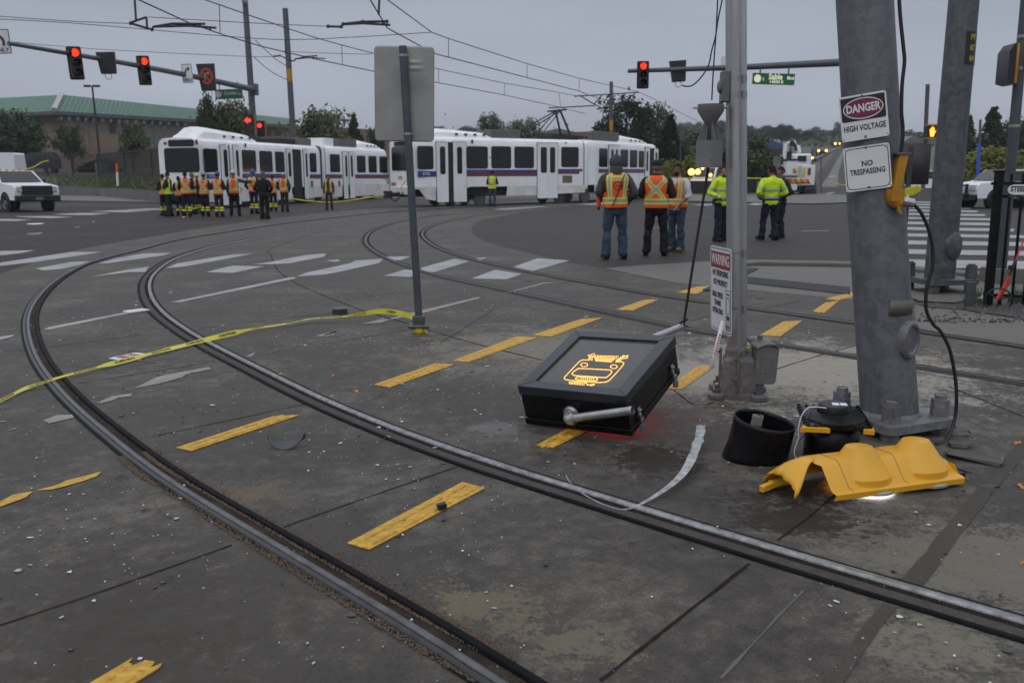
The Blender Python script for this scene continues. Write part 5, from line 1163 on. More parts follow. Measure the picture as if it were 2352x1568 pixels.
# ================================================================ trams
M_['tram'] = pm('tram_white_paint', (.80, .80, .81), .32, var=.11, vs=1.2, stretch=(1, 1, .4))
M_['tramlow'] = pm('tram_dusty_white', (.66, .65, .64), .4, var=.2, vs=1.5)
M_['tramblue'] = pm('tram_blue', (.022, .05, .22), .35, var=.1); M_['tramred'] = pm('tram_red', (.20, .035, .03), .35, var=.12)
M_['tramglass'] = pm('tram_window_glass', (.010, .011, .013), .1, var=.4, vs=.7, rvar=.05)
M_['tramdark'] = pm('tram_underbody', (.016, .016, .016), .7, var=.3, vs=5)
M_['roofgrey'] = pm('roof_unit_grey', (.12, .115, .11), .6, var=.2, vs=3)
M_['rustcap'] = pm('brown_panel', (.16, .125, .09), .6, var=.2, vs=6)
def tram(label, F, A, E, cw, cd, ca_, conv, zr):
    """F, A, E: near-side bottom points at front, articulation and rear; data read off the photograph through conv()"""
    root = thing('light_rail_tram', label, 'tram', tuple(F), group=None)
    up = Vector((0, 0, 1)); W = cw or 2.62
    halves = []
    for a, b in ((F, A), (A, E)):
        x = Vector((b.x - a.x, b.y - a.y, 0)); L = x.length; x.normalize(); y = Vector((-x.y, x.x, 0))
        if y.y < 0 and abs(y.y) > .2 or (y.x > 0 and abs(y.y) <= .2): y = -y
        halves.append((Matrix.Translation(a) @ Matrix((x, y, up)).transposed().to_4x4(), L, y))
    def on_side(h, px, py):
        M, L, y = halves[h]; return M.inverted() @ plane_pt(*conv(px, py), M.translation, y)
    def on_front(px, py):
        M, L, y = halves[0]; n = M.to_3x3() @ Vector((1, 0, 0)); return M.inverted() @ plane_pt(*conv(px, py), M.translation, n)
    def side_rect(h, r, rad, t0, t1, mat, nm, parent=root):
        a, b = on_side(h, r[0], r[1]), on_side(h, r[2], r[3]); M = halves[h][0]
        c, w, hh = (a + b) / 2, abs(b.x - a.x), abs(a.z - b.z); mb = MB()
        mb.prism([(c.x + p[0], c.z + p[1]) for p in rrect(w, hh, min(rad, w * .45, hh * .45), 3)], t0, t1, M @ Matrix.Rotation(R(90), 4, 'X'))
        return mb.build(nm, mat, parent, world=True)
    zf = 1.0; H = zr
    for h in (0, 1):
        M, L, y = halves[h]; g = .22
        x0, x1 = (0, L - g) if h == 0 else (g, L)
        sec = [(0, zf - .02), (0, H - .55), (.02, H - .36), (.10, H - .18), (.30, H - .05), (W / 2, H), (W - .30, H - .05), (W - .10, H - .18), (W - .02, H - .36), (W, H - .55), (W, zf - .02)]
        def taper(x):                          # cab ends draw in slightly
            e = x if h == 0 else L - x
            return .10 * max(0, 1 - e / .9)
        xs = [x0, x0 + .03, x0 + .3, x0 + .9, (x0 + x1) / 2, x1 - .9, x1 - .3, x1 - .03, x1]
        k = len(sec) - 1; mb = MB()
        def fn(u, v):
            xx = xs[round(v * 8)]; q = sec[round(u * k)]; s = 1 - taper(xx) * 2 / W; e = .985 if (xx in (x0, x1)) else 1
            return ((xx), W / 2 + (q[0] - W / 2) * s * e, zf + (q[1] - zf) * (1 - (1 - e) * .5) - (0 if abs(q[1] - zf) > .05 else 0))
        mb.grid(fn, k, 8, M=M)
        for v in (0, 1):
            ring_ = [fn(i / k, v) for i in range(k + 1)]; mb.add(ring_, [tuple(range(k + 1)) if v == 1 else tuple(reversed(range(k + 1)))], 0, False, M)
        mb.build('body', M_['tram'], root, angle=24, world=True)
        mb = MB(); mb.box(((x0 + x1) / 2, W / 2, .82), (x1 - x0 - .5, W - .5, .5), M)
        for cx in (([L * .30] if h == 0 else [L * .72])):
            mb.box((cx, W / 2, .45), (2.3, W - .9, .3), M)
        mb.build('underbody', M_['tramdark'], root, world=True)
        for cx in ((L * .30, L * .94) if h == 0 else (L * .72,)):
            for dx in (-.9, .9):
                mb = MB(); mb.tube([M @ Vector((cx + dx, .42, .36)), M @ Vector((cx + dx, .55, .36))], .36, 20); mb.tube([M @ Vector((cx + dx, W - .55, .36)), M @ Vector((cx + dx, W - .42, .36))], .36, 20)
                mb.build('wheelset', M_['darksteel'], root, world=True)
        for poly in cd['skirt'][h]:
            mb = MB(); pts = [on_side(h, *p) for p in poly]; mb.prism([(p.x, min(p.z, zf)) for p in pts], -.03, .002, M @ Matrix.Rotation(R(90), 4, 'X')); mb.build('skirt', M_['tramlow'], root, world=True)
        mb = MB(); mb.box((L / 2, W - .02, .72), (L - 1, .03, .55), M); mb.build('skirt', M_['tramlow'], root, world=True)
    for h, rs in ((0, cd['win'][0]), (1, cd['win'][1])):
        for r in rs:
            f = side_rect(h, r, .12, -.004, .008, M_['tramglass'], 'window')
    for h, doors in ((0, cd['door'][0]), (1, cd['door'][1])):
        for d in doors:
            if d[0] == 'gap': side_rect(h, d[1], .01, -.01, .012, M_['tramdark'], 'door_opening'); continue
            e = d[1]; side_rect(h, (e[0] - 3, e[1] - 4, e[2] + 3, e[3]), .03, -.01, .016, M_['tramdark'], 'door_seal'); o = side_rect(h, d[1], .03, 0, .03, M_['tram'], 'door')
            if len(d) > 2: side_rect(h, d[2], .10, .028, .034, M_['tramglass'], 'door_window', o)
    for h, r, m in cd['stripe']: side_rect(h, r, .005, 0, .012, M_[m], 'stripe')
    for h, r, m in cd.get('panel', ()): side_rect(h, r, .02, 0, .01, M_[m], 'vent_panel')
    for h, r, s, mm in cd.get('text', ()):
        a, b = on_side(h, r[0], r[1]), on_side(h, r[2], r[3]); M = halves[h][0]; c = (a + b) / 2
        o = text(s, abs(a.z - b.z) * 1.2, M @ T((c.x, -.016, c.z)) @ Matrix.Rotation(R(90), 4, 'X'), M_[mm], root, bold=.02, fit=abs(b.x - a.x)); o.matrix_parent_inverse = wmat(root).inverted()
    # cab front
    M = halves[0][0]; FMx = M @ Matrix.Rotation(R(-90), 4, 'Z') @ Matrix.Rotation(R(90), 4, 'X')      # x: to the far side is -x here
    def front_rect(r, rad, t0, t1, mat, nm):
        a, b = on_front(r[0], r[1]), on_front(r[2], r[3]); c = (a + b) / 2; mb = MB()
        mb.prism([(-c.y + p[0], c.z + p[1]) for p in rrect(abs(a.y - b.y), abs(a.z - b.z), rad, 3)], t0, t1, FMx); return mb.build(nm, mat, root, world=True)
    for r, rad, t1, mat, nm in cd['front']: front_rect(r, rad, -.02, t1, M_[mat], nm)
    mb = MB(); mb.box((.02, W / 2, .80), (.2, W - .35, .42), M); mb.build('front_apron', M_['tramlow'], root, world=True, bevel=.04)
    mb = MB(); mb.tube([M @ Vector((.3, W / 2, .62)), M @ Vector((-.75, W / 2, .62))], .11, 10); mb.box((-.75, W / 2, .62), (.3, .42, .36), M); mb.tube(crom([M @ Vector((0, W / 2 - .4, .8)), M @ Vector((-.5, W / 2 - .35, .3)), M @ Vector((-.7, W / 2 - .1, .5))], 5), .04, 6); mb.build('coupler', M_['tramdark'], root, world=True)
    # bellows
    a, b = halves[0][0], halves[1][0]; La = halves[0][1]
    mb = MB()
    for i in range(5):
        t = i / 4; P0 = (a @ Vector((La - .22, .04, 0))).lerp(b @ Vector((.22, .04, 0)), t); P1 = (a @ Vector((La - .22, W - .04, 0))).lerp(b @ Vector((.22, W - .04, 0)), t)
        d = (P1 - P0).normalized(); F_ = frame((P0 + P1) / 2, d, (0, 0, 1)); s = 1.0 if i % 2 == 0 else .96
        mb.prism([(p[0] * s, p[1] + 2.05) for p in rrect(2.52, 2.7, .25)], -.05, .05, F_)
    mb.build('bellows', M_['tramdark'], root, world=True)
    P0 = (a @ Vector((La - .22, .02, 0))).lerp(b @ Vector((.22, .02, 0)), .5); P1 = (a @ Vector((La - .22, W - .02, 0))).lerp(b @ Vector((.22, W - .02, 0)), .5)
    mb = MB(); mb.prism([(p[0], p[1] + 2.05) for p in rrect(2.6, 2.76, .25)], -.13, .13, frame((P0 + P1) / 2, (P1 - P0).normalized(), (0, 0, 1))); mb.build('articulation_panel', M_['tram'], root, world=True)
    # roof equipment (half, x0, x1 as fractions, y0, y1, height, material, kind)
    for h, f0, f1, y0, y1, hh, mat, kind in cd['roof']:
        M, L, y = halves[h]; x0, x1 = f0 * L, f1 * L; mb = MB()
        if kind == 'shroud':
            sec = [(y0, 0), (y0 + .1, .6), (y0 + .38, .92), ((y0 + y1) / 2, 1), (y1 - .38, .92), (y1 - .1, .6), (y1, 0)]; n = 8
            pr = [0, .55, .98, 1, .86, .76, .66, .36, .05]
            mb.grid(lambda u, v: (lerp(x0, x1, [0, .05, .14, .22, .5, .75, .88, .96, 1][round(v * 8)]), sec[round(u * 6)][0], H - .14 + (.14 + hh) * sec[round(u * 6)][1] * pr[round(v * 8)]), 6, 8, M=M)
            o = mb.build('roof_shroud', M_[mat], root, world=True, angle=30)
            for i in range(4): mb = MB(); mb.box((lerp(x0, x1, .42 + .14 * i), y0 + .035, H + hh * .25), (.16, .05, .09), M); mb.build('shroud_vent', M_['tramdark'], o, world=True)
        else:
            mb.box(((x0 + x1) / 2, (y0 + y1) / 2, H - .1 + (hh + .1) / 2), (x1 - x0, y1 - y0, hh + .1), M); mb.build('roof_unit', M_[mat], root, world=True, bevel=.03)
    if 'panto' in cd:
        h, fx, apex = cd['panto']; M, L, y = halves[h]; a = halves[h][0] @ Vector((fx * L, W / 2, H + .25)); ap = P(*conv(*apex), a.y - .2); x = M.to_3x3() @ Vector((1, 0, 0)); yy = y
        mb = MB(); mb.box((fx * L, W / 2, H + .12), (2.2, 1.2, .12), M)
        for s in (-.45, .45): mb.tube([a + yy * s + Vector((0, 0, -.05)), ap + yy * s * .5], .06, 8); mb.tube([ap + yy * s * .5, a - x * 3.1 + yy * s + Vector((0, 0, .1))], .035, 6); mb.tube([ap + yy * s * .5, a - x * 2.0 + yy * s * .6 + Vector((0, 0, -.1))], .03, 6)
        mb.tube([ap + yy * -.8 + Vector((0, 0, .02)), ap + yy * .8 + Vector((0, 0, .02))], .05, 8); mb.tube([ap + yy * -.6 - x * .3, ap + yy * .6 - x * .3], .04, 6); mb.build('pantograph', M_['tramdark'], root, world=True)
    return root, halves
q2 = lambda x, y: (x / 3.4133 + 861.3, y / 3.4133 + 229.7)
q1_ = lambda x, y: (x / 4.0 + 344.5, y / 4.0 + 229.7)
def base(px, Y): p = P(px, 440, Y); return Vector((p.x, p.y, gz(Y) + .02))
d2 = dict(
    win=([(330, 360, 460, 545), (716, 362, 886, 540), (910, 362, 1068, 538), (1092, 365, 1246, 536), (1460, 368, 1596, 528)], [(1757, 378, 1822, 527), (1925, 388, 1983, 528), (1998, 392, 2055, 530), (2068, 398, 2108, 530)]),
    door=([('gap', (572, 330, 614, 798)), ('leaf', (478, 330, 577, 800), (505, 365, 552, 583)), ('leaf', (610, 330, 718, 797), (640, 368, 683, 580)), ('leaf', (1272, 338, 1352, 770), (1297, 370, 1345, 572)), ('leaf', (1354, 338, 1430, 768), (1370, 370, 1410, 572))],
          [('leaf', (1833, 355, 1870, 715), (1848, 388, 1866, 530)), ('leaf', (1872, 355, 1908, 715), (1884, 388, 1900, 530)), ('gap', (2146, 378, 2186, 600)), ('leaf', (2120, 372, 2146, 690), (2126, 402, 2137, 560)), ('leaf', (2188, 382, 2212, 680), (2196, 410, 2207, 560))]),
    stripe=[(0, (715, 546, 1274, 572), 'tramblue'), (0, (715, 572, 1274, 597), 'tramred'), (0, (1433, 541, 1625, 560), 'tramblue'), (0, (1433, 560, 1600, 580), 'tramred'), (0, (335, 558, 480, 603), 'tramblue'), (1, (1752, 540, 1832, 556), 'tramblue'), (1, (1752, 556, 1832, 572), 'tramred'), (1, (1910, 540, 2112, 556), 'tramblue'), (1, (1910, 556, 2112, 572), 'tramred')],
    panel=[(0, (1470, 592, 1545, 650), 'rustcap'), (0, (754, 312, 770, 340), 'tramdark'), (0, (1490, 330, 1502, 342), 'tramdark'), (0, (895, 445, 905, 460), 'orangechip')],
    text=[(0, (375, 568, 430, 594), 'RTD', 'signwhite'), (0, (735, 552, 860, 566), 'RTD-Denver', 'lidgrey')],
    skirt=([[(305, 560), (478, 560), (478, 790), (405, 778), (345, 700), (305, 700)], [(718, 560), (1270, 560), (1270, 745), (1030, 752), (1040, 660), (770, 660), (718, 690)], [(1430, 560), (1645, 560), (1645, 725), (1430, 735)]],
           [[(1722, 560), (1833, 560), (1833, 712), (1722, 718)], [(1908, 560), (2115, 560), (2115, 700), (1908, 708)]]),
    front=[((130, 372, 298, 552), .12, .02, 'tramglass', 'windscreen'), ((150, 330, 240, 362), .05, .02, 'tramglass', 'destination_sign'), ((132, 645, 150, 672), .03, .03, 'steel', 'headlight'), ((152, 645, 166, 672), .03, .03, 'orangechip', 'marker_light'), ((272, 640, 290, 668), .03, .03, 'steel', 'headlight')],
    roof=[(0, .10, .46, .3, 2.3, .42, 'tram', 'shroud'), (0, .45, .62, .5, 2.1, .40, 'roofgrey', 'box'), (0, .84, .98, .5, 2.1, .22, 'tramdark', 'box'), (1, .06, .16, .5, 1.6, .42, 'rustcap', 'box'), (1, .2, .5, .4, 2.2, .5, 'roofgrey', 'box'), (1, .46, .93, .3, 2.3, .42, 'tram', 'shroud')],
    panto=(0, .955, (1434, 86)))
tr2, h2_ = tram('white articulated tram with raised pantograph, right of the leaning sign post', base(948, 45.5), base(1347, 51.6), base(1509, 59.5), 0, d2, 0, q2, 3.56)
M, L, y = h2_[0]
o = text('RTD', .22, M @ T((-.035, 1.3, 1.45)) @ Matrix.Rotation(R(-90), 4, 'Z') @ Matrix.Rotation(R(90), 4, 'X'), M_['tramred'], tr2, bold=.02); o.matrix_parent_inverse = wmat(tr2).inverted()
d1 = dict(
    win=([(488, 445, 628, 665), (840, 458, 980, 665), (1000, 466, 1130, 665), (1145, 473, 1240, 665), (1463, 487, 1533, 665)], [(1650, 497, 1748, 665), (1898, 510, 1983, 668), (2005, 514, 2085, 668), (2105, 518, 2183, 670)]),
    door=([('gap', (718, 412, 760, 960)), ('leaf', (640, 412, 722, 965), (668, 455, 718, 710)), ('leaf', (758, 415, 836, 955), (782, 460, 820, 705)), ('gap', (1306, 452, 1404, 905)), ('leaf', (1248, 450, 1306, 915), (1262, 484, 1298, 705)), ('leaf', (1404, 455, 1460, 905), (1422, 490, 1448, 708))],
          [('leaf', (1766, 475, 1822, 905), (1787, 508, 1812, 705)), ('leaf', (1824, 478, 1884, 900), (1838, 510, 1864, 708))]),
    stripe=[(0, (850, 676, 1246, 697), 'tramblue'), (0, (850, 697, 1246, 718), 'tramred'), (0, (1468, 683, 1575, 702), 'tramblue'), (0, (1468, 702, 1565, 722), 'tramred'), (0, (520, 682, 632, 722), 'tramblue'), (1, (1608, 683, 1765, 702), 'tramblue'), (1, (1608, 702, 1765, 721), 'tramred'), (1, (1886, 684, 2195, 702), 'tramblue'), (1, (1886, 702, 2195, 720), 'tramred')],
    panel=[(0, (1475, 742, 1500, 800), 'rustcap'), (1, (1728, 740, 1750, 795), 'rustcap'), (0, (868, 398, 884, 432), 'tramdark'), (0, (988, 555, 998, 575), 'orangechip')],
    text=[(0, (545, 690, 600, 712), 'RTD', 'signwhite'), (0, (862, 680, 960, 693), 'RTD-Denver', 'lidgrey')],
    skirt=([[(472, 680), (640, 680), (640, 940), (520, 935), (480, 900)], [(836, 680), (1248, 680), (1248, 915), (940, 925), (850, 935), (836, 940)], [(1460, 680), (1585, 680), (1585, 888), (1460, 900)]],
           [[(1600, 680), (1766, 680), (1766, 890), (1600, 892)], [(1884, 680), (2195, 680), (2195, 862), (1884, 885)]]),
    front=[((128, 443, 458, 664), .14, .02, 'tramglass', 'windscreen'), ((166, 368, 406, 426), .08, .02, 'tramglass', 'destination_sign'), ((128, 388, 154, 412), .02, .03, 'tramred', 'marker_light'), ((416, 366, 440, 410), .02, .03, 'tramred', 'marker_light'), ((140, 780, 200, 810), .04, .03, 'steel', 'headlight'), ((390, 780, 450, 810), .04, .03, 'steel', 'headlight')],
    roof=[(0, .05, .50, .45, 2.15, .60, 'tram', 'shroud'), (0, .50, .60, .5, 2.0, .2, 'tramdark', 'box'), (0, .70, .82, .5, 2.0, .3, 'tramdark', 'box'), (0, .86, .97, .5, 2.0, .4, 'roofgrey', 'box'), (1, .12, .26, .5, 1.7, .45, 'tram', 'box'), (1, .30, .58, .4, 2.2, .45, 'roofgrey', 'box'), (1, .56, .98, .3, 2.3, .5, 'tram', 'shroud')])
tr1, h1_ = tram('white articulated tram with a wide blank windscreen, behind the crowd of workers', base(462, 44.3), base(743, 56), base(893, 64), 2.42, d1, 0, q1_, 3.46)
# ================================================================ people
SK = {'fair': pm('skin_fair', (.36, .20, .145), .55, var=.08, vs=20), 'tan': pm('skin_tan', (.24, .125, .085), .55, var=.08, vs=20), 'dark': pm('skin_dark', (.09, .05, .035), .55, var=.08, vs=20)}
def cloth(name, c, var=.16): return pm(name, c, .85, var=var, vs=7, bump=.35, bs=22, spec=.25)
CL = {'jeans': cloth('blue_denim', (.040, .060, .095)), 'black': cloth('black_cloth', (.012, .012, .014)), 'navy': cloth('navy_cloth', (.014, .017, .028)), 'grey': cloth('grey_cloth', (.055, .057, .062)), 'olive': cloth('dark_olive_cloth', (.022, .02, .014)),
      'white': cloth('white_cotton', (.50, .50, .54), .06), 'lime': pm('lime_fabric', (.52, .72, .01), .7, var=.1, vs=6, bump=.3, bs=20, emit=(.6, .85, .02), es=.0), 'darkgrey': cloth('dark_grey_cloth', (.028, .028, .03)), 'brown': cloth('brown_leather', (.075, .05, .03)), 'tanboot': cloth('tan_boot', (.16, .11, .06)), 'boot': cloth('dark_boot', (.016, .015, .014)),
      'hair': cloth('dark_hair', (.012, .009, .007)), 'greyhair': cloth('grey_hair', (.11, .10, .09)), 'greencap': cloth('dark_green_knit', (.022, .028, .014)), 'bluehat': pm('blue_helmet', (.02, .055, .22), .35), 'greyhat': pm('grey_helmet', (.22, .22, .23), .4), 'whitehat': pm('pale_helmet', (.42, .42, .42), .4), 'yellowhat': pm('yellow_cap', (.45, .40, .03), .6)}
V_OR = pm('orange_vest', (.72, .10, .014), .7, var=.08, vs=8, bump=.25, bs=25); V_YE = pm('yellow_vest_trim', (.66, .66, .02), .6, var=.06); V_SI = pm('silver_reflective', (.30, .31, .31), .45, var=.1); V_LI = CL['lime']
VM4 = [V_OR, V_YE, V_SI, V_LI]
SEC = [(.84, .150, .112), (.90, .166, .122), (1.0, .160, .118), (1.15, .172, .124), (1.28, .188, .132), (1.38, .198, .130), (1.44, .186, .116), (1.485, .125, .092), (1.52, .075, .075)]
def sec_at(z):
    for (a, ax_, ay), (b, bx, by) in zip(SEC, SEC[1:]):
        if z <= b: t = max(0, (z - a) / (b - a)); return lerp(ax_, bx, t), lerp(ay, by, t)
    return SEC[-1][1:]
_fold = bpy.data.textures.new('folds', 'CLOUDS'); _fold.noise_scale = .13; _fold.noise_depth = 2
def remesh(o, vox, smooth=4, fold=0):
    md = o.modifiers.new('merge', 'REMESH'); md.mode = 'VOXEL'; md.voxel_size = vox; md.use_smooth_shade = True
    s = o.modifiers.new('smooth', 'SMOOTH'); s.iterations = smooth; s.factor = .5
    if fold: d = o.modifiers.new('folds', 'DISPLACE'); d.texture = _fold; d.strength = fold; d.mid_level = .5
    return o
def stripe_fn(kind):
    def m(u, v):
        a = 2 * math.pi * u; x, yv = math.cos(a), math.sin(a)     # yv<0 is the chest side, >0 the back
        z = lerp(.90, 1.5, v)
        band = lambda c, w, q: 2 if abs(q - c) < w else (1 if abs(q - c) < w * 1.9 else None)
        side = abs(x) > .80 if kind != 'open' else abs(x) > .78
        if side and z > 1.16 + .0: return None
        if yv < 0 and kind == 'open' and abs(x) < .42: return None
        if yv < 0 and z > 1.30 and abs(x) < (z - 1.30) * 2.2: return None
        base = 3 if kind in ('lime', 'limeh') else 0
        if kind == 'lime':
            r = band(1.12, .03, z) or (2 if abs(abs(x) - .45) < .10 and z > 1.1 else None)
            return base if r is None else (0 if r == 1 else 2)
        if kind == 'limeh':
            if v < .10 or (side and z < 1.2) or abs(abs(x) - .62) < .16: return 3
            return None if abs(x) < .46 and z > 1.0 else 3
        if kind == 'block':
            r = band(1.04, .026, z)
            if r: return r
            if abs(abs(x) - .58) < .20 and z > 1.04: return 1 if abs(abs(x) - .58) > .10 else 2
            return 0
        r = band(1.02, .028, z)
        if r: return r
        if kind == 'x' and yv > 0 and z > 1.05:
            t = (z - 1.05) / .40; d = min(abs(x - lerp(-.72, .72, t)), abs(x + lerp(-.72, .72, t)))
            if d < .11: return 2
            if d < .21: return 1
            return 0
        if z > 1.02:
            r = band(.56, .085, abs(x))
            if r: return r
            if yv > 0 and kind == 'h': 
                r = band(1.40, .022, z)
                if r: return r
        return 0
    return m
def person(px, py, ytop, rz, label, top='grey', vest=None, legs='navy', boots='boot', hat=None, hair='hair', skin='fair', arms='down', bands=False, stance=.10, lod=1, sleeves=None, group=None, extras=(), lean=0, headturn=0, bulk=1.0, step=0):
    g = at(px, py, .012); Hh = P(px, ytop, g.y).z - g.z; k = Hh / 1.80
    root = thing('person', label, 'person', tuple(g), R(rz), group); root.scale = (k * bulk, k * bulk, k)
    v1, v2 = (.010, .013) if lod else (.016, .020)
    hipx = .092; fx = stance
    knee = [(-.5 * (hipx + fx) - .004, -.02, .48), (.5 * (hipx + fx) + .004, -.02 - step * .5, .48)]; foot = [(-fx, .02 + step * .3, .06), (fx, .02 - step, .06)]
    A = {'down': [(-.25, .03, 1.14), (-.245, -.06, .88)], 'pocket': [(-.295, .08, 1.15), (-.20, -.11, .96)], 'front': [(-.27, .0, 1.15), (-.10, -.24, 1.10)], 'hold': [(-.25, -.03, 1.13), (-.06, -.27, 1.30)], 'cross': [(-.26, -.05, 1.15), (.06, -.20, 1.20)], 'back': [(-.28, .10, 1.14), (-.08, .17, .98)], 'belt': [(-.31, .06, 1.15), (-.19, -.12, 1.03)],
         'point': [(-.42, -.10, 1.36), (-.66, -.22, 1.36)], 'low': [(-.25, -.02, 1.14), (-.12, -.20, .92)]}
    aL, aR = (arms if isinstance(arms, tuple) else (arms, arms))
    el = [A[aL][0], tuple([-A[aR][0][0], A[aR][0][1], A[aR][0][2]])]; wr_ = [A[aL][1], tuple([-A[aR][1][0], A[aR][1][1] + .015, A[aR][1][2] + .01])]
    # body: one surface (legs, trunk, neck, head, arms, hands)
    b = MB()
    for s in (0, 1):
        sg = -1 if s == 0 else 1
        b.tube([(sg * hipx, 0, .93), knee[s], foot[s]], [.068, .048, .038], 8); b.tube([foot[s], (foot[s][0] * 1.05, foot[s][1] - .13, .035)], [.035, .03], 6)
        sh = Vector((sg * .178, 0, 1.425)); e_, w_ = Vector(el[s]), Vector(wr_[s])
        b.tube([sh, e_, w_], [.044, .034, .026], 8)
        d = (w_ - e_).normalized(); sd = Vector((0, 0, 1)).cross(d); sd = sd.normalized() if sd.length > .2 else Vector((1, 0, 0)); nn = d.cross(sd)
        pm_ = w_ + d * .075; b.tube([w_ - d * .01, w_ + d * .03, pm_], [(.020, .026), (.017, .040), (.014, .040)], 8, up=tuple(nn))
        for f in range(4):
            o0 = pm_ + sd * (.030 - .020 * f); L = (.062, .074, .070, .054)[f]
            b.tube([o0 - d * .012, o0 + d * L * .5 - nn * .006, o0 + d * L * .85 - nn * .026], [.0095, .009, .007], 6)
        b.tube([w_ + d * .02 + sd * .026, w_ + d * .05 + sd * .052, w_ + d * .082 + sd * .056 - nn * .012], [.013, .011, .008], 6)
    b.tube([(0, 0, z) for z, _, _ in SEC], [(y_ * .80, x_ * .80) for _, x_, y_ in SEC], 14, up=(0, 1, 0))
    b.tube([(0, .01, 1.45), (0, -.005, 1.58)], [.062, .055], 10)
    ht = math.radians(headturn); HM_ = T((0, -.012, 1.665)) @ Matrix.Rotation(ht, 4, 'Z')
    b.ball((0, .012, .02), (.076, .092, .105), 16, 0, HM_, 10); b.ball((0, -.028, -.045), (.056, .060, .070), 12, 0, HM_, 8)
    b.tube([(0, -.088, .02), (0, -.108, -.022), (0, -.09, -.034)], [.010, .016, .010], 6, M=HM_)
    b.ball((0, -.082, -.062), (.024, .014, .009), 8, 0, HM_, 4); b.ball((0, -.070, -.098), (.026, .022, .018), 8, 0, HM_, 4)
    for s in (-1, 1):
        b.ball((s * .078, .012, -.004), (.010, .020, .030), 6, 0, HM_, 5); b.ball((s * .031, -.078, .034), (.022, .012, .009), 6, 0, HM_, 4); b.ball((s * .042, -.07, -.02), (.02, .02, .02), 6, 0, HM_, 4)
    bo = remesh(b.build('body', SK[skin], root), v1 * .9 if lod else v1, 2)
    if lod:
        mb = MB()
        for s in (-1, 1): mb.ball((s * .031, -.090, .016), (.010, .006, .007), 8, 0, HM_, 5)
        mb.build('eyes', M_['signblack'], root)
    # trousers
    t = MB()
    t.tube([(0, .0, .76), (0, .002, .86), (0, 0, .93), (0, 0, 1.02)], [(.095, .12), (.118, .158), (.122, .165), (.114, .158)], 16, up=(0, 1, 0))
    for s in (0, 1):
        sg = -1 if s == 0 else 1; H_, K_, F_ = Vector((sg * hipx, .005, .90)), Vector(knee[s]), Vector(foot[s])
        rr_ = random.Random(int(px * 7 + s)); pts, rad = [], []
        for i in range(13):
            q = i / 12; p = H_.lerp(K_, q * 2) if q < .5 else K_.lerp(F_, q * 2 - 1)
            w = lerp(.098, .070, min(1, q * 1.9)) if q < .53 else lerp(.070, .074, (q - .53) / .47)
            pts.append(p + Vector((rr_.uniform(-.004, .004), rr_.uniform(-.006, .006), 0))); rad.append(w * rr_.uniform(.95, 1.05))
        t.tube(pts, rad, 12)
    remesh(t.build('trousers', CL[legs], root), v2, 3, .05)
    if bands:
        for s in (0, 1):
            K_, F_ = Vector(knee[s]), Vector(foot[s]); mb = MB()
            for q in (.28, .52):
                c = K_.lerp(F_, q); d = (F_ - K_).normalized(); mb.lathe([(.079, -.036), (.083, -.034), (.083, .034), (.079, .036)], frame(c, (1, 0, 0), None, -d), 14, 0)
            mb.build('leg_band', V_YE, root)
    for s in (0, 1):
        F_ = Vector(foot[s]); mb = MB(); o_ = -.02
        mb.grid(lambda u, v: (F_.x + (1 if s else -1) * .02 * v + (.048 - .012 * abs(v - .4)) * math.cos(2 * math.pi * u) * (1 if v < .95 else .3), F_.y + .075 - .285 * v, max(-.0, .045 + (.058 * (1 - v) ** .8 + .028) * math.sin(2 * math.pi * u))), 12, 8, 0, True)
        mb.tube([F_ + Vector((0, 0, -.02)), F_ + Vector((0, .005, .1))], [.055, .056], 12)
        mb.build('boot', CL[boots], root)
    # jacket or shirt with sleeves
    j = MB(); j.tube([(0, 0, z) for z, _, _ in SEC[:-1]], [(y_ * 1.04, x_ * 1.04) for _, x_, y_ in SEC[:-1]], 18, up=(0, 1, 0))
    for s in (0, 1):
        sg = -1 if s == 0 else 1; sh, e_, w_ = Vector((sg * .172, 0, 1.418)), Vector(el[s]), Vector(wr_[s])
        if sleeves == 'rolled': w_ = e_.lerp(w_, .25)
        c_ = crom([sh - Vector((sg * .05, 0, .02)), sh, sh.lerp(e_, .5) + Vector((sg * .008, .0, 0)), e_, e_.lerp(w_, .5), w_], 3); N = len(c_)
        rr_ = random.Random(int(px * 3 + s)); j.tube(c_, [lerp(.078, .050, i / (N - 1)) * rr_.uniform(.95, 1.06) for i in range(N)], 12)
    if top != 'white': j.tube([(0, .012, 1.46), (0, .004, 1.535)], [.088, .076], 14)
    remesh(j.build('shirt' if top == 'white' else 'jacket', CL[top], root), v2, 3, .035)
    if top == 'lime':
        mb = MB()
        for z in (1.02, 1.20):
            x_, y_ = sec_at(z); mb.tube([(0, 0, z - .025), (0, 0, z + .025)], [(y_ * 1.04 + .008, x_ * 1.04 + .008)] * 2, 24, up=(0, 1, 0), cap=False)
        mb.build('reflective_band', V_SI, root)
        for s in (0, 1):
            e_, w_ = Vector(el[s]), Vector(wr_[s]); sh = Vector((-.172 if s == 0 else .172, 0, 1.418)); mb = MB()
            for a, c in ((sh, e_), (e_, w_)):
                q0 = a.lerp(c, .60); d = (c - a).normalized(); mb.tube([q0, q0 + d * .05], [.074 if a is sh else .064] * 2, 16, cap=False)
            mb.build('sleeve_band', V_SI, root)
        mb = MB(); mb.tube([(0, .0, 1.49), (0, -.0, 1.545)], [.086, .078], 16); mb.build('dark_collar', CL['black'], root)
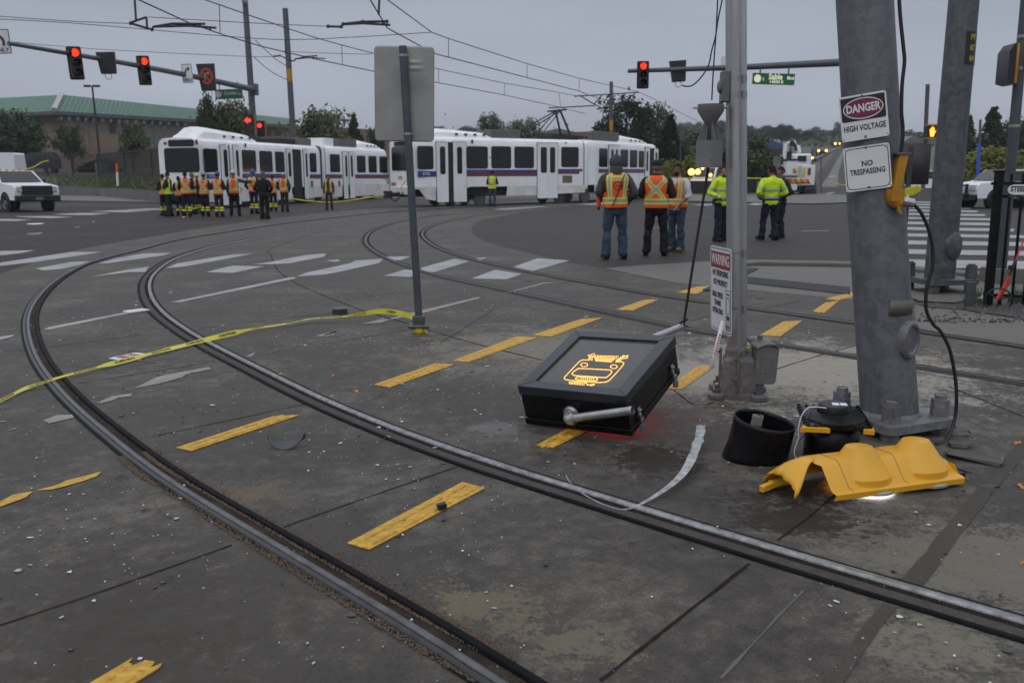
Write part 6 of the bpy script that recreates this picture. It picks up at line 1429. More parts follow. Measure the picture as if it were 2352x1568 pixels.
    if vest:
        fn = stripe_fn(vest)
        def vf_(u, v):
            a = 2 * math.pi * u; z = lerp(.90, 1.5, v); x_, y_ = sec_at(z); ex = .022 + .004 * math.sin(3 * a + 9 * v)
            if z < 1.1: x_, y_ = max(x_, .168), max(y_, .126)
            cx = math.copysign(abs(math.cos(a)) ** .86, math.cos(a)); cy = math.copysign(abs(math.sin(a)) ** .9, math.sin(a))
            return ((x_ * 1.04 + ex) * cx, (y_ * 1.04 + ex) * cy, z + (.006 if v > .9 else 0))
        mb = MB(); mb.grid(vf_, 64, 44, fn, True); mb.build('vest', VM4, root, solid=.006, angle=80)
    # head covering
    if hair and hat not in ('hood', 'bluehood'):
        mb = MB(); mb.grid(lambda u, v: (.082 * math.cos(2 * math.pi * u) * math.sin(math.pi * .5 * v + .001), .016 + .099 * math.sin(2 * math.pi * u) * math.sin(math.pi * .5 * v + .001), .020 + .112 * math.cos(math.pi * .5 * v) - (.055 * v ** 3 if math.sin(2 * math.pi * u) > -.35 else -.035 * v ** 3)), 20, 8, 0, True, HM_); mb.build('hair', CL[hair], root, angle=80)
    if hat in ('bluehat', 'greyhat', 'whitehat'):
        mb = MB(); mb.lathe([(.118, .035), (.120, .042), (.106, .050), (.100, .09), (.078, .128), (.04, .148), (0, .152)], HM_ @ T((0, .01, .012)), 20); mb.box((0, -.115, .052), (.13, .07, .008), HM_); mb.build('hard_hat', CL[hat], root, bevel=.003)
    elif hat in ('greencap', 'yellowhat', 'beanie'):
        mb = MB(); mb.lathe([(.092, .028), (.096, .05), (.094, .09), (.07, .122), (.03, .135), (0, .136)], HM_ @ T((0, .012, .0)) @ Matrix.Diagonal((1, 1.12, 1, 1)), 18)
        if hat != 'beanie': mb.box((0, -.125, .042), (.13, .08, .008), HM_)
        mb.build('cap', CL['whitehat' if hat == 'beanie' else hat], root, bevel=.003)
    elif hat in ('hood', 'bluehood'):
        mb = MB(); mb.ball((0, .022, .015), (.106, .122, .140), 16, 0, HM_, 10); mb.tube([(0, .03, 1.46), (0, .03, 1.60)], [.115, .10], 14); mb.tube([(0, .06, .11), (0, .09, .14)], [.05, .02], 8, M=HM_)
        remesh(mb.build('hood', CL['grey' if hat == 'hood' else 'bluehat'], root), v2, 3); mb = MB(); mb.ball((0, -.075, -.01), (.062, .055, .088), 12, 0, HM_, 8); mb.build('face', SK[skin], root)
    for ex in extras:
        mb = MB()
        if ex == 'beard': mb.ball((0, -.062, -.085), (.046, .042, .045), 12, 0, HM_, 8); mb.build('beard', CL['hair'], root)
        elif ex == 'longbeard': mb.ball((0, -.06, -.13), (.055, .045, .11), 12, 0, HM_, 8); mb.ball((0, .05, -.08), (.08, .05, .12), 12, 0, HM_, 8); mb.build('beard', CL['brown'], root)
        elif ex == 'glasses':
            for s in (-1, 1): mb.tube([HM_ @ Vector((s * .033 + .021 * math.cos(a * .6283), -.102, .016 + .015 * math.sin(a * .6283))) for a in range(11)], .0028, 5); mb.tube([HM_ @ Vector((s * .053, -.1, .018)), HM_ @ Vector((s * .082, .0, .02))], .0025, 4)
            mb.build('glasses', M_['signblack'], root)
        elif ex == 'strap': mb.tube([(-.10, .165, 1.47), (-.03, .172, 1.25), (.06, .172, 1.0), (.09, .168, .93)], (.008), 6); mb.build('camera_strap', M_['rubber'], root)
        elif ex == 'emblem': mb.lathe([(.062, 0), (.075, 0)], T((.0, .166, 1.28)) @ Matrix.Rotation(R(-90), 4, 'X'), 20); mb.box((0, .165, 1.28), (.06, .004, .012)); mb.build('vest_emblem', M_['signblack'], root)
        elif ex == 'belt': mb.tube([(0, 0, .955), (0, 0, 1.0)], [(.132, .176)] * 2, 20, up=(0, 1, 0)); mb.box((-.17, .05, .93), (.05, .07, .14)); mb.box((.17, .02, .95), (.05, .06, .1)); mb.build('duty_belt', M_['rubber'], root)
        elif ex == 'radio': mb.box((.22, -.16, 1.0), (.05, .04, .12)); mb.box((.23, -.15, .90), (.03, .03, .1)); mb.build('hand_radio', M_['rubber'], root)
        elif ex == 'loosevest': mb.box((.24, -.13, 1.0), (.06, .08, .2)); mb.build('rolled_vest', V_OR, root, bevel=.02)
        elif ex == 'camera': mb.box((0, -.30, 1.62), (.12, .08, .09)); mb.tube([(0, -.33, 1.62), (0, -.42, 1.62)], .04, 10); mb.build('camera', M_['rubber'], root)
        elif ex == 'idtag': mb.box((-.04, -.155, 1.15), (.06, .006, .09)); mb.build('badge', M_['signwhite'], root)
    return root
g3_ = 'people in orange vests talking near the camera'
person(1411, 594, 357, 188, 'man in a grey hooded jacket, orange vest and blue jeans, seen from behind', 'grey', 'h', 'jeans', 'brown', 'hood', arms=('pocket', 'front'), stance=.14, extras=('strap', 'emblem', 'radio', 'loosevest'), bulk=1.12, group=g3_)
person(1505, 586, 367, 165, 'man with dark green knit cap, orange vest with silver X and black trousers', 'olive', 'x', 'black', 'boot', 'greencap', 'greyhair', 'tan', ('front', 'front'), stance=.15, bulk=1.15, headturn=-14, group=g3_)
person(1553, 577, 374, -42, 'man with glasses and goatee in white rolled sleeves, orange vest and jeans', 'white', 'plain', 'jeans', 'tanboot', None, 'hair', 'tan', ('low', 'low'), stance=.09, sleeves='rolled', extras=('glasses', 'beard', 'idtag'), headturn=8, bulk=1.08, group=g3_)
po_ = 'police officers behind the silver pole'
person(1654, 554, 378, 35, 'officer in a lime reflective jacket half hidden behind the silver pole', 'lime', None, 'navy', 'boot', None, 'hair', 'fair', ('belt', 'belt'), stance=.10, extras=('belt',), bulk=1.12, group=po_)
person(1766, 551, 379, 192, 'officer in a lime reflective jacket seen from behind, right of the silver pole', 'lime', None, 'navy', 'boot', None, 'hair', 'tan', ('belt', 'belt'), stance=.11, extras=('belt',), bulk=1.15, step=.14, headturn=8, group=po_)
person(1787, 546, 382, -70, 'officer in dark navy uniform standing behind the lime-jacketed officer', 'navy', None, 'navy', 'boot', None, 'hair', 'tan', ('belt', 'belt'), stance=.09, extras=('belt',), bulk=1.08, group=po_)
person(1131, 475, 391, 180, 'photographer in a lime vest aiming at the tram wheel cutout', 'darkgrey', 'lime', 'jeans', 'boot', None, 'hair', 'tan', 'hold', stance=.11, lod=0, extras=('camera',))
person(757, 482, 402, 0, 'bearded person in an open orange vest facing the camera by the left tram', 'brown', 'open', 'darkgrey', 'boot', None, 'hair', 'tan', 'down', stance=.14, lod=0, extras=('longbeard',))
person(609, 503, 393, 172, 'officer in black uniform standing in front of the vested crowd', 'black', None, 'black', 'boot', None, 'greyhair', 'tan', 'belt', stance=.09, lod=0, extras=('belt',), bulk=1.12)
cg = 'workers in orange vests gathered at the left tram'
for a in [
    (379, 495, 399, 240, 'leftmost worker of the crowd, orange vest seen side on', 'navy', 'plain', 'navy', None, 'hair', True, 'front'),
    (391, 497, 394, 265, 'worker in a dark jacket with lime vest edging near the left end', 'darkgrey', 'limeh', 'darkgrey', None, 'hair', False, 'cross'),
    (415, 495, 404, 215, 'shorter bareheaded worker in an orange vest, third from the left end', 'navy', 'plain', 'navy', None, 'hair', True, 'front'),
    (431, 498, 393, 200, 'tall bareheaded worker in an orange vest standing left of centre in the crowd', 'navy', 'x', 'navy', None, 'hair', True, 'front'),
    (446, 492, 396, 100, 'worker turned sideways in a crossed-strap orange vest with arms folded', 'darkgrey', 'x', 'navy', None, 'greyhair', True, 'cross'),
    (457, 490, 400, 40, 'worker with a yellow cap mostly hidden behind the crowd', 'darkgrey', None, 'navy', 'yellowhat', 'hair', True, 'down'),
    (473, 497, 396, 182, 'worker with a grey hard hat and a big X on the orange vest', 'navy', 'x', 'navy', 'greyhat', 'hair', True, 'front'),
    (505, 498, 395, 178, 'worker with a blue hard hat and a big X on the orange vest', 'navy', 'x', 'navy', 'bluehat', 'hair', True, 'front'),
    (541, 496, 392, 190, 'worker with a pale cap and black trousers pointing to the right', 'darkgrey', 'block', 'black', 'whitehat', 'greyhair', False, ('point', 'down')),
    (585, 491, 389, 170, 'worker with a blue hood and orange vest left of the black-clad officer', 'darkgrey', 'h', 'navy', 'bluehood', None, True, 'pocket'),
    (629, 486, 401, 190, 'worker in an orange vest just right of the black-clad officer', 'darkgrey', 'plain', 'navy', None, 'hair', True, 'front'),
    (655, 487, 396, 178, 'worker with a white beanie, rightmost of the crowd', 'darkgrey', 'block', 'darkgrey', 'beanie', 'greyhair', False, 'pocket')]:
    person(a[0], a[1], a[2], a[3], a[4], a[5], a[6], a[7], 'boot', a[8], a[9], 'tan', a[11], a[10], stance=.16 if 'pointing' in a[4] else .11, lod=0, group=cg)
# ================================================================ background
ca1 = lambda x, y: (x / 3.034, y / 3.034)                 # crop readings, top left
c4_ = lambda x, y: (x / 3.1507 + 287.1, y / 3.1507)
c8_ = lambda x, y: (x / 7.802 + 1292, y / 7.802 + 143.6)
c33 = lambda x, y: (x / 3.413 + 803.9, y / 3.413 + 57.4)
def atz(px, py, z): d = ray(px, py); t = (z - CAMH) / d.z; return Vector((d.x * t, d.y * t, z))
# ---- trees: three crown shapes, then copies
def leafmat(name, c, v=.35): return pm(name, c, .75, var=v, vs=.8, spec=.2)
LEAF = [leafmat('leaf_dark', (.040, .056, .026)), leafmat('leaf_mid', (.066, .085, .034)), leafmat('leaf_olive', (.075, .085, .028)), leafmat('leaf_yellow', (.13, .14, .025)), leafmat('leaf_grey', (.078, .100, .056))]
BARK = pm('bark', (.05, .04, .032), .9, var=.3, vs=8)
def crown_mesh(name, kind, seed, ncl, nl, ls):
    r = random.Random(seed); mb = MB(); cl = []
    for _ in range(ncl):
        if kind == 'conifer':
            z = r.random() ** .8; w = (1 - z) * .36 + .03; a = r.uniform(0, 6.283); q = math.sqrt(r.random()); cl.append((Vector((q * w * math.cos(a), q * w * math.sin(a), .12 + .88 * z)), .10 * (1.15 - z)))
        else:
            while True:
                v = Vector((r.uniform(-1, 1), r.uniform(-1, 1), r.uniform(-1, 1)))
                if .25 < v.length < 1: break
            k = 1 + .35 * noise.noise(v * 1.8 + Vector((seed, 0, 0))); sx_, sz = (.36, .36) if kind == 'round' else (.30, .42)
            cl.append((Vector((v.x * sx_ * k, v.y * sx_ * k, (.60 if kind == 'round' else .56) + v.z * sz * k)), r.uniform(.07, .13)))
    for c, s in cl:
        for _ in range(nl):
            p = c + Vector((r.gauss(0, 1), r.gauss(0, 1), r.gauss(0, .8))) * s * .55
            a = Vector((r.gauss(0, 1), r.gauss(0, 1), r.gauss(0, 1))).normalized(); b = a.orthogonal().normalized(); q = ls * r.uniform(.6, 1.4)
            mb.add([p - a * q - b * q * .5, p + a * q * .9 - b * q * .4, p + a * q + b * q * .6, p - a * q * .7 + b * q * .5], [(0, 1, 2, 3)], 0, False)
    return mb, cl
def make_tree(kind, seed, ncl=84, nl=60, ls=.021, mat=1):
    root = thing('tree', 'tree', 'tree'); mb, cl = crown_mesh('crown', kind, seed, ncl, nl, ls); mb.build('crown', LEAF[mat], root)
    r = random.Random(seed); t = MB(); t.tube([(0, 0, 0), (.01, 0, .3), (0, .01, .62), (.01, 0, .86)], [.028, .022, .013, .004], 7)
    for c, s in cl[::5]:
        if kind != 'conifer': z = max(.2, c.z - .25); t.tube(crom([(0, 0, z), (c.x * .5, c.y * .5, (z + c.z) / 2 - .02), tuple(c)], 2), [.010, .008, .006, .004, .002], 5)
    t.build('trunk', BARK, root); return root
protos = {'a': make_tree('round', 1), 'b': make_tree('oval', 2, 74, 60), 'c': make_tree('conifer', 3, 120, 46, .019), 'd': make_tree('round', 5, 44, 70, .022), 'bush': make_tree('round', 6, 60, 80, .027)}
used_t = set()
def tree(k, px, py_top, w, Y, mat, label, zb=None, group=None, cat='tree', name='tree', drop=0):
    zb = gz(Y) if zb is None else zb; top = P(px, py_top, Y); h = top.z - zb + drop
    o = protos[k] if (k, mat) == (k, 1) and k not in used_t else copy_tree(protos[k]); used_t.add(k)
    wm = w * Y / FPX; o.location = (top.x, Y, zb - drop); o.rotation_euler.z = rnd.uniform(0, 6.28); o.scale = (wm / .72, wm / .72, h / .97); o.name = name
    for c in o.children:
        if c.name.startswith('crown'):
            if c.data.users > 1: c.data = c.data.copy() if c.data.materials[0] != LEAF[mat] and mat != 1 else c.data
            c.data.materials[0] = LEAF[mat] if c.data.users == 1 else c.data.materials[0]
    return tag(o, label, cat, group)
tree('a', 24, 254, 116, 106, 0, 'large dark tree at the left edge above the black vehicle')
tree('d', 160, 284, 62, 105, 1, 'loose mid-green tree right of the black vehicle, behind the iron fence', zb=P(162, 397, 105).z)
tree('d', 298, 276, 58, 104, 1, 'lop-sided green tree right of the parking lot lamp, behind the iron fence', zb=P(297, 395, 104).z)
tree('b', 474, 222, 60, 82, 0, 'dark narrow tree left of the signal mast, above the tram roof')
tree('a', 538, 230, 90, 84, 2, 'olive round tree touching the signal mast, above the tram roof')
tree('d', 728, 240, 130, 86, 2, 'ragged olive tree right of the second steel pole behind the trams')
tree('c', 812, 268, 70, 88, 0, 'small dark tree with a tapering top left of the blank sign back')
tree('d', 862, 290, 40, 95, 0, 'lowest dark tree seen just left of the blank sign back')
tree('a', 1130, 260, 66, 135, 4, 'left one of two grey-green trees behind the white roof shroud')
tree('d', 1200, 268, 84, 137, 4, 'right one of two grey-green trees behind the white roof shroud')
tree('d', 1440, 212, 120, 100, 4, 'tall open-crowned tree right of the thin pole, with sky gaps')
tree('a', 1502, 240, 90, 103, 4, 'tall grey-green tree on the right of the open-crowned one')
tree('c', 1540, 268, 80, 92, 0, 'dark conical tree behind the rear end of the right tram')
tree('c', 2283, 252, 100, 92, 0, 'tall dark conifer between the second pole and the edge pole')
tree('c', 2226, 268, 70, 95, 0, 'dark conifer hugging the right side of the second pole')
tree('a', 2350, 272, 90, 95, 0, 'dark tree cut by the right edge behind the signal pole')
for px, top, w, Y, m, lb_ in [(1600, 356, 64, 88, 3, 'yellow-green bush left of the silver pole behind the men'), (1545, 366, 46, 86, 3, 'smaller yellow-green bush at the tram end behind the capped man'), (2285, 334, 120, 70, 3, 'wide yellow-green bush behind the white police vehicle'),
                            (1650, 318, 120, 105, 1, 'dark bush mass behind the silver pole'), (1590, 300, 90, 120, 1, 'dark bush right of the conical tree'), (1745, 345, 90, 95, 1, 'dark bush right of the silver pole beside the utility truck'), (1700, 300, 110, 140, 0, 'grey-dark bush above the blue-roofed house'),
                            (228, 366, 80, 106, 0, 'low dark hedge bush behind the iron fence')]:
    tree('bush', px, top, w, Y, m, lb_, cat='bush', name='bush', drop=.8)
r = random.Random(77)
for k in range(44):
    px = 1535 + (k % 24) * 17.5 + r.uniform(-8, 8) if k < 24 else (r.choice((r.uniform(2068, 2120), r.uniform(1560, 1930), r.uniform(640, 1100))))
    Y = r.uniform(330, 480); top = r.uniform(276, 304) if k < 24 else r.uniform(286, 312)
    tree('abd'[k % 3], px, top, r.uniform(30, 52), Y, 4 if k % 2 else 0, 'small hazy tree on the distant hilltop', group='hazy trees along the distant hill')
for o in protos.values():
    if o.name.startswith('tree') and tuple(o.location) == (0, 0, 0) or o.location.length < .01:
        for c in list(o.children): bpy.data.objects.remove(c)
        bpy.data.objects.remove(o)
r = random.Random(78); mb = MB()                          # the wooded hillside that reads as one mass
for k in range(15000):
    X, Y = r.uniform(-60, 330), r.uniform(260, 500)
    if abs(X - (at(1938, 340).x * Y / 350)) < 11: continue
    s = r.uniform(.3, .75); p = Vector((X, Y, gz(Y) + abs(r.gauss(0, 1)) * (1.2 + 3.2 * max(0, noise.noise(Vector((X * .07, Y * .07, 1))))))); a = Vector((r.gauss(0, 1), r.gauss(0, 1), r.gauss(0, 1))).normalized(); b = a.orthogonal().normalized()
    mb.add([p - a * s - b * s * .6, p + a * s - b * s * .5, p + a * s * .8 + b * s, p - a * s + b * s * .7], [(0, 1, 2, 3)], r.randrange(2), False)
tag(tag(mb.build('hillside_wood', [LEAF[0], LEAF[4]]), kind='stuff'), 'wooded hillside fading into the mist', 'woods')
# ---- school-like brick building with a green roof
M_['brick'] = stained('brown_brick', (.145, .10, .072), (.205, .145, .106), (.25, .185, .14), s1=.15, s2=3, s3=14, rlo=.7, rhi=.9, grain=.12)
M_['stone'] = pm('stone_band', (.17, .15, .13), .8, var=.1, vs=1); M_['greenroof'] = pm('green_metal_roof', (.062, .135, .095), .7, var=.07, vs=.6, stretch=(1, 1, .2))
M_['greenglass'] = pm('green_tinted_glass', (.10, .17, .16), .2, var=.2, vs=1)
bld = thing('brick_building', 'long brown brick building with a green hipped metal roof', 'building', tuple(P(124, 392, 130)))
e0, e1, eL = P(124, 255, 130), P(664, 287, 160), P(-260, 274, 146); r0_, r1_, rL = P(142, 218, 143), P(664, 272, 174), P(-260, 238, 160)
mb = MB(); mb.add([e0, e1, r1_, r0_], [(0, 1, 2, 3)], 0, False); mb.add([eL, e0, r0_, rL], [(0, 1, 2, 3)], 0, False); mb.add([r0_, r1_, r1_ + Vector((0, 30, -5)), rL + Vector((0, 30, -5)), rL], [(0, 1, 2, 3, 4)], 0, False)
for i in range(60):
    a, b = e0.lerp(e1, i / 60), r0_.lerp(r1_, i / 60); mb.tube([a + Vector((0, -.05, .05)), b + Vector((0, -.05, .05))], .035, 4, cap=False)
mb.build('roof', M_['greenroof'], bld, world=True)
mb = MB(); mb.tube([e0 + Vector((0, 0, .1)), r0_ + Vector((0, 0, .1))], .42, 6); mb.build('hip_cap', M_['lens'], bld, world=True)
mb = MB()
for a, b in ((eL, e0), (e0, e1)): mb.add([a, b, b + Vector((0, 0, -.5)), a + Vector((0, 0, -.5))], [(0, 3, 2, 1)], 0, False); mb.add([a + Vector((0, 0, -.5)), b + Vector((0, 0, -.5)), b + Vector((1, 2.6, -.5)), a + Vector((1, 2.6, -.5))], [(0, 1, 2, 3)], 0, False)
mb.build('eave', M_['darksteel'], bld, world=True)
w0, w1, wL = e0 + Vector((.6, 2.0, 0)), e1 + Vector((.2, 2.0, 0)), eL + Vector((.6, 2.0, 0)); zb = gz(130) - 4
dn_ = lambda v: Vector((v.x, v.y, zb)); mb = MB()
for a, b in ((wL, w0), (w0, w1)): mb.add([a + Vector((0, 0, -.5)), b + Vector((0, 0, -.5)), dn_(b), dn_(a)], [(0, 3, 2, 1)], 0, False)
mb.add([w1, dn_(w1), dn_(w1) + Vector((20, 22, 0)), w1 + Vector((20, 22, 0))], [(0, 1, 2, 3)], 0, False)
mb.build('wall', M_['brick'], bld, world=True)
nR = Vector((w1.y - w0.y, -(w1.x - w0.x), 0)).normalized(); nL = Vector((w0.y - wL.y, -(w0.x - wL.x), 0)).normalized()
def onwall(rect, mat, nm, par=bld, left=False, t=.12):
    n, p0 = (nL, w0) if left else (nR, w0); p0 = p0 + n * t; q = [plane_pt(*c, p0, n) for c in ((rect[0], rect[1]), (rect[2], rect[1]), (rect[2], rect[3]), (rect[0], rect[3]))]
    mb = MB(); mb.add(q + [p - n * t * 1.0 for p in q], [(0, 3, 2, 1), (0, 1, 5, 4), (1, 2, 6, 5), (2, 3, 7, 6), (3, 0, 4, 7)], 0, False); return mb.build(nm, mat, par, world=True)
for x in (318, 337, 357, 377, 395, 412, 165, 189, 211): onwall((x - 5.5, 285 if x > 300 else 278, x + 5.5, 297 if x > 300 else 291), M_['greenglass'], 'window')
for x in (322, 341, 361, 381, 401, 419, 440): onwall((x - 5, 308, x + 5, 336), M_['greenglass'], 'window')
for x in (617, 640): onwall((x - 7, 300, x + 7, 311), M_['glass'], 'window')
onwall((252, 281, 268, 306), M_['glass'], 'door_opening'); onwall((206, 280, 210, 355), M_['stone'], 'downpipe')
onwall((128, 294, 250, 302), M_['stone'], 'stone_band', t=.06); onwall((270, 297, 640, 304), M_['stone'], 'stone_band', t=.06); onwall((200, 338, 560, 344), M_['stone'], 'stone_band', t=.06)
for k in range(16): onwall((140 + 19 * k, 268 + .95 * k, 144 + 19 * k, 275 + .95 * k), M_['stone'], 'eave_bracket', t=1.2)
# ---- lawn, retaining wall, iron fence, lamp, marker post
M_['lawn'] = stained('lawn_grass', (.030, .036, .012), (.048, .054, .018), (.075, .075, .03), s1=.3, s2=3, s3=40, rlo=.8, rhi=.95, grain=.5, bump=1)
M_['rwall'] = stained('wall_concrete', (.08, .076, .072), (.125, .12, .112), (.17, .165, .155), s1=.5, s2=3, s3=40, rlo=.7, rhi=.9)
wb_ = [at(-60, 446), at(130, 449), at(230, 453), at(300, 460), at(392, 470)]; wt_ = [P(px, py, b.y) for (px, py), b in zip(((-60, 428), (130, 429), (230, 432), (300, 434.5), (392, 441)), wb_)]
mb = MB()
for i in range(4):
    a, b, c, d = wb_[i], wb_[i + 1], wt_[i + 1], wt_[i]; o_ = Vector((-.1, .35, 0)); mb.add([a, b, c, d, a + o_, b + o_, c + o_, d + o_], [(0, 1, 2, 3), (3, 2, 6, 7), (5, 4, 7, 6)], 0, False)
tag(mb.build('retaining_wall', M_['rwall']), 'low grey concrete retaining wall holding the grass bank', 'wall')
bk = [P(px, 405, b.y + 11) for px, b in zip((-60, 130, 230, 300, 392), wb_)]; mb = MB()
for i in range(4): mb.add([wt_[i] + Vector((0, .05, .01)), wt_[i + 1] + Vector((0, .05, .01)), bk[i + 1], bk[i]], [(0, 1, 2, 3)], 0, False)
mb.add([bk[4], wt_[4], wt_[4] + Vector((3, 6, -.6)), bk[4] + Vector((4, 5, -.8))], [(0, 1, 2, 3)], 0, False)
tag(mb.build('lawn', M_['lawn']), kind='structure')
mb = MB(); ur = [P(px, 396, 106) for px in (-120, 440)]; ub = [q + Vector((0, .2, 0)) for q in bk]; mb.add(ub + [ur[1], ur[0]], [tuple(range(7))], 0, False); tag(mb.build('upper_road', M_['asphalt']), kind='structure')
mb = MB(); mb.add([ur[0] + Vector((0, 0, .01)), ur[1] + Vector((0, 0, .01)), P(480, 388, 132), P(-160, 388, 132)], [(0, 1, 2, 3)], 0, False); tag(mb.build('upper_lawn', M_['lawn']), kind='structure')
r = random.Random(5); mb = MB()
for k in range(5200):
    i = r.randrange(4); u, v = r.random(), r.random(); p = wt_[i].lerp(wt_[i + 1], u).lerp(bk[i].lerp(bk[i + 1], u), v); h = r.uniform(.06, .2); mb.add([p, p + Vector((.05, 0, 0)), p + Vector((r.uniform(-.08, .12), 0, h))], [(0, 1, 2)], 0, False)
tag(tag(mb.build('grass', M_['lawn']), kind='stuff'), 'rough grass on the bank above the wall', 'grass')
def fbY(px):
    xs_ = (-60, 130, 230, 300, 392)
    for i in range(4):
        if px <= xs_[i + 1]: return lerp(wb_[i].y, wb_[i + 1].y, (px - xs_[i]) / (xs_[i + 1] - xs_[i])) + 10.8
fb = [P(px, 406, fbY(px)) for px in (-40, 54, 111, 168, 227, 289, 351, 372)]; hF = 2.05
iron = thing('iron_fence', 'black iron picket fence along the top of the grass bank', 'fence', tuple(fb[2])); mb = MB()
for q in fb: m2 = MB(); m2.box(q + Vector((0, 0, hF / 2)), (.09, .09, hF)); m2.build('fence_post', M_['black'], iron, world=True)
for a, b in zip(fb, fb[1:]):
    mb = MB()
    for z in (.12, hF - .35, hF - .12): mb.tube([a + Vector((0, 0, z)), b + Vector((0, 0, z))], .022, 4)
    n = max(2, int((b - a).length / .13))
    for k in range(1, n): p = a.lerp(b, k / n); mb.box(p + Vector((0, 0, hF / 2)), (.017, .017, hF))
    mb.build('picket_panel', M_['black'], iron, world=True)
mk = thing('marker_post', 'white marker post with an orange top on the grass bank', 'marker post', tuple(P(271, 431, 68))); a, b, c = P(271, 431, 68), P(269, 396, 68), P(268, 376, 68)
mb = MB(); mb.tube([a, b], .085, 10); mb.build('post', M_['white'], mk, world=True); mb = MB(); mb.tube([b, c], .088, 10); mb.build('orange_top', V_OR, mk, world=True)
lp = thing('parking_lamp', 'tall dark double-headed lamp post with its right lamp lit', 'street lamp', tuple(P(232, 392, 100))); mb = MB(); mb.tube([P(232, 388, 100), P(212, 200, 100)], [.14, .10], 8); mb.build('post', M_['black'], lp, world=True)
mb = MB(); mb.box(P(233, 386, 100), (1, 1, 1.1)); mb.build('concrete_base', M_['rwall'], lp, world=True)
for a, b, lit in ((194, 208, 0), (214, 228, 1)):
    p, q = P(a, 197, 100), P(b, 199, 100); mb = MB(); mb.box((p + q) / 2, ((q - p).length, .5, .2)); hd = mb.build('lamp_head', M_['black'], lp, world=True)
    if lit: mb = MB(); mb.ball(tuple(P(221, 201.5, 99.6)), (.3, .25, .18)); mb.build('lit_lens', emis('sodium_lamp', (1, .36, .12), 4), hd, world=True).parent = lp
# ---- signals and mast arms
M_['sigblack'] = pm('signal_black', (.012, .012, .013), .5, var=.2); M_['mast'] = pm('mast_grey', (.085, .095, .105), .5, metal=.3, var=.15, vs=2)
def bill(px, py, w, h, Y, yaw=0, slant=0):                # frame for a flat object hung at a view point: x right, y up, z to the viewer; sizes in metres
    c = P(px, py, Y); k = Y * .985 / FPX; return T(c) @ Matrix.Rotation(R(yaw), 4, 'Z') @ Matrix.Rotation(R(90), 4, 'X') @ Matrix.Rotation(R(slant), 4, 'Z'), w * k, h * k
def signal_head(px, py, w, h, Y, yaw, lit, label, arrow=None, side=False, slant=3, group='traffic signal heads'):
    M, w, h = bill(px, py, w, h, Y, yaw, slant); o = thing('traffic_signal', label, 'traffic light', M=M, group=group)
    mb = MB(); mb.prism(rrect(w, h, w * .12), -.10, -.06); mb.box((0, 0, .02), (w * .62, h * .92, .18)); mb.build('housing', M_['sigblack'], o)
    if side: mb = MB(); mb.box((-w * .33, 0, -.052), (.035, h * .86, .012)); mb.build('yellow_edge', M_['yellowold'], o)
    for i in range(3):
        y = h * (.30 - .30 * i); rr = min(w * .27, h * .115); mb = MB()
        mb.lathe([(rr * 1.08, .11), (rr * 1.08, .34)], T((0, y, 0)), 16, 0, R(-30), R(210)); mb.build('visor', M_['sigblack'], o, solid=.012)
        mb = MB(); mb.lathe([(rr, .115), (rr * .7, .14), (0, .15)], T((0, y, 0)), 16); mb.build('lens', M_['red_on'] if i == lit else M_['glass'], o)
    return o
mastL0, mastL1 = P(585, 330, 60), P(560, -40, 60); ml = thing('signal_mast', 'tall signal mast with a long arm reaching left over the crossing', 'signal mast', tuple(P(588, 440, 60)))
mb = MB(); mb.tube([P(592, 450, 60), mastL0, mastL1], [.24, .22, .17], 16); mb.build('mast', M_['mast'], ml, world=True)
armA, armB = P(583, 206, 60), P(20, 100, 35); mb = MB(); pts = [armA.lerp(armB, i / 10) + Vector((0, 0, .35 * math.sin(math.pi * i / 10) * .3)) for i in range(11)]; mb.tube(pts, [lerp(.19, .075, i / 10) for i in range(11)], 14); mb.box(armA, (.5, .5, .7)); mb.build('mast_arm', M_['mast'], ml, world=True)
mb = MB(); mb.ball(tuple(P(562, 2, 59.6)), .22); mb.build('camera_dome', M_['lens'], ml, world=True)
def armY(px):
    lo, hi = 0., 1.
    for _ in range(30):
        m = (lo + hi) / 2; p = armA.lerp(armB, m); w = p.y * _ct - (p.z - CAMH) * _st
        if 1176 + FPX * p.x / w > px: lo = m
        else: hi = m
    return armA.lerp(armB, lo).y - .3
signal_head(174, 145, 31, 72, armY(174), 38, 0, 'traffic light showing red, leftmost on the left mast arm', side=True)
signal_head(332, 162, 28, 64, armY(332), 38, 0, 'traffic light showing red, in the middle of the left mast arm', side=True)
def blank_box(px, py, w, h, Y, yaw, label, face=False):
    M, w, h = bill(px, py, w, h, Y, yaw, 3); o = thing('blank_out_sign', label, 'sign', M=M); mb = MB(); mb.prism([(-w / 2, h / 2), (w / 2, h / 2), (w * .44, -h / 2), (-w * .36, -h / 2)], -.2, .12); mb.prism(rrect(w * .5, h * .92, .03), .11, .14); mb.build('housing', M_['sigblack'], o)
    mb = MB(); mb.tube(crom([(-w * .16, -h * .5, 0), (-w * .16, -h * .68, 0), (0, -h * .78, 0), (w * .16, -h * .68, 0), (w * .16, -h * .5, 0)], 4), .014, 6); mb.build('cable_loop', M_['lidgrey'], o); return o, w, h
blank_box(245, 145, 39, 46, armY(245), 15, 'dark blank-out sign box between the two left red lights')
nt, w, h = blank_box(475, 178, 39, 58, armY(475), 12, 'lit no right turn sign box with a red ring')
mb = MB(); ring(mb, el(w * .36, h * .31, 28), el(w * .27, h * .235, 28), .141, .15, T((0, h * .04, 0))); mb.box((0, h * .04, .146), (w * .08, h * .55, .006), Matrix.Rotation(R(35), 4, 'Z')); mb.build('red_ring', emis('dim_red_ring', (.8, .03, .02), .22), nt)
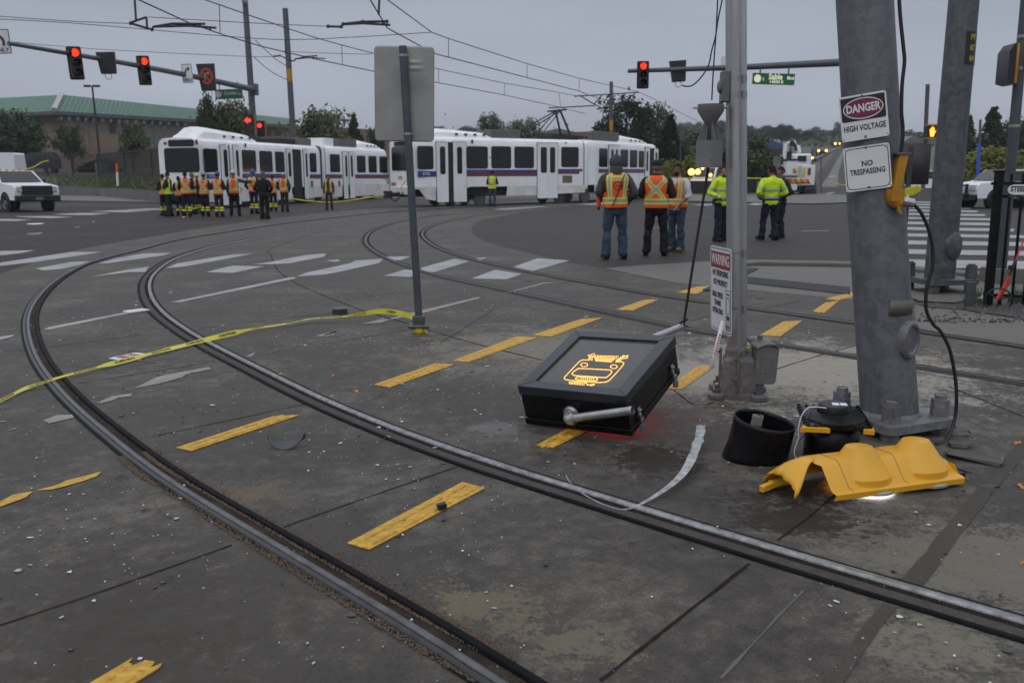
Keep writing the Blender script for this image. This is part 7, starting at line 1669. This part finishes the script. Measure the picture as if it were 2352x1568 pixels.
mb = MB(); mb.tube(crom([(-w * .10, -h * .14, .15), (-w * .09, h * .06, .15), (w * .02, h * .14, .15), (w * .1, h * .14, .15)], 3), w * .045, 4); mb.prism([(w * .08, h * .22), (w * .22, h * .14), (w * .08, h * .06)], .14, .152); mb.build('arrow', emis('dim_amber_arrow', (.75, .45, .1), .16), nt)
def lane_sign(px, py, w, h, Y, yaw, label, flip=1):
    M, w, h = bill(px, py, w, h, Y, yaw, 3); o = thing('lane_sign', label, 'sign', M=M); mb = MB(); mb.prism(rrect(w, h, w * .08), -.02, 0); mb.build('sign_plate', M_['signwhite'], o); mb = MB(); ring(mb, rrect(w * .95, h * .96, w * .07), rrect(w * .88, h * .91, w * .05), 0, .004); mb.build('sign_border', M_['signblack'], o)
    mb = MB(); f = flip; mb.tube(crom([(-f * w * .18, -h * .16, .01), (-f * w * .17, h * .08, .01), (-f * w * .02, h * .22, .01), (f * w * .12, h * .24, .01)], 3), w * .06, 5); mb.prism([(f * w * .08, h * .36), (f * w * .30, h * .24), (f * w * .08, h * .12)], 0, .02); mb.build('arrow', M_['signblack'], o)
    text('ONLY', h * .22, T((0, -h * .34, .006)), M_['signblack'], o, bold=.03, fit=w * .8)
lane_sign(430, 169, 23, 42, armY(430), 8, 'white right turn only sign beside the lit sign box')
lane_sign(-1, 96, 46, 54, armY(20) + .3, 8, 'white turn only sign cut by the left edge of the picture', -1)
def street_sign(quad, Y, yaw, label, words, glow):
    M, w, h = bill((quad[0] + quad[2]) / 2, (quad[1] + quad[3]) / 2, quad[2] - quad[0], quad[3] - quad[1], Y, yaw, -2 if glow else 2); o = thing('street_sign', label, 'street sign', M=M)
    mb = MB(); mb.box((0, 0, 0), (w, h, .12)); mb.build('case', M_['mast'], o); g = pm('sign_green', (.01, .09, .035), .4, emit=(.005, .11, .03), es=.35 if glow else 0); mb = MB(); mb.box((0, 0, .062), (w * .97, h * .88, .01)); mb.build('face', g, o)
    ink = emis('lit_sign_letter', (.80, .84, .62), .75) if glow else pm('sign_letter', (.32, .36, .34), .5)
    mb = MB(); mb.prism(el(h * .33, h * .36, 20), .067, .072, T((-w * .39, 0, 0))); mb.build('emblem', ink, o)
    for s, x, y, ww, hh in words: text(s, h * hh, T((x * w, y * h, .07)), ink, o, bold=.03, fit=w * ww)
    for x in (-.33, .35): mb = MB(); mb.box((x * w, h * .8, 0), (.05, h * .9, .05)); mb.build('hanger', M_['mast'], o)
    return o
street_sign((496, 206, 556, 227), armY(520) + .4, 6, 'dark green street sign reading Exposition on the left mast', [('E', -.24, .1, .03, .4), ('Exposition', .06, .1, .44, .55), ('Ave', .39, .0, .11, .35)], False)
MY = 40; mr = thing('signal_mast', 'signal mast arm reaching left from behind the big pole', 'signal mast', tuple(at(2010, 480)))
mb = MB(); mb.tube([P(1442, 163.5, MY), P(1700, 155, MY - 1), P(2010, 140, MY - 2)], [.085, .12, .17], 14); mb.build('mast_arm', M_['mast'], mr, world=True); mb = MB(); mb.tube([G2(P(2010, 300, MY - 2).x, MY - 2), P(1990, 100, MY - 2)], .19, 14); mb.build('mast', M_['mast'], mr, world=True)
signal_head(1477, 172, 27, 60, MY - .35, -3, 0, 'single round red traffic light at the tip of the right mast arm', slant=0)
blank_box(1557, 164, 37, 45, MY - .3, -6, 'dark blank-out sign box right of the round red light')
M, w, h = bill(1672, 154, 32, 46, MY - .3, 0, 0); o = thing('lane_sign', 'white lane sign peeking out left of the silver pole', 'sign', M=M); mb = MB(); mb.prism(rrect(w, h, .05), -.02, 0); mb.build('sign_plate', M_['signwhite'], o); text('ONLY', h * .2, T((0, -h * .34, .006)), M_['signblack'], o, fit=w * .7)
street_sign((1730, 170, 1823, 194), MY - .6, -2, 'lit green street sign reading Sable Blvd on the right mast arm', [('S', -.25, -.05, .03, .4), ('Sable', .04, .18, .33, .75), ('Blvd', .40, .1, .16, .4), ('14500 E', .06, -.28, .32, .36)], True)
# near-side heads on the left mast pole
for px, py, s, Y, lb_ in ((572, 286, 1.0, 59.4, 'red arrow signal fixed on the left of the tall mast'), (599, 296, .8, 61, 'small red signal just right of the tall mast')):
    M, w, h = bill(px, py, 22 * s, 44 * s, Y, 0, 0); o = thing('traffic_signal', lb_, 'traffic light', M=M, group='traffic signal heads'); mb = MB(); mb.prism(rrect(w, h, .05), -.1, .08); mb.build('housing', M_['sigblack'], o); mb = MB(); mb.box((w * .45, 0, -.14), (w * .3, h, .08)); mb.build('yellow_back', M_['yellowold'], o)
    mb = MB(); mb.prism([(-.23, 0), (0, .2), (0, .09), (.2, .09), (.2, -.09), (0, -.09), (0, -.2)] if s == 1 else el(.14, .14, 14), .085, .1, T((-.05, h * .2, 0))); mb.build('lens', M_['red_on'], o)
hd = thing('pedestrian_signal', 'pedestrian signal showing an orange raised hand on a thin pole', 'pedestrian signal', tuple(at(2124, 458))); HY_ = 25.
pa, pb_ = P(2119, 452, HY_ + 7), P(2131, 194, HY_ + 7); mb = MB(); mb.tube([pa, pb_], .07, 10); mb.build('pole', M_['mast'], hd, world=True); mb = MB(); mb.box(P(2119, 447, HY_ + 7), (.5, .5, .45)); mb.build('footing', M_['rwall'], hd, world=True)
M, w, h = bill(2139, 303, 22, 29, HY_ + 6.7); mb = MB(); mb.box((0, 0, 0), (w, h, .2), M); mb.build('housing', M_['sigblack'], hd, world=True); mb = MB(); mb.box((0, h * .5, .02), (w * 1.2, .05, .3), M); mb.box((0, -h * .5, .02), (w * 1.2, .04, .2), M); mb.build('yellow_case', M_['yellowold'], hd, world=True)
mb = MB(); k = h / 2; mb.prism([(-.3 * k, -.75 * k), (.2 * k, -.75 * k), (.36 * k, -.2 * k), (.5 * k, .15 * k), (.4 * k, .2 * k), (.24 * k, 0), (.26 * k, .6 * k), (.14 * k, .62 * k), (.06 * k, .15 * k), (.03 * k, .75 * k), (-.09 * k, .75 * k), (-.1 * k, .15 * k), (-.18 * k, .66 * k), (-.29 * k, .64 * k), (-.27 * k, .1 * k), (-.38 * k, .42 * k), (-.46 * k, .38 * k), (-.40 * k, -.2 * k)], .101, .11, M); mb.build('lit_hand', emis('orange_hand', (1, .20, .02), 5), hd, world=True)
# ---- catenary poles and wires
for a, b, r_, Y, lb_ in (((681, 420), (655, 20), .21, 70, 'grey steel tram pole with a yellow tag, right of the signal mast'), ((1404, 400), (1404, 188), .16, 82, 'dark thin tram pole rising behind the right tram')):
    o = thing('tram_pole', lb_, 'pole', tuple(P(*a, Y))); mb = MB(); p, q = P(*a, Y), P(*b, Y); p.z = gz(Y); mb.tube([p, q], [r_ * 1.1, r_], 12); mb.build('pole_shaft', M_['mast'], o, world=True)
    mb = MB(); t = .42 if Y == 70 else .7; c = p.lerp(q, .62 if Y == 70 else .55); mb.tube([c, c + (q - p).normalized() * .9], r_ * 1.06, 12, cap=False); mb.build('number_tag', M_['yellowold'], o, world=True)
M_['wire'] = pm('wire_dark', (.03, .03, .032), .5)
def zline(pxs, z): return [atz(x, y, z) for x, y in pxs]
def overhead(label, contact, mess, zc, zm, drops, rw=.018):
    o = thing('overhead_line', label, 'overhead line', tuple(atz(*contact[len(contact) // 2], zc)))
    for nm, pts, z in (('contact_wire', contact, zc), ('messenger_wire', mess, zm)):
        mb = MB(); mb.tube(zline(pts, z), rw, 5); mb.build(nm, M_['wire'], o, world=True)
    for a, b in drops:
        p, q = atz(*a, zm), atz(*b, zc); q2_ = P(*b, p.y); mb = MB(); mb.tube([p, q2_], rw * .7, 4); mb.build('dropper', M_['wire'], o, world=True)
overhead('left pair of overhead tram wires running from the top left to the raised pantograph', [c4_(-60, -75), c4_(100, 0), c4_(450, 160), c4_(700, 250), c4_(1000, 340), c4_(1360, 425), c4_(1790, 515), c33(670, 450), c33(1210, 550), c33(1620, 640), (1345, 262)],
         [c4_(400, -70), c4_(580, 0), c4_(880, 105), c4_(1170, 205), c4_(1380, 275), c4_(1560, 325), c4_(1790, 385), c33(665, 340), c33(1200, 455), c33(1640, 530), (1330, 222)], 5.7, 6.9, [(c4_(682, 40), c4_(688, 240)), (c4_(1568, 330), c4_(1573, 465)), (c33(692, 348), c33(695, 452)), (c33(1210, 460), c33(1210, 550)), (c33(1640, 530), c33(1650, 645))])
overhead('right pair of overhead tram wires dropping from the top centre toward the far trees', [c4_(1740, -60), c4_(1775, 0), c4_(1840, 110), c4_(1900, 205), c4_(2130, 330), c33(680, 230), c33(1200, 365), c33(1800, 520), c8_(480, 590), c8_(830, 690)],
         [c4_(1800, -70), c4_(1900, 0), c4_(2220, 235), c33(780, 110), c33(1390, 305), c33(1800, 420), c8_(840, 410), c8_(1120, 470), c8_(1350, 525), c8_(1520, 600), c8_(1850, 760), (1548, 252), (1605, 280)], 5.7, 6.9, [(c33(772, 112), c33(772, 250)), (c33(1388, 310), c33(1388, 408)), (c33(1797, 425), c33(1797, 518))])
for lb_, pts in (('upper cross-span wire from the left bracket past both poles', [c4_(170, 125), c4_(870, 165), c4_(1280, 185), c4_(1560, 195)]), ('twin span wire entering at the upper left edge, upper strand', [(-20, 37), (0, 38), (165, 49.5), (297, 54.4)]), ('twin span wire entering at the upper left edge, lower strand', [(-20, 44), (0, 44.5), (155, 52.7), (349, 69), (588, 89), (725, 90.5), (992, 74.6)]),
                 ('lowest span wire from the left edge over the red lights to the second pole', [(-20, 93), (26, 96.6), (231, 114), (588, 131), (646, 128.5)]), ('short span wire from the second pole to the sign back', [(668, 119), (760, 123), (855, 125)]), ('sagging feeder wire between the mast and the second pole, upper', [c4_(940, 290), c4_(1090, 430), c4_(1180, 482)]), ('sagging feeder wire between the mast and the second pole, lower', [c4_(930, 410), c4_(1000, 475), c4_(1090, 540), c4_(1180, 580)])):
    Yw = 33 if 'lowest' not in lb_ and 'short' not in lb_ else 44
    wire('span_wire', [P(x, y, Yw) for x, y in pts], .013, M_['wire'], lb_, 'wire', 5, 2)
for lb_, Y, segs in (('steel wire bracket at the upper left carrying the left tram wires', 24, [[c4_(40, 170), c4_(195, 215)], [c4_(155, 125), c4_(160, 205)], [c4_(40, 165), c4_(155, 125)], [c4_(70, 0), c4_(80, 150)], [c4_(195, 215), c4_(205, 195), c4_(340, 172), c4_(580, 174)], [c4_(205, 195), c4_(460, 188), c4_(660, 203)], [c4_(540, 170), c4_(542, 195)], [c4_(615, 200), c4_(617, 225)]]),
                     ('steel wire bracket above the sign post carrying the right tram wires', 24, [[c4_(1470, 192), c4_(1565, 195), c4_(1578, 175), c4_(1720, 158), c4_(1895, 156)], [c4_(1580, 178), c4_(1720, 170), c4_(1920, 182)], [c4_(1840, 0), c4_(1836, 110)], [c4_(1868, 150), c4_(1868, 178)]]),
                     ('steel wire bracket reaching right from the second tram pole', 45, [[c4_(1080, 408), c4_(1120, 403), c4_(1205, 442), c4_(1225, 440), c4_(1235, 428), c4_(1310, 410), c4_(1385, 405)], [c4_(1235, 428), c4_(1330, 418), c4_(1450, 425)], [c4_(1362, 405), c4_(1362, 430)], [c4_(1160, 290), c4_(1160, 390)]]),
                     ('steel cantilever arms on the thin pole behind the right tram', 80, [[c8_(230, 605), c8_(850, 572), c8_(1350, 535)], [c8_(300, 590), c8_(580, 755), c8_(850, 890)], [c8_(570, 745), c8_(700, 590)], [c8_(-250, 815), c8_(0, 805), c8_(580, 775)], [c8_(880, 880), c8_(1300, 555)]])):
    mb = MB()
    for s in segs: mb.tube([P(x, y, Y) for x, y in s], .03 if Y < 60 else .05, 6)
    for s in segs[:1]:
        for q in s: mb.ball(tuple(P(*q, Y)), .05 if Y < 60 else .09, 6, k=4)
    tag(mb.build('wire_bracket', M_['wire']), lb_, 'wire bracket')
# ---- vehicles
M_['carwhite'] = pm('car_white', (.70, .71, .72), .25, var=.03); M_['carblack'] = pm('car_black', (.012, .013, .016), .22, var=.1); M_['tyre'] = M_['rubber']; M_['head'] = emis('headlamp_lit', (1, .72, .38), 7); M_['lampoff'] = pm('headlamp_glass', (.45, .45, .46), .15)
def car(name, label, loc, heading, prof, glass, W, wheels, paint, wr=.38, grille=None, front=None, lit=False, cat='car', group=None, wind=None):
    o = thing(name, label, cat, tuple(loc), heading, group)       # local x: forward, y: left
    top = max(p[1] for p in prof); belt = min([p[1] for _, g in glass for p in g] or [top * .66])
    def tum(m):
        for v in m.v: v.y *= 1 - .15 * max(0, min(1, (v.z - belt) / (top - belt)))
        return m
    mb = tum(MB().prism(prof, -W / 2, W / 2, Matrix.Rotation(R(90), 4, 'X'))); mb.build('body', paint, o, bevel=.11)
    for x in wheels:
        for s in (-1, 1): mb = MB(); mb.tube([(x, s * (W / 2 - .2), wr), (x, s * (W / 2 + .006), wr)], wr * 1.22, 24); mb.build('wheel_arch', M_['tyre'], o)
    for nm, poly in glass:
        for s in (-1, 1):
            m2 = MB(); m2.prism(poly, s * (W / 2 - .03), s * (W / 2 + .012), Matrix.Rotation(R(90), 4, 'X')); tum(m2).build(nm, M_['glass'], o)
    if wind:
        for a, b in wind: d = Vector((b[0] - a[0], 0, b[1] - a[1])); n = Vector((-d.z, 0, d.x)).normalized(); n *= .03 if n.z > 0 else -.03; m2 = MB(); A_, B_ = Vector((a[0], 0, a[1])) + n, Vector((b[0], 0, b[1])) + n; w = W / 2 - .10; y = Vector((0, w, 0)); m2.add([A_ - y, A_ + y, B_ + y * .84, B_ - y * .84], [(0, 1, 2, 3)], 0, False); m2.build('windscreen', M_['glass'], o)
    for x in wheels:
        for s in (-1, 1):
            Q = T((x, s * (W / 2 - .09), wr)) @ Matrix.Rotation(R(90 * -s), 4, 'X'); mb = MB(); mb.lathe([(wr * .6, -.11), (wr * .92, -.12), (wr, -.08), (wr, .08), (wr * .92, .125), (wr * .6, .12)], Q, 24); t = mb.build('wheel', M_['tyre'], o); mb = MB(); mb.lathe([(wr * .6, .11), (wr * .5, .08), (wr * .2, .10), (0, .11)], Q, 20); mb.build('rim', M_['steel'], t)
    x = max(p[0] for p in prof)
    if front:
        for s in (-1, 1): mb = MB(); mb.box((x - .03, s * (W / 2 - .28), front), (.16, .36, .26)); mb.build('headlight', M_['head'] if lit else M_['lampoff'], o, bevel=.03)
    if grille: mb = MB(); mb.box((x + .01, 0, grille[0]), (.10, W - .62, grille[1])); mb.build('grille', M_['sigblack'], o, bevel=.03); mb = MB(); mb.box((x + .02, 0, grille[2]), (.22, W + .02, grille[3])); mb.build('bumper', M_['sigblack'], o, bevel=.05)
    return o
ppro = [(2.75, .55), (2.8, .95), (2.72, 1.20), (1.35, 1.34), (.62, 1.92), (-.9, 1.94), (-1.15, 1.32), (-2.9, 1.32), (-2.95, .55)]
pk_ = at(40, 486); pick = car('pickup_truck', 'white pickup truck with a black grille at the left edge', (pk_.x - .9, pk_.y + 1.2, pk_.z), R(-38), ppro, [('side_window', [(1.15, 1.36), (.55, 1.84), (-.10, 1.86), (-.10, 1.36)]), ('side_window', [(-.18, 1.36), (-.18, 1.86), (-.82, 1.86), (-1.0, 1.36)])], 2.03, (1.75, -1.9), M_['carwhite'], .42, (1.0, .42, .62, .30), 1.05, wind=[((1.33, 1.36), (.68, 1.87))], cat='pickup truck')
mb = MB(); mb.box((2.85, .0, .62), (.24, .32, .16)); mb.build('licence_plate', M_['lidgrey'], pick)
for s in (-1, 1): mb = MB(); mb.box((1.0, s * 1.13, 1.36), (.12, .2, .26)); mb.build('mirror', M_['sigblack'], pick)
for k in range(5): mb = MB(); mb.box((.55, -.6 + .3 * k, 1.945), (.12, .07, .05)); mb.build('roof_marker', V_OR, pick)
vpro = [(2.6, .4), (2.65, 1.0), (2.2, 1.25), (1.6, 2.0), (1.2, 2.2), (-2.6, 2.2), (-2.7, .4)]; vn = P(-52, 430, 56)
car('white_van', 'white high-roofed van behind the pickup at the left edge', (vn.x, 56, vn.z - .75), R(188), [(x, z * 1.28) for x, z in vpro], [('side_window', [(2.0, 1.7), (1.6, 2.5), (1.1, 2.55), (1.1, 1.7)])], 2.0, (1.7, -1.7), M_['carwhite'], .4, cat='van')
spro = [(2.3, .45), (2.35, .95), (2.2, 1.1), (1.15, 1.2), (.5, 1.72), (-1.9, 1.74), (-2.3, 1.15), (-2.35, .45)]; sv = P(86, 400, 98)
sgl = [('side_window', [(.95, 1.2), (.45, 1.64), (-.3, 1.66), (-.3, 1.2)]), ('side_window', [(-.38, 1.2), (-.38, 1.66), (-1.2, 1.66), (-1.2, 1.2)]), ('side_window', [(-1.28, 1.2), (-1.28, 1.66), (-1.85, 1.64), (-2.1, 1.2)])]
blk = car('dark_suv', 'black sport utility vehicle behind the iron fence at the left', tuple(sv), R(195), [(x * .88, z * 1.12) for x, z in spro], [(n, [(x * .88, z * 1.12) for x, z in p]) for n, p in sgl], 1.9, (1.25, -1.3), M_['carblack'], .38, front=.95, cat='car', wind=[((1.02, 1.36), (.46, 1.9))]); blk.scale = (1.1, 1.1, 1.18)
pc_ = at(2262, 478); pol = car('police_vehicle', 'white police vehicle with black push bumper seen between pole and fence', (pc_.x + 1.25, pc_.y + .6, pc_.z), R(192), spro, sgl, 1.95, (1.35, -1.45), M_['carwhite'], .40, front=.92, wind=[((1.16, 1.22), (.52, 1.70))], cat='police car')
mb = MB()
for s in (-.45, .45): mb.box((2.48, s, .78), (.14, .09, .62))
mb.box((2.48, 0, .62), (.10, 1.2, .10)); mb.box((2.48, 0, 1.02), (.10, 1.1, .08)); mb.box((2.36, 0, .5), (.2, 1.9, .25)); mb.build('push_bumper', M_['sigblack'], pol, bevel=.02)
p2 = copy_tree(pol); p2.location = Vector((pc_.x + 2.9, pc_.y - 2.6, pc_.z)); p2.rotation_euler.z = R(186); tag(p2, 'second white police vehicle nearer the fence, cut by the right edge', 'police car')
wh = P(2105, 412, 60); car('parked_car', 'white car roof glimpsed under the dark sign back', (wh.x, 60, gz(60)), R(180), spro, sgl, 1.85, (1.35, -1.45), M_['carwhite'], .36, cat='car')
cv = P(1625, 428, 74); amb = car('service_van', 'white service van with glowing amber headlights behind the black barrier', (cv.x + 1.2, 76, gz(76)), R(228), vpro, [('side_window', [(2.0, 1.25), (1.6, 1.9), (1.1, 1.95), (1.1, 1.25)])], 2.0, (1.7, -1.7), M_['carwhite'], .38, front=None, cat='van', wind=[((2.22, 1.28), (1.66, 1.98))])
for px, py, s, m in ((1588, 395, .26, 'amber_on'), (1603, 394.5, .22, 'amber_on'), (1614, 387, .10, 'amber_on'), (1632, 402, .12, 'amber_on')): mb = MB(); mb.ball(tuple(P(px, py, 72.2)), s, 10); mb.build('headlight', M_[m], amb, world=True)
q = [at(1556, 443), at(1650, 445), at(1738, 443)]; mb = MB()
for a, b in zip(q, q[1:]): mb.add([a, b, b + Vector((0, 0, 1.0)), a + Vector((0, 0, 1.0)), a + Vector((0, .12, 0)), b + Vector((0, .12, 0)), b + Vector((0, .12, 1.0)), a + Vector((0, .12, 1.0))], [(0, 1, 2, 3), (3, 2, 6, 7), (5, 4, 7, 6)], 0, False)
tag(mb.build('black_barrier', M_['sigblack']), 'long low black barrier behind the standing men', 'barrier')
wire('yellow_tape', [P(1545, 409, 66), P(1600, 410, 66), P(1680, 408, 66), P(1760, 411, 66)], .04, M_['tape'], 'yellow tape strung above the black barrier', 'tape', 4)
wire('yellow_tape', [P(*q1_(x, y), Y) for x, y, Y in ((1290, 905, 50), (1420, 925, 50), (1580, 938, 49), (1750, 935, 48), (1900, 915, 47), (2050, 890, 46), (2150, 870, 45))], .035, M_['tape'], 'yellow tape slung along the bottom of the left tram to the coupler', 'tape', 4)
wire('yellow_tape', [P(45, 392, 80), P(75, 385, 80.5), P(98, 372, 81), P(112, 369, 81)], .05, M_['tape'], 'yellow tape stretched across the black vehicle by the fence', 'tape', 4)
wire('yellow_tape', [c for c in (P(1905, 418, 80), P(1935, 425, 80), P(1965, 428, 80))], .04, M_['tape'], 'yellow tape across the hill road beside the big pole', 'tape', 4)
wire('yellow_tape', [P(*c33(x, y), 45.3) for x, y in ((395, 1290), (410, 1255), (440, 1215))], .03, M_['tape'], 'yellow tape hanging on the front of the right tram', 'tape', 4)
# utility truck, seen from behind
UY = 68; ub = at(1835, 446); ut = thing('bucket_truck', 'white bucket truck with orange and yellow chevrons, seen from behind on the right', 'utility truck', tuple(ub)); ug = gz(UY)
def ubox(x0, y0, x1, y1, d0, d1, mat, nm, bev=.06):
    a, b = P(x0, y0, UY + d0), P(x1, y1, UY + d0); mb = MB(); mb.box(((a.x + b.x) / 2, UY + (d0 + d1) / 2, (a.z + b.z) / 2), (abs(b.x - a.x), d1 - d0, abs(a.z - b.z)), None); return mb.build(nm, M_[mat], ut, world=True, bevel=bev)
ubox(1806, 426, 1872, 441, .3, 6, 'tramdark', 'chassis'); ubox(1843, 379, 1871, 426, 0, 4, 'carwhite', 'body_side'); ubox(1804, 409, 1862, 427, .1, 4, 'carwhite', 'body_bed'); ubox(1812, 386, 1845, 410, 1.2, 4, 'lidgrey', 'body_front'); ubox(1826, 353, 1864, 386, 3.2, 5.2, 'carwhite', 'cab', .15); ubox(1833, 358, 1852, 371, 3.1, 3.25, 'glass', 'cab_window', .02); ubox(1808, 368, 1833, 404, -1.0, 0, 'carwhite', 'bucket', .08); ubox(1806, 365, 1835, 369, -1.05, .05, 'sigblack', 'bucket_rim', .02); ubox(1803, 424, 1831, 438, -.5, .3, 'carwhite', 'tool_box')
ubox(1856, 386, 1862, 402, -.05, .02, 'tramred', 'tail_lamp', .01); ubox(1845, 384, 1849, 406, -.05, .02, 'tape', 'reflector', .01); ubox(1848, 430, 1876, 448, -.1, 1.2, 'tyre', 'mudguard', .1)
M_['chevy'] = pm('chevron_yellow', (.50, .46, .06), .5)
for i in range(8):
    x = 1806 + 7 * i; q = [P(x, 422, UY - .02), P(x + 7, 422, UY - .02), P(x + 2, 411, UY - .02), P(x - 5, 411, UY - .02)]; mb = MB(); mb.add(q, [(0, 1, 2, 3)], 0, False); mb.build('chevron', V_OR if i % 2 else M_['chevy'], ut, world=True, solid=.02)
for x, m in ((1822, V_OR), (1826, M_['tape'])): mb = MB(); mb.add([P(x, 397, UY - 1.06), P(x + 4, 397, UY - 1.06), P(x + 4, 385, UY - 1.06), P(x, 385, UY - 1.06)], [(0, 1, 2, 3)], 0, False); mb.build('reflector', m, ut, world=True, solid=.01)
mb = MB(); mb.tube([P(1802, 385, UY + 1), P(1807, 329, UY + 1)], [(.24, .2)] * 2, 4); mb.tube([P(1808, 332, UY + 1), P(1822, 326, UY + 1), P(1834, 350, UY + .5)], .17, 8); mb.tube([P(1832, 335, UY + .6), P(1835, 352, UY + .5)], .2, 6); mb.build('boom', M_['carwhite'], ut, world=True)
mb = MB(); mb.tube([P(1816, 334, UY + .6), P(1826, 332, UY + .6), P(1830, 346, UY + .5)], .13, 8); mb.ball(tuple(P(1820, 328, UY + .7)), .2); mb.box(P(1812, 362, UY + .7), (.3, .4, .9)); mb.tube([P(1800, 385, UY + 1), P(1796, 360, UY + 1)], .1, 6); mb.build('boom_joint', M_['sigblack'], ut, world=True)
mb = MB(); mb.tube([P(1790, 425, UY + 1), P(1788, 375, UY + 1.2), P(1797, 358, UY + 1.5)], .13, 6); mb.box(P(1783, 375, UY + 1.5), (.3, .6, 1.0)); mb.tube([P(1803, 420, UY + 1), P(1798, 390, UY + 1)], .22, 6); mb.build('outrigger', M_['lidgrey'], ut, world=True)
for x in (1812, 1860): mb = MB(); c = P(x, 440, UY + .9); c.z = ug + .5; mb.tube([c + Vector((-.3, 0, 0)), c + Vector((.3, 0, 0))], .5, 20); mb.build('wheel', M_['tyre'], ut, world=True)
# cars and lamps up the hill
for px, py, m, lb_ in ((1880, 352, 'amber_on', 'pair of warm headlights low on the hill road'), (1918, 332, 'amber_on', 'pair of warm headlights high on the hill road')):
    c = at(px, py + 6); cc = car('distant_car', lb_ + ', a distant car', tuple(c), R(268), spro, [], 1.85, (1.35, -1.45), M_['carblack'], .36, cat='car')
    for s in (-1, 1): mb = MB(); mb.ball((2.42, s * .75, .95),   .22 if py > 340 else .32, 8); mb.build('headlight', M_[m], cc)
for px, py, Y, base_, s, m, lb_ in ((1931, 337, 290, 352, .36, 'amber_on', 'amber street light beside the hill road'), (1866, 363, 110, 425, .13, 'amber_on', 'small amber lamp on a post above the utility truck')):
    o = thing('street_light', lb_, 'street light', tuple(P(px, base_, Y))); mb = MB(); mb.tube([P(px, base_, Y), P(px, py, Y)], .08, 6); mb.build('post', M_['mast'], o, world=True); mb = MB(); mb.ball(tuple(P(px, py, Y)), s, 8); mb.build('lamp', M_[m], o, world=True)
for px, y0, y1, Y, lb_ in ((1886, 443, 362, 66, 'thin grey sign post right of the utility truck'), (1563, 405, 285, 90, 'thin dark post behind the tram end'), (1718, 400, 318, 120, 'tall grey post in front of the blue-roofed house')):
    wire('thin_post', [P(px, y0, Y), P(px, y1, Y)], .045 if Y < 100 else .08, M_['mast'], lb_, 'post', 6, 1)
mb = MB(); a, b = P(1868, 384, 150), P(1937, 343, 330); mb.add([a, b, b + Vector((0, 0, 1.6)), a + Vector((0, 0, 1.4)), a + Vector((.4, 0, 0)), b + Vector((.4, 0, 0)), b + Vector((.4, 0, 1.6)), a + Vector((.4, 0, 1.4))], [(0, 1, 2, 3), (3, 2, 6, 7), (5, 4, 7, 6)], 0, False); tag(mb.build('road_barrier', M_['darksteel']), 'dark barrier line climbing beside the hill road', 'barrier')
M_['blueroof'] = pm('blue_roof', (.035, .07, .16), .6, var=.1)
def house(px0, px1, ytop, yeave, ybase, Y, label, roofm, wallm, name='house'):
    o = thing(name, label, 'house', tuple(P((px0 + px1) / 2, ybase, Y))); a, b = P(px0, yeave, Y), P(px1, yeave, Y); g = gz(Y) - 1; w = b.x - a.x; mb = MB(); mb.box((a.x + w / 2, Y + 6, (a.z + g) / 2), (w * .94, 12, a.z - g)); mb.build('wall', wallm, o, world=True)
    t = P((px0 + px1) / 2, ytop, Y).z; mb = MB(); mb.prism([(-w / 2, a.z), (w / 2, a.z), (w * .04, t), (-w * .04, t)], -6.6, 6.6, T((a.x + w / 2, Y + 6, 0)) @ Matrix.Rotation(R(90), 4, 'X')); mb.build('roof', roofm, o, world=True)
    for k in range(3): mb = MB(); mb.box((a.x + w * (.25 + .25 * k), Y - .04, lerp(a.z, g, .4)), (1.2, .1, 1.3)); mb.build('window', M_['glass'], o, world=True)
house(1690, 1822, 318, 344, 360, 155, 'house with a blue gabled roof behind the utility truck', M_['blueroof'], M_['brick'])
house(1228, 1336, 296, 308, 330, 160, 'long grey-roofed shed behind the raised pantograph', M_['roofgrey'], M_['stone'], 'shed')
house(1572, 1608, 318, 323, 340, 145, 'small pale-roofed building left of the grey drum', M_['lens'], M_['brick'])
house(2066, 2126, 312, 330, 360, 190, 'brown house under the pedestrian signal', M_['roofgrey'], M_['brick'])
bl = thing('blue_glow_post', 'thin post with a painted-in blue police-light reflection, right of the second pole', 'post', tuple(P(2243, 448, 52))); mb = MB(); mb.tube([P(2246, 400, 52), P(2252, 275, 52)], .07, 8); mb.build('post', M_['mast'], bl, world=True)
mb = MB(); mb.tube([P(2244, 440, 51.8), P(2250, 328, 51.8)], .085, 8); mb.build('glowing_reflection', emis('blue_reflection_glow', (.01, .06, .5), .5), bl, world=True)  # reflected police light put in as a glowing strip; no lamp here
# litter out on the road
for k, (px, py, s, lb_) in enumerate(((82, 516, .5, 'white litter lying on the left road'), (160, 463, .35, 'pale blue litter on the grass by the pickup'), (1241, 779 / 1, .0, ''), (423, 500, .22, 'white scrap on the road below the crowd'), (1490 * .92, 460, .0, ''))):
    if s: chunk(at(px, py, .01), (s, s * .6, .05), .4 * k, M_['signwhite'], 'litter', lb_, 'litter', 80 + k)
# ---- mist
hz = pm('mist', (.5, .5, .5)); nt_ = hz.node_tree; nt_.nodes.clear(); out = nt_.nodes.new('ShaderNodeOutputMaterial'); pv = nt_.nodes.new('ShaderNodeVolumePrincipled'); pv.inputs['Density'].default_value = .00032; pv.inputs['Color'].default_value = (.88, .92, 1, 1); pv.inputs['Anisotropy'].default_value = .2; nt_.links.new(pv.outputs[0], out.inputs['Volume'])
mb = MB(); mb.box((0, 1230, 18.4), (3030, 2560, 39)); o = mb.build('haze', hz); tag(o, kind='stuff')
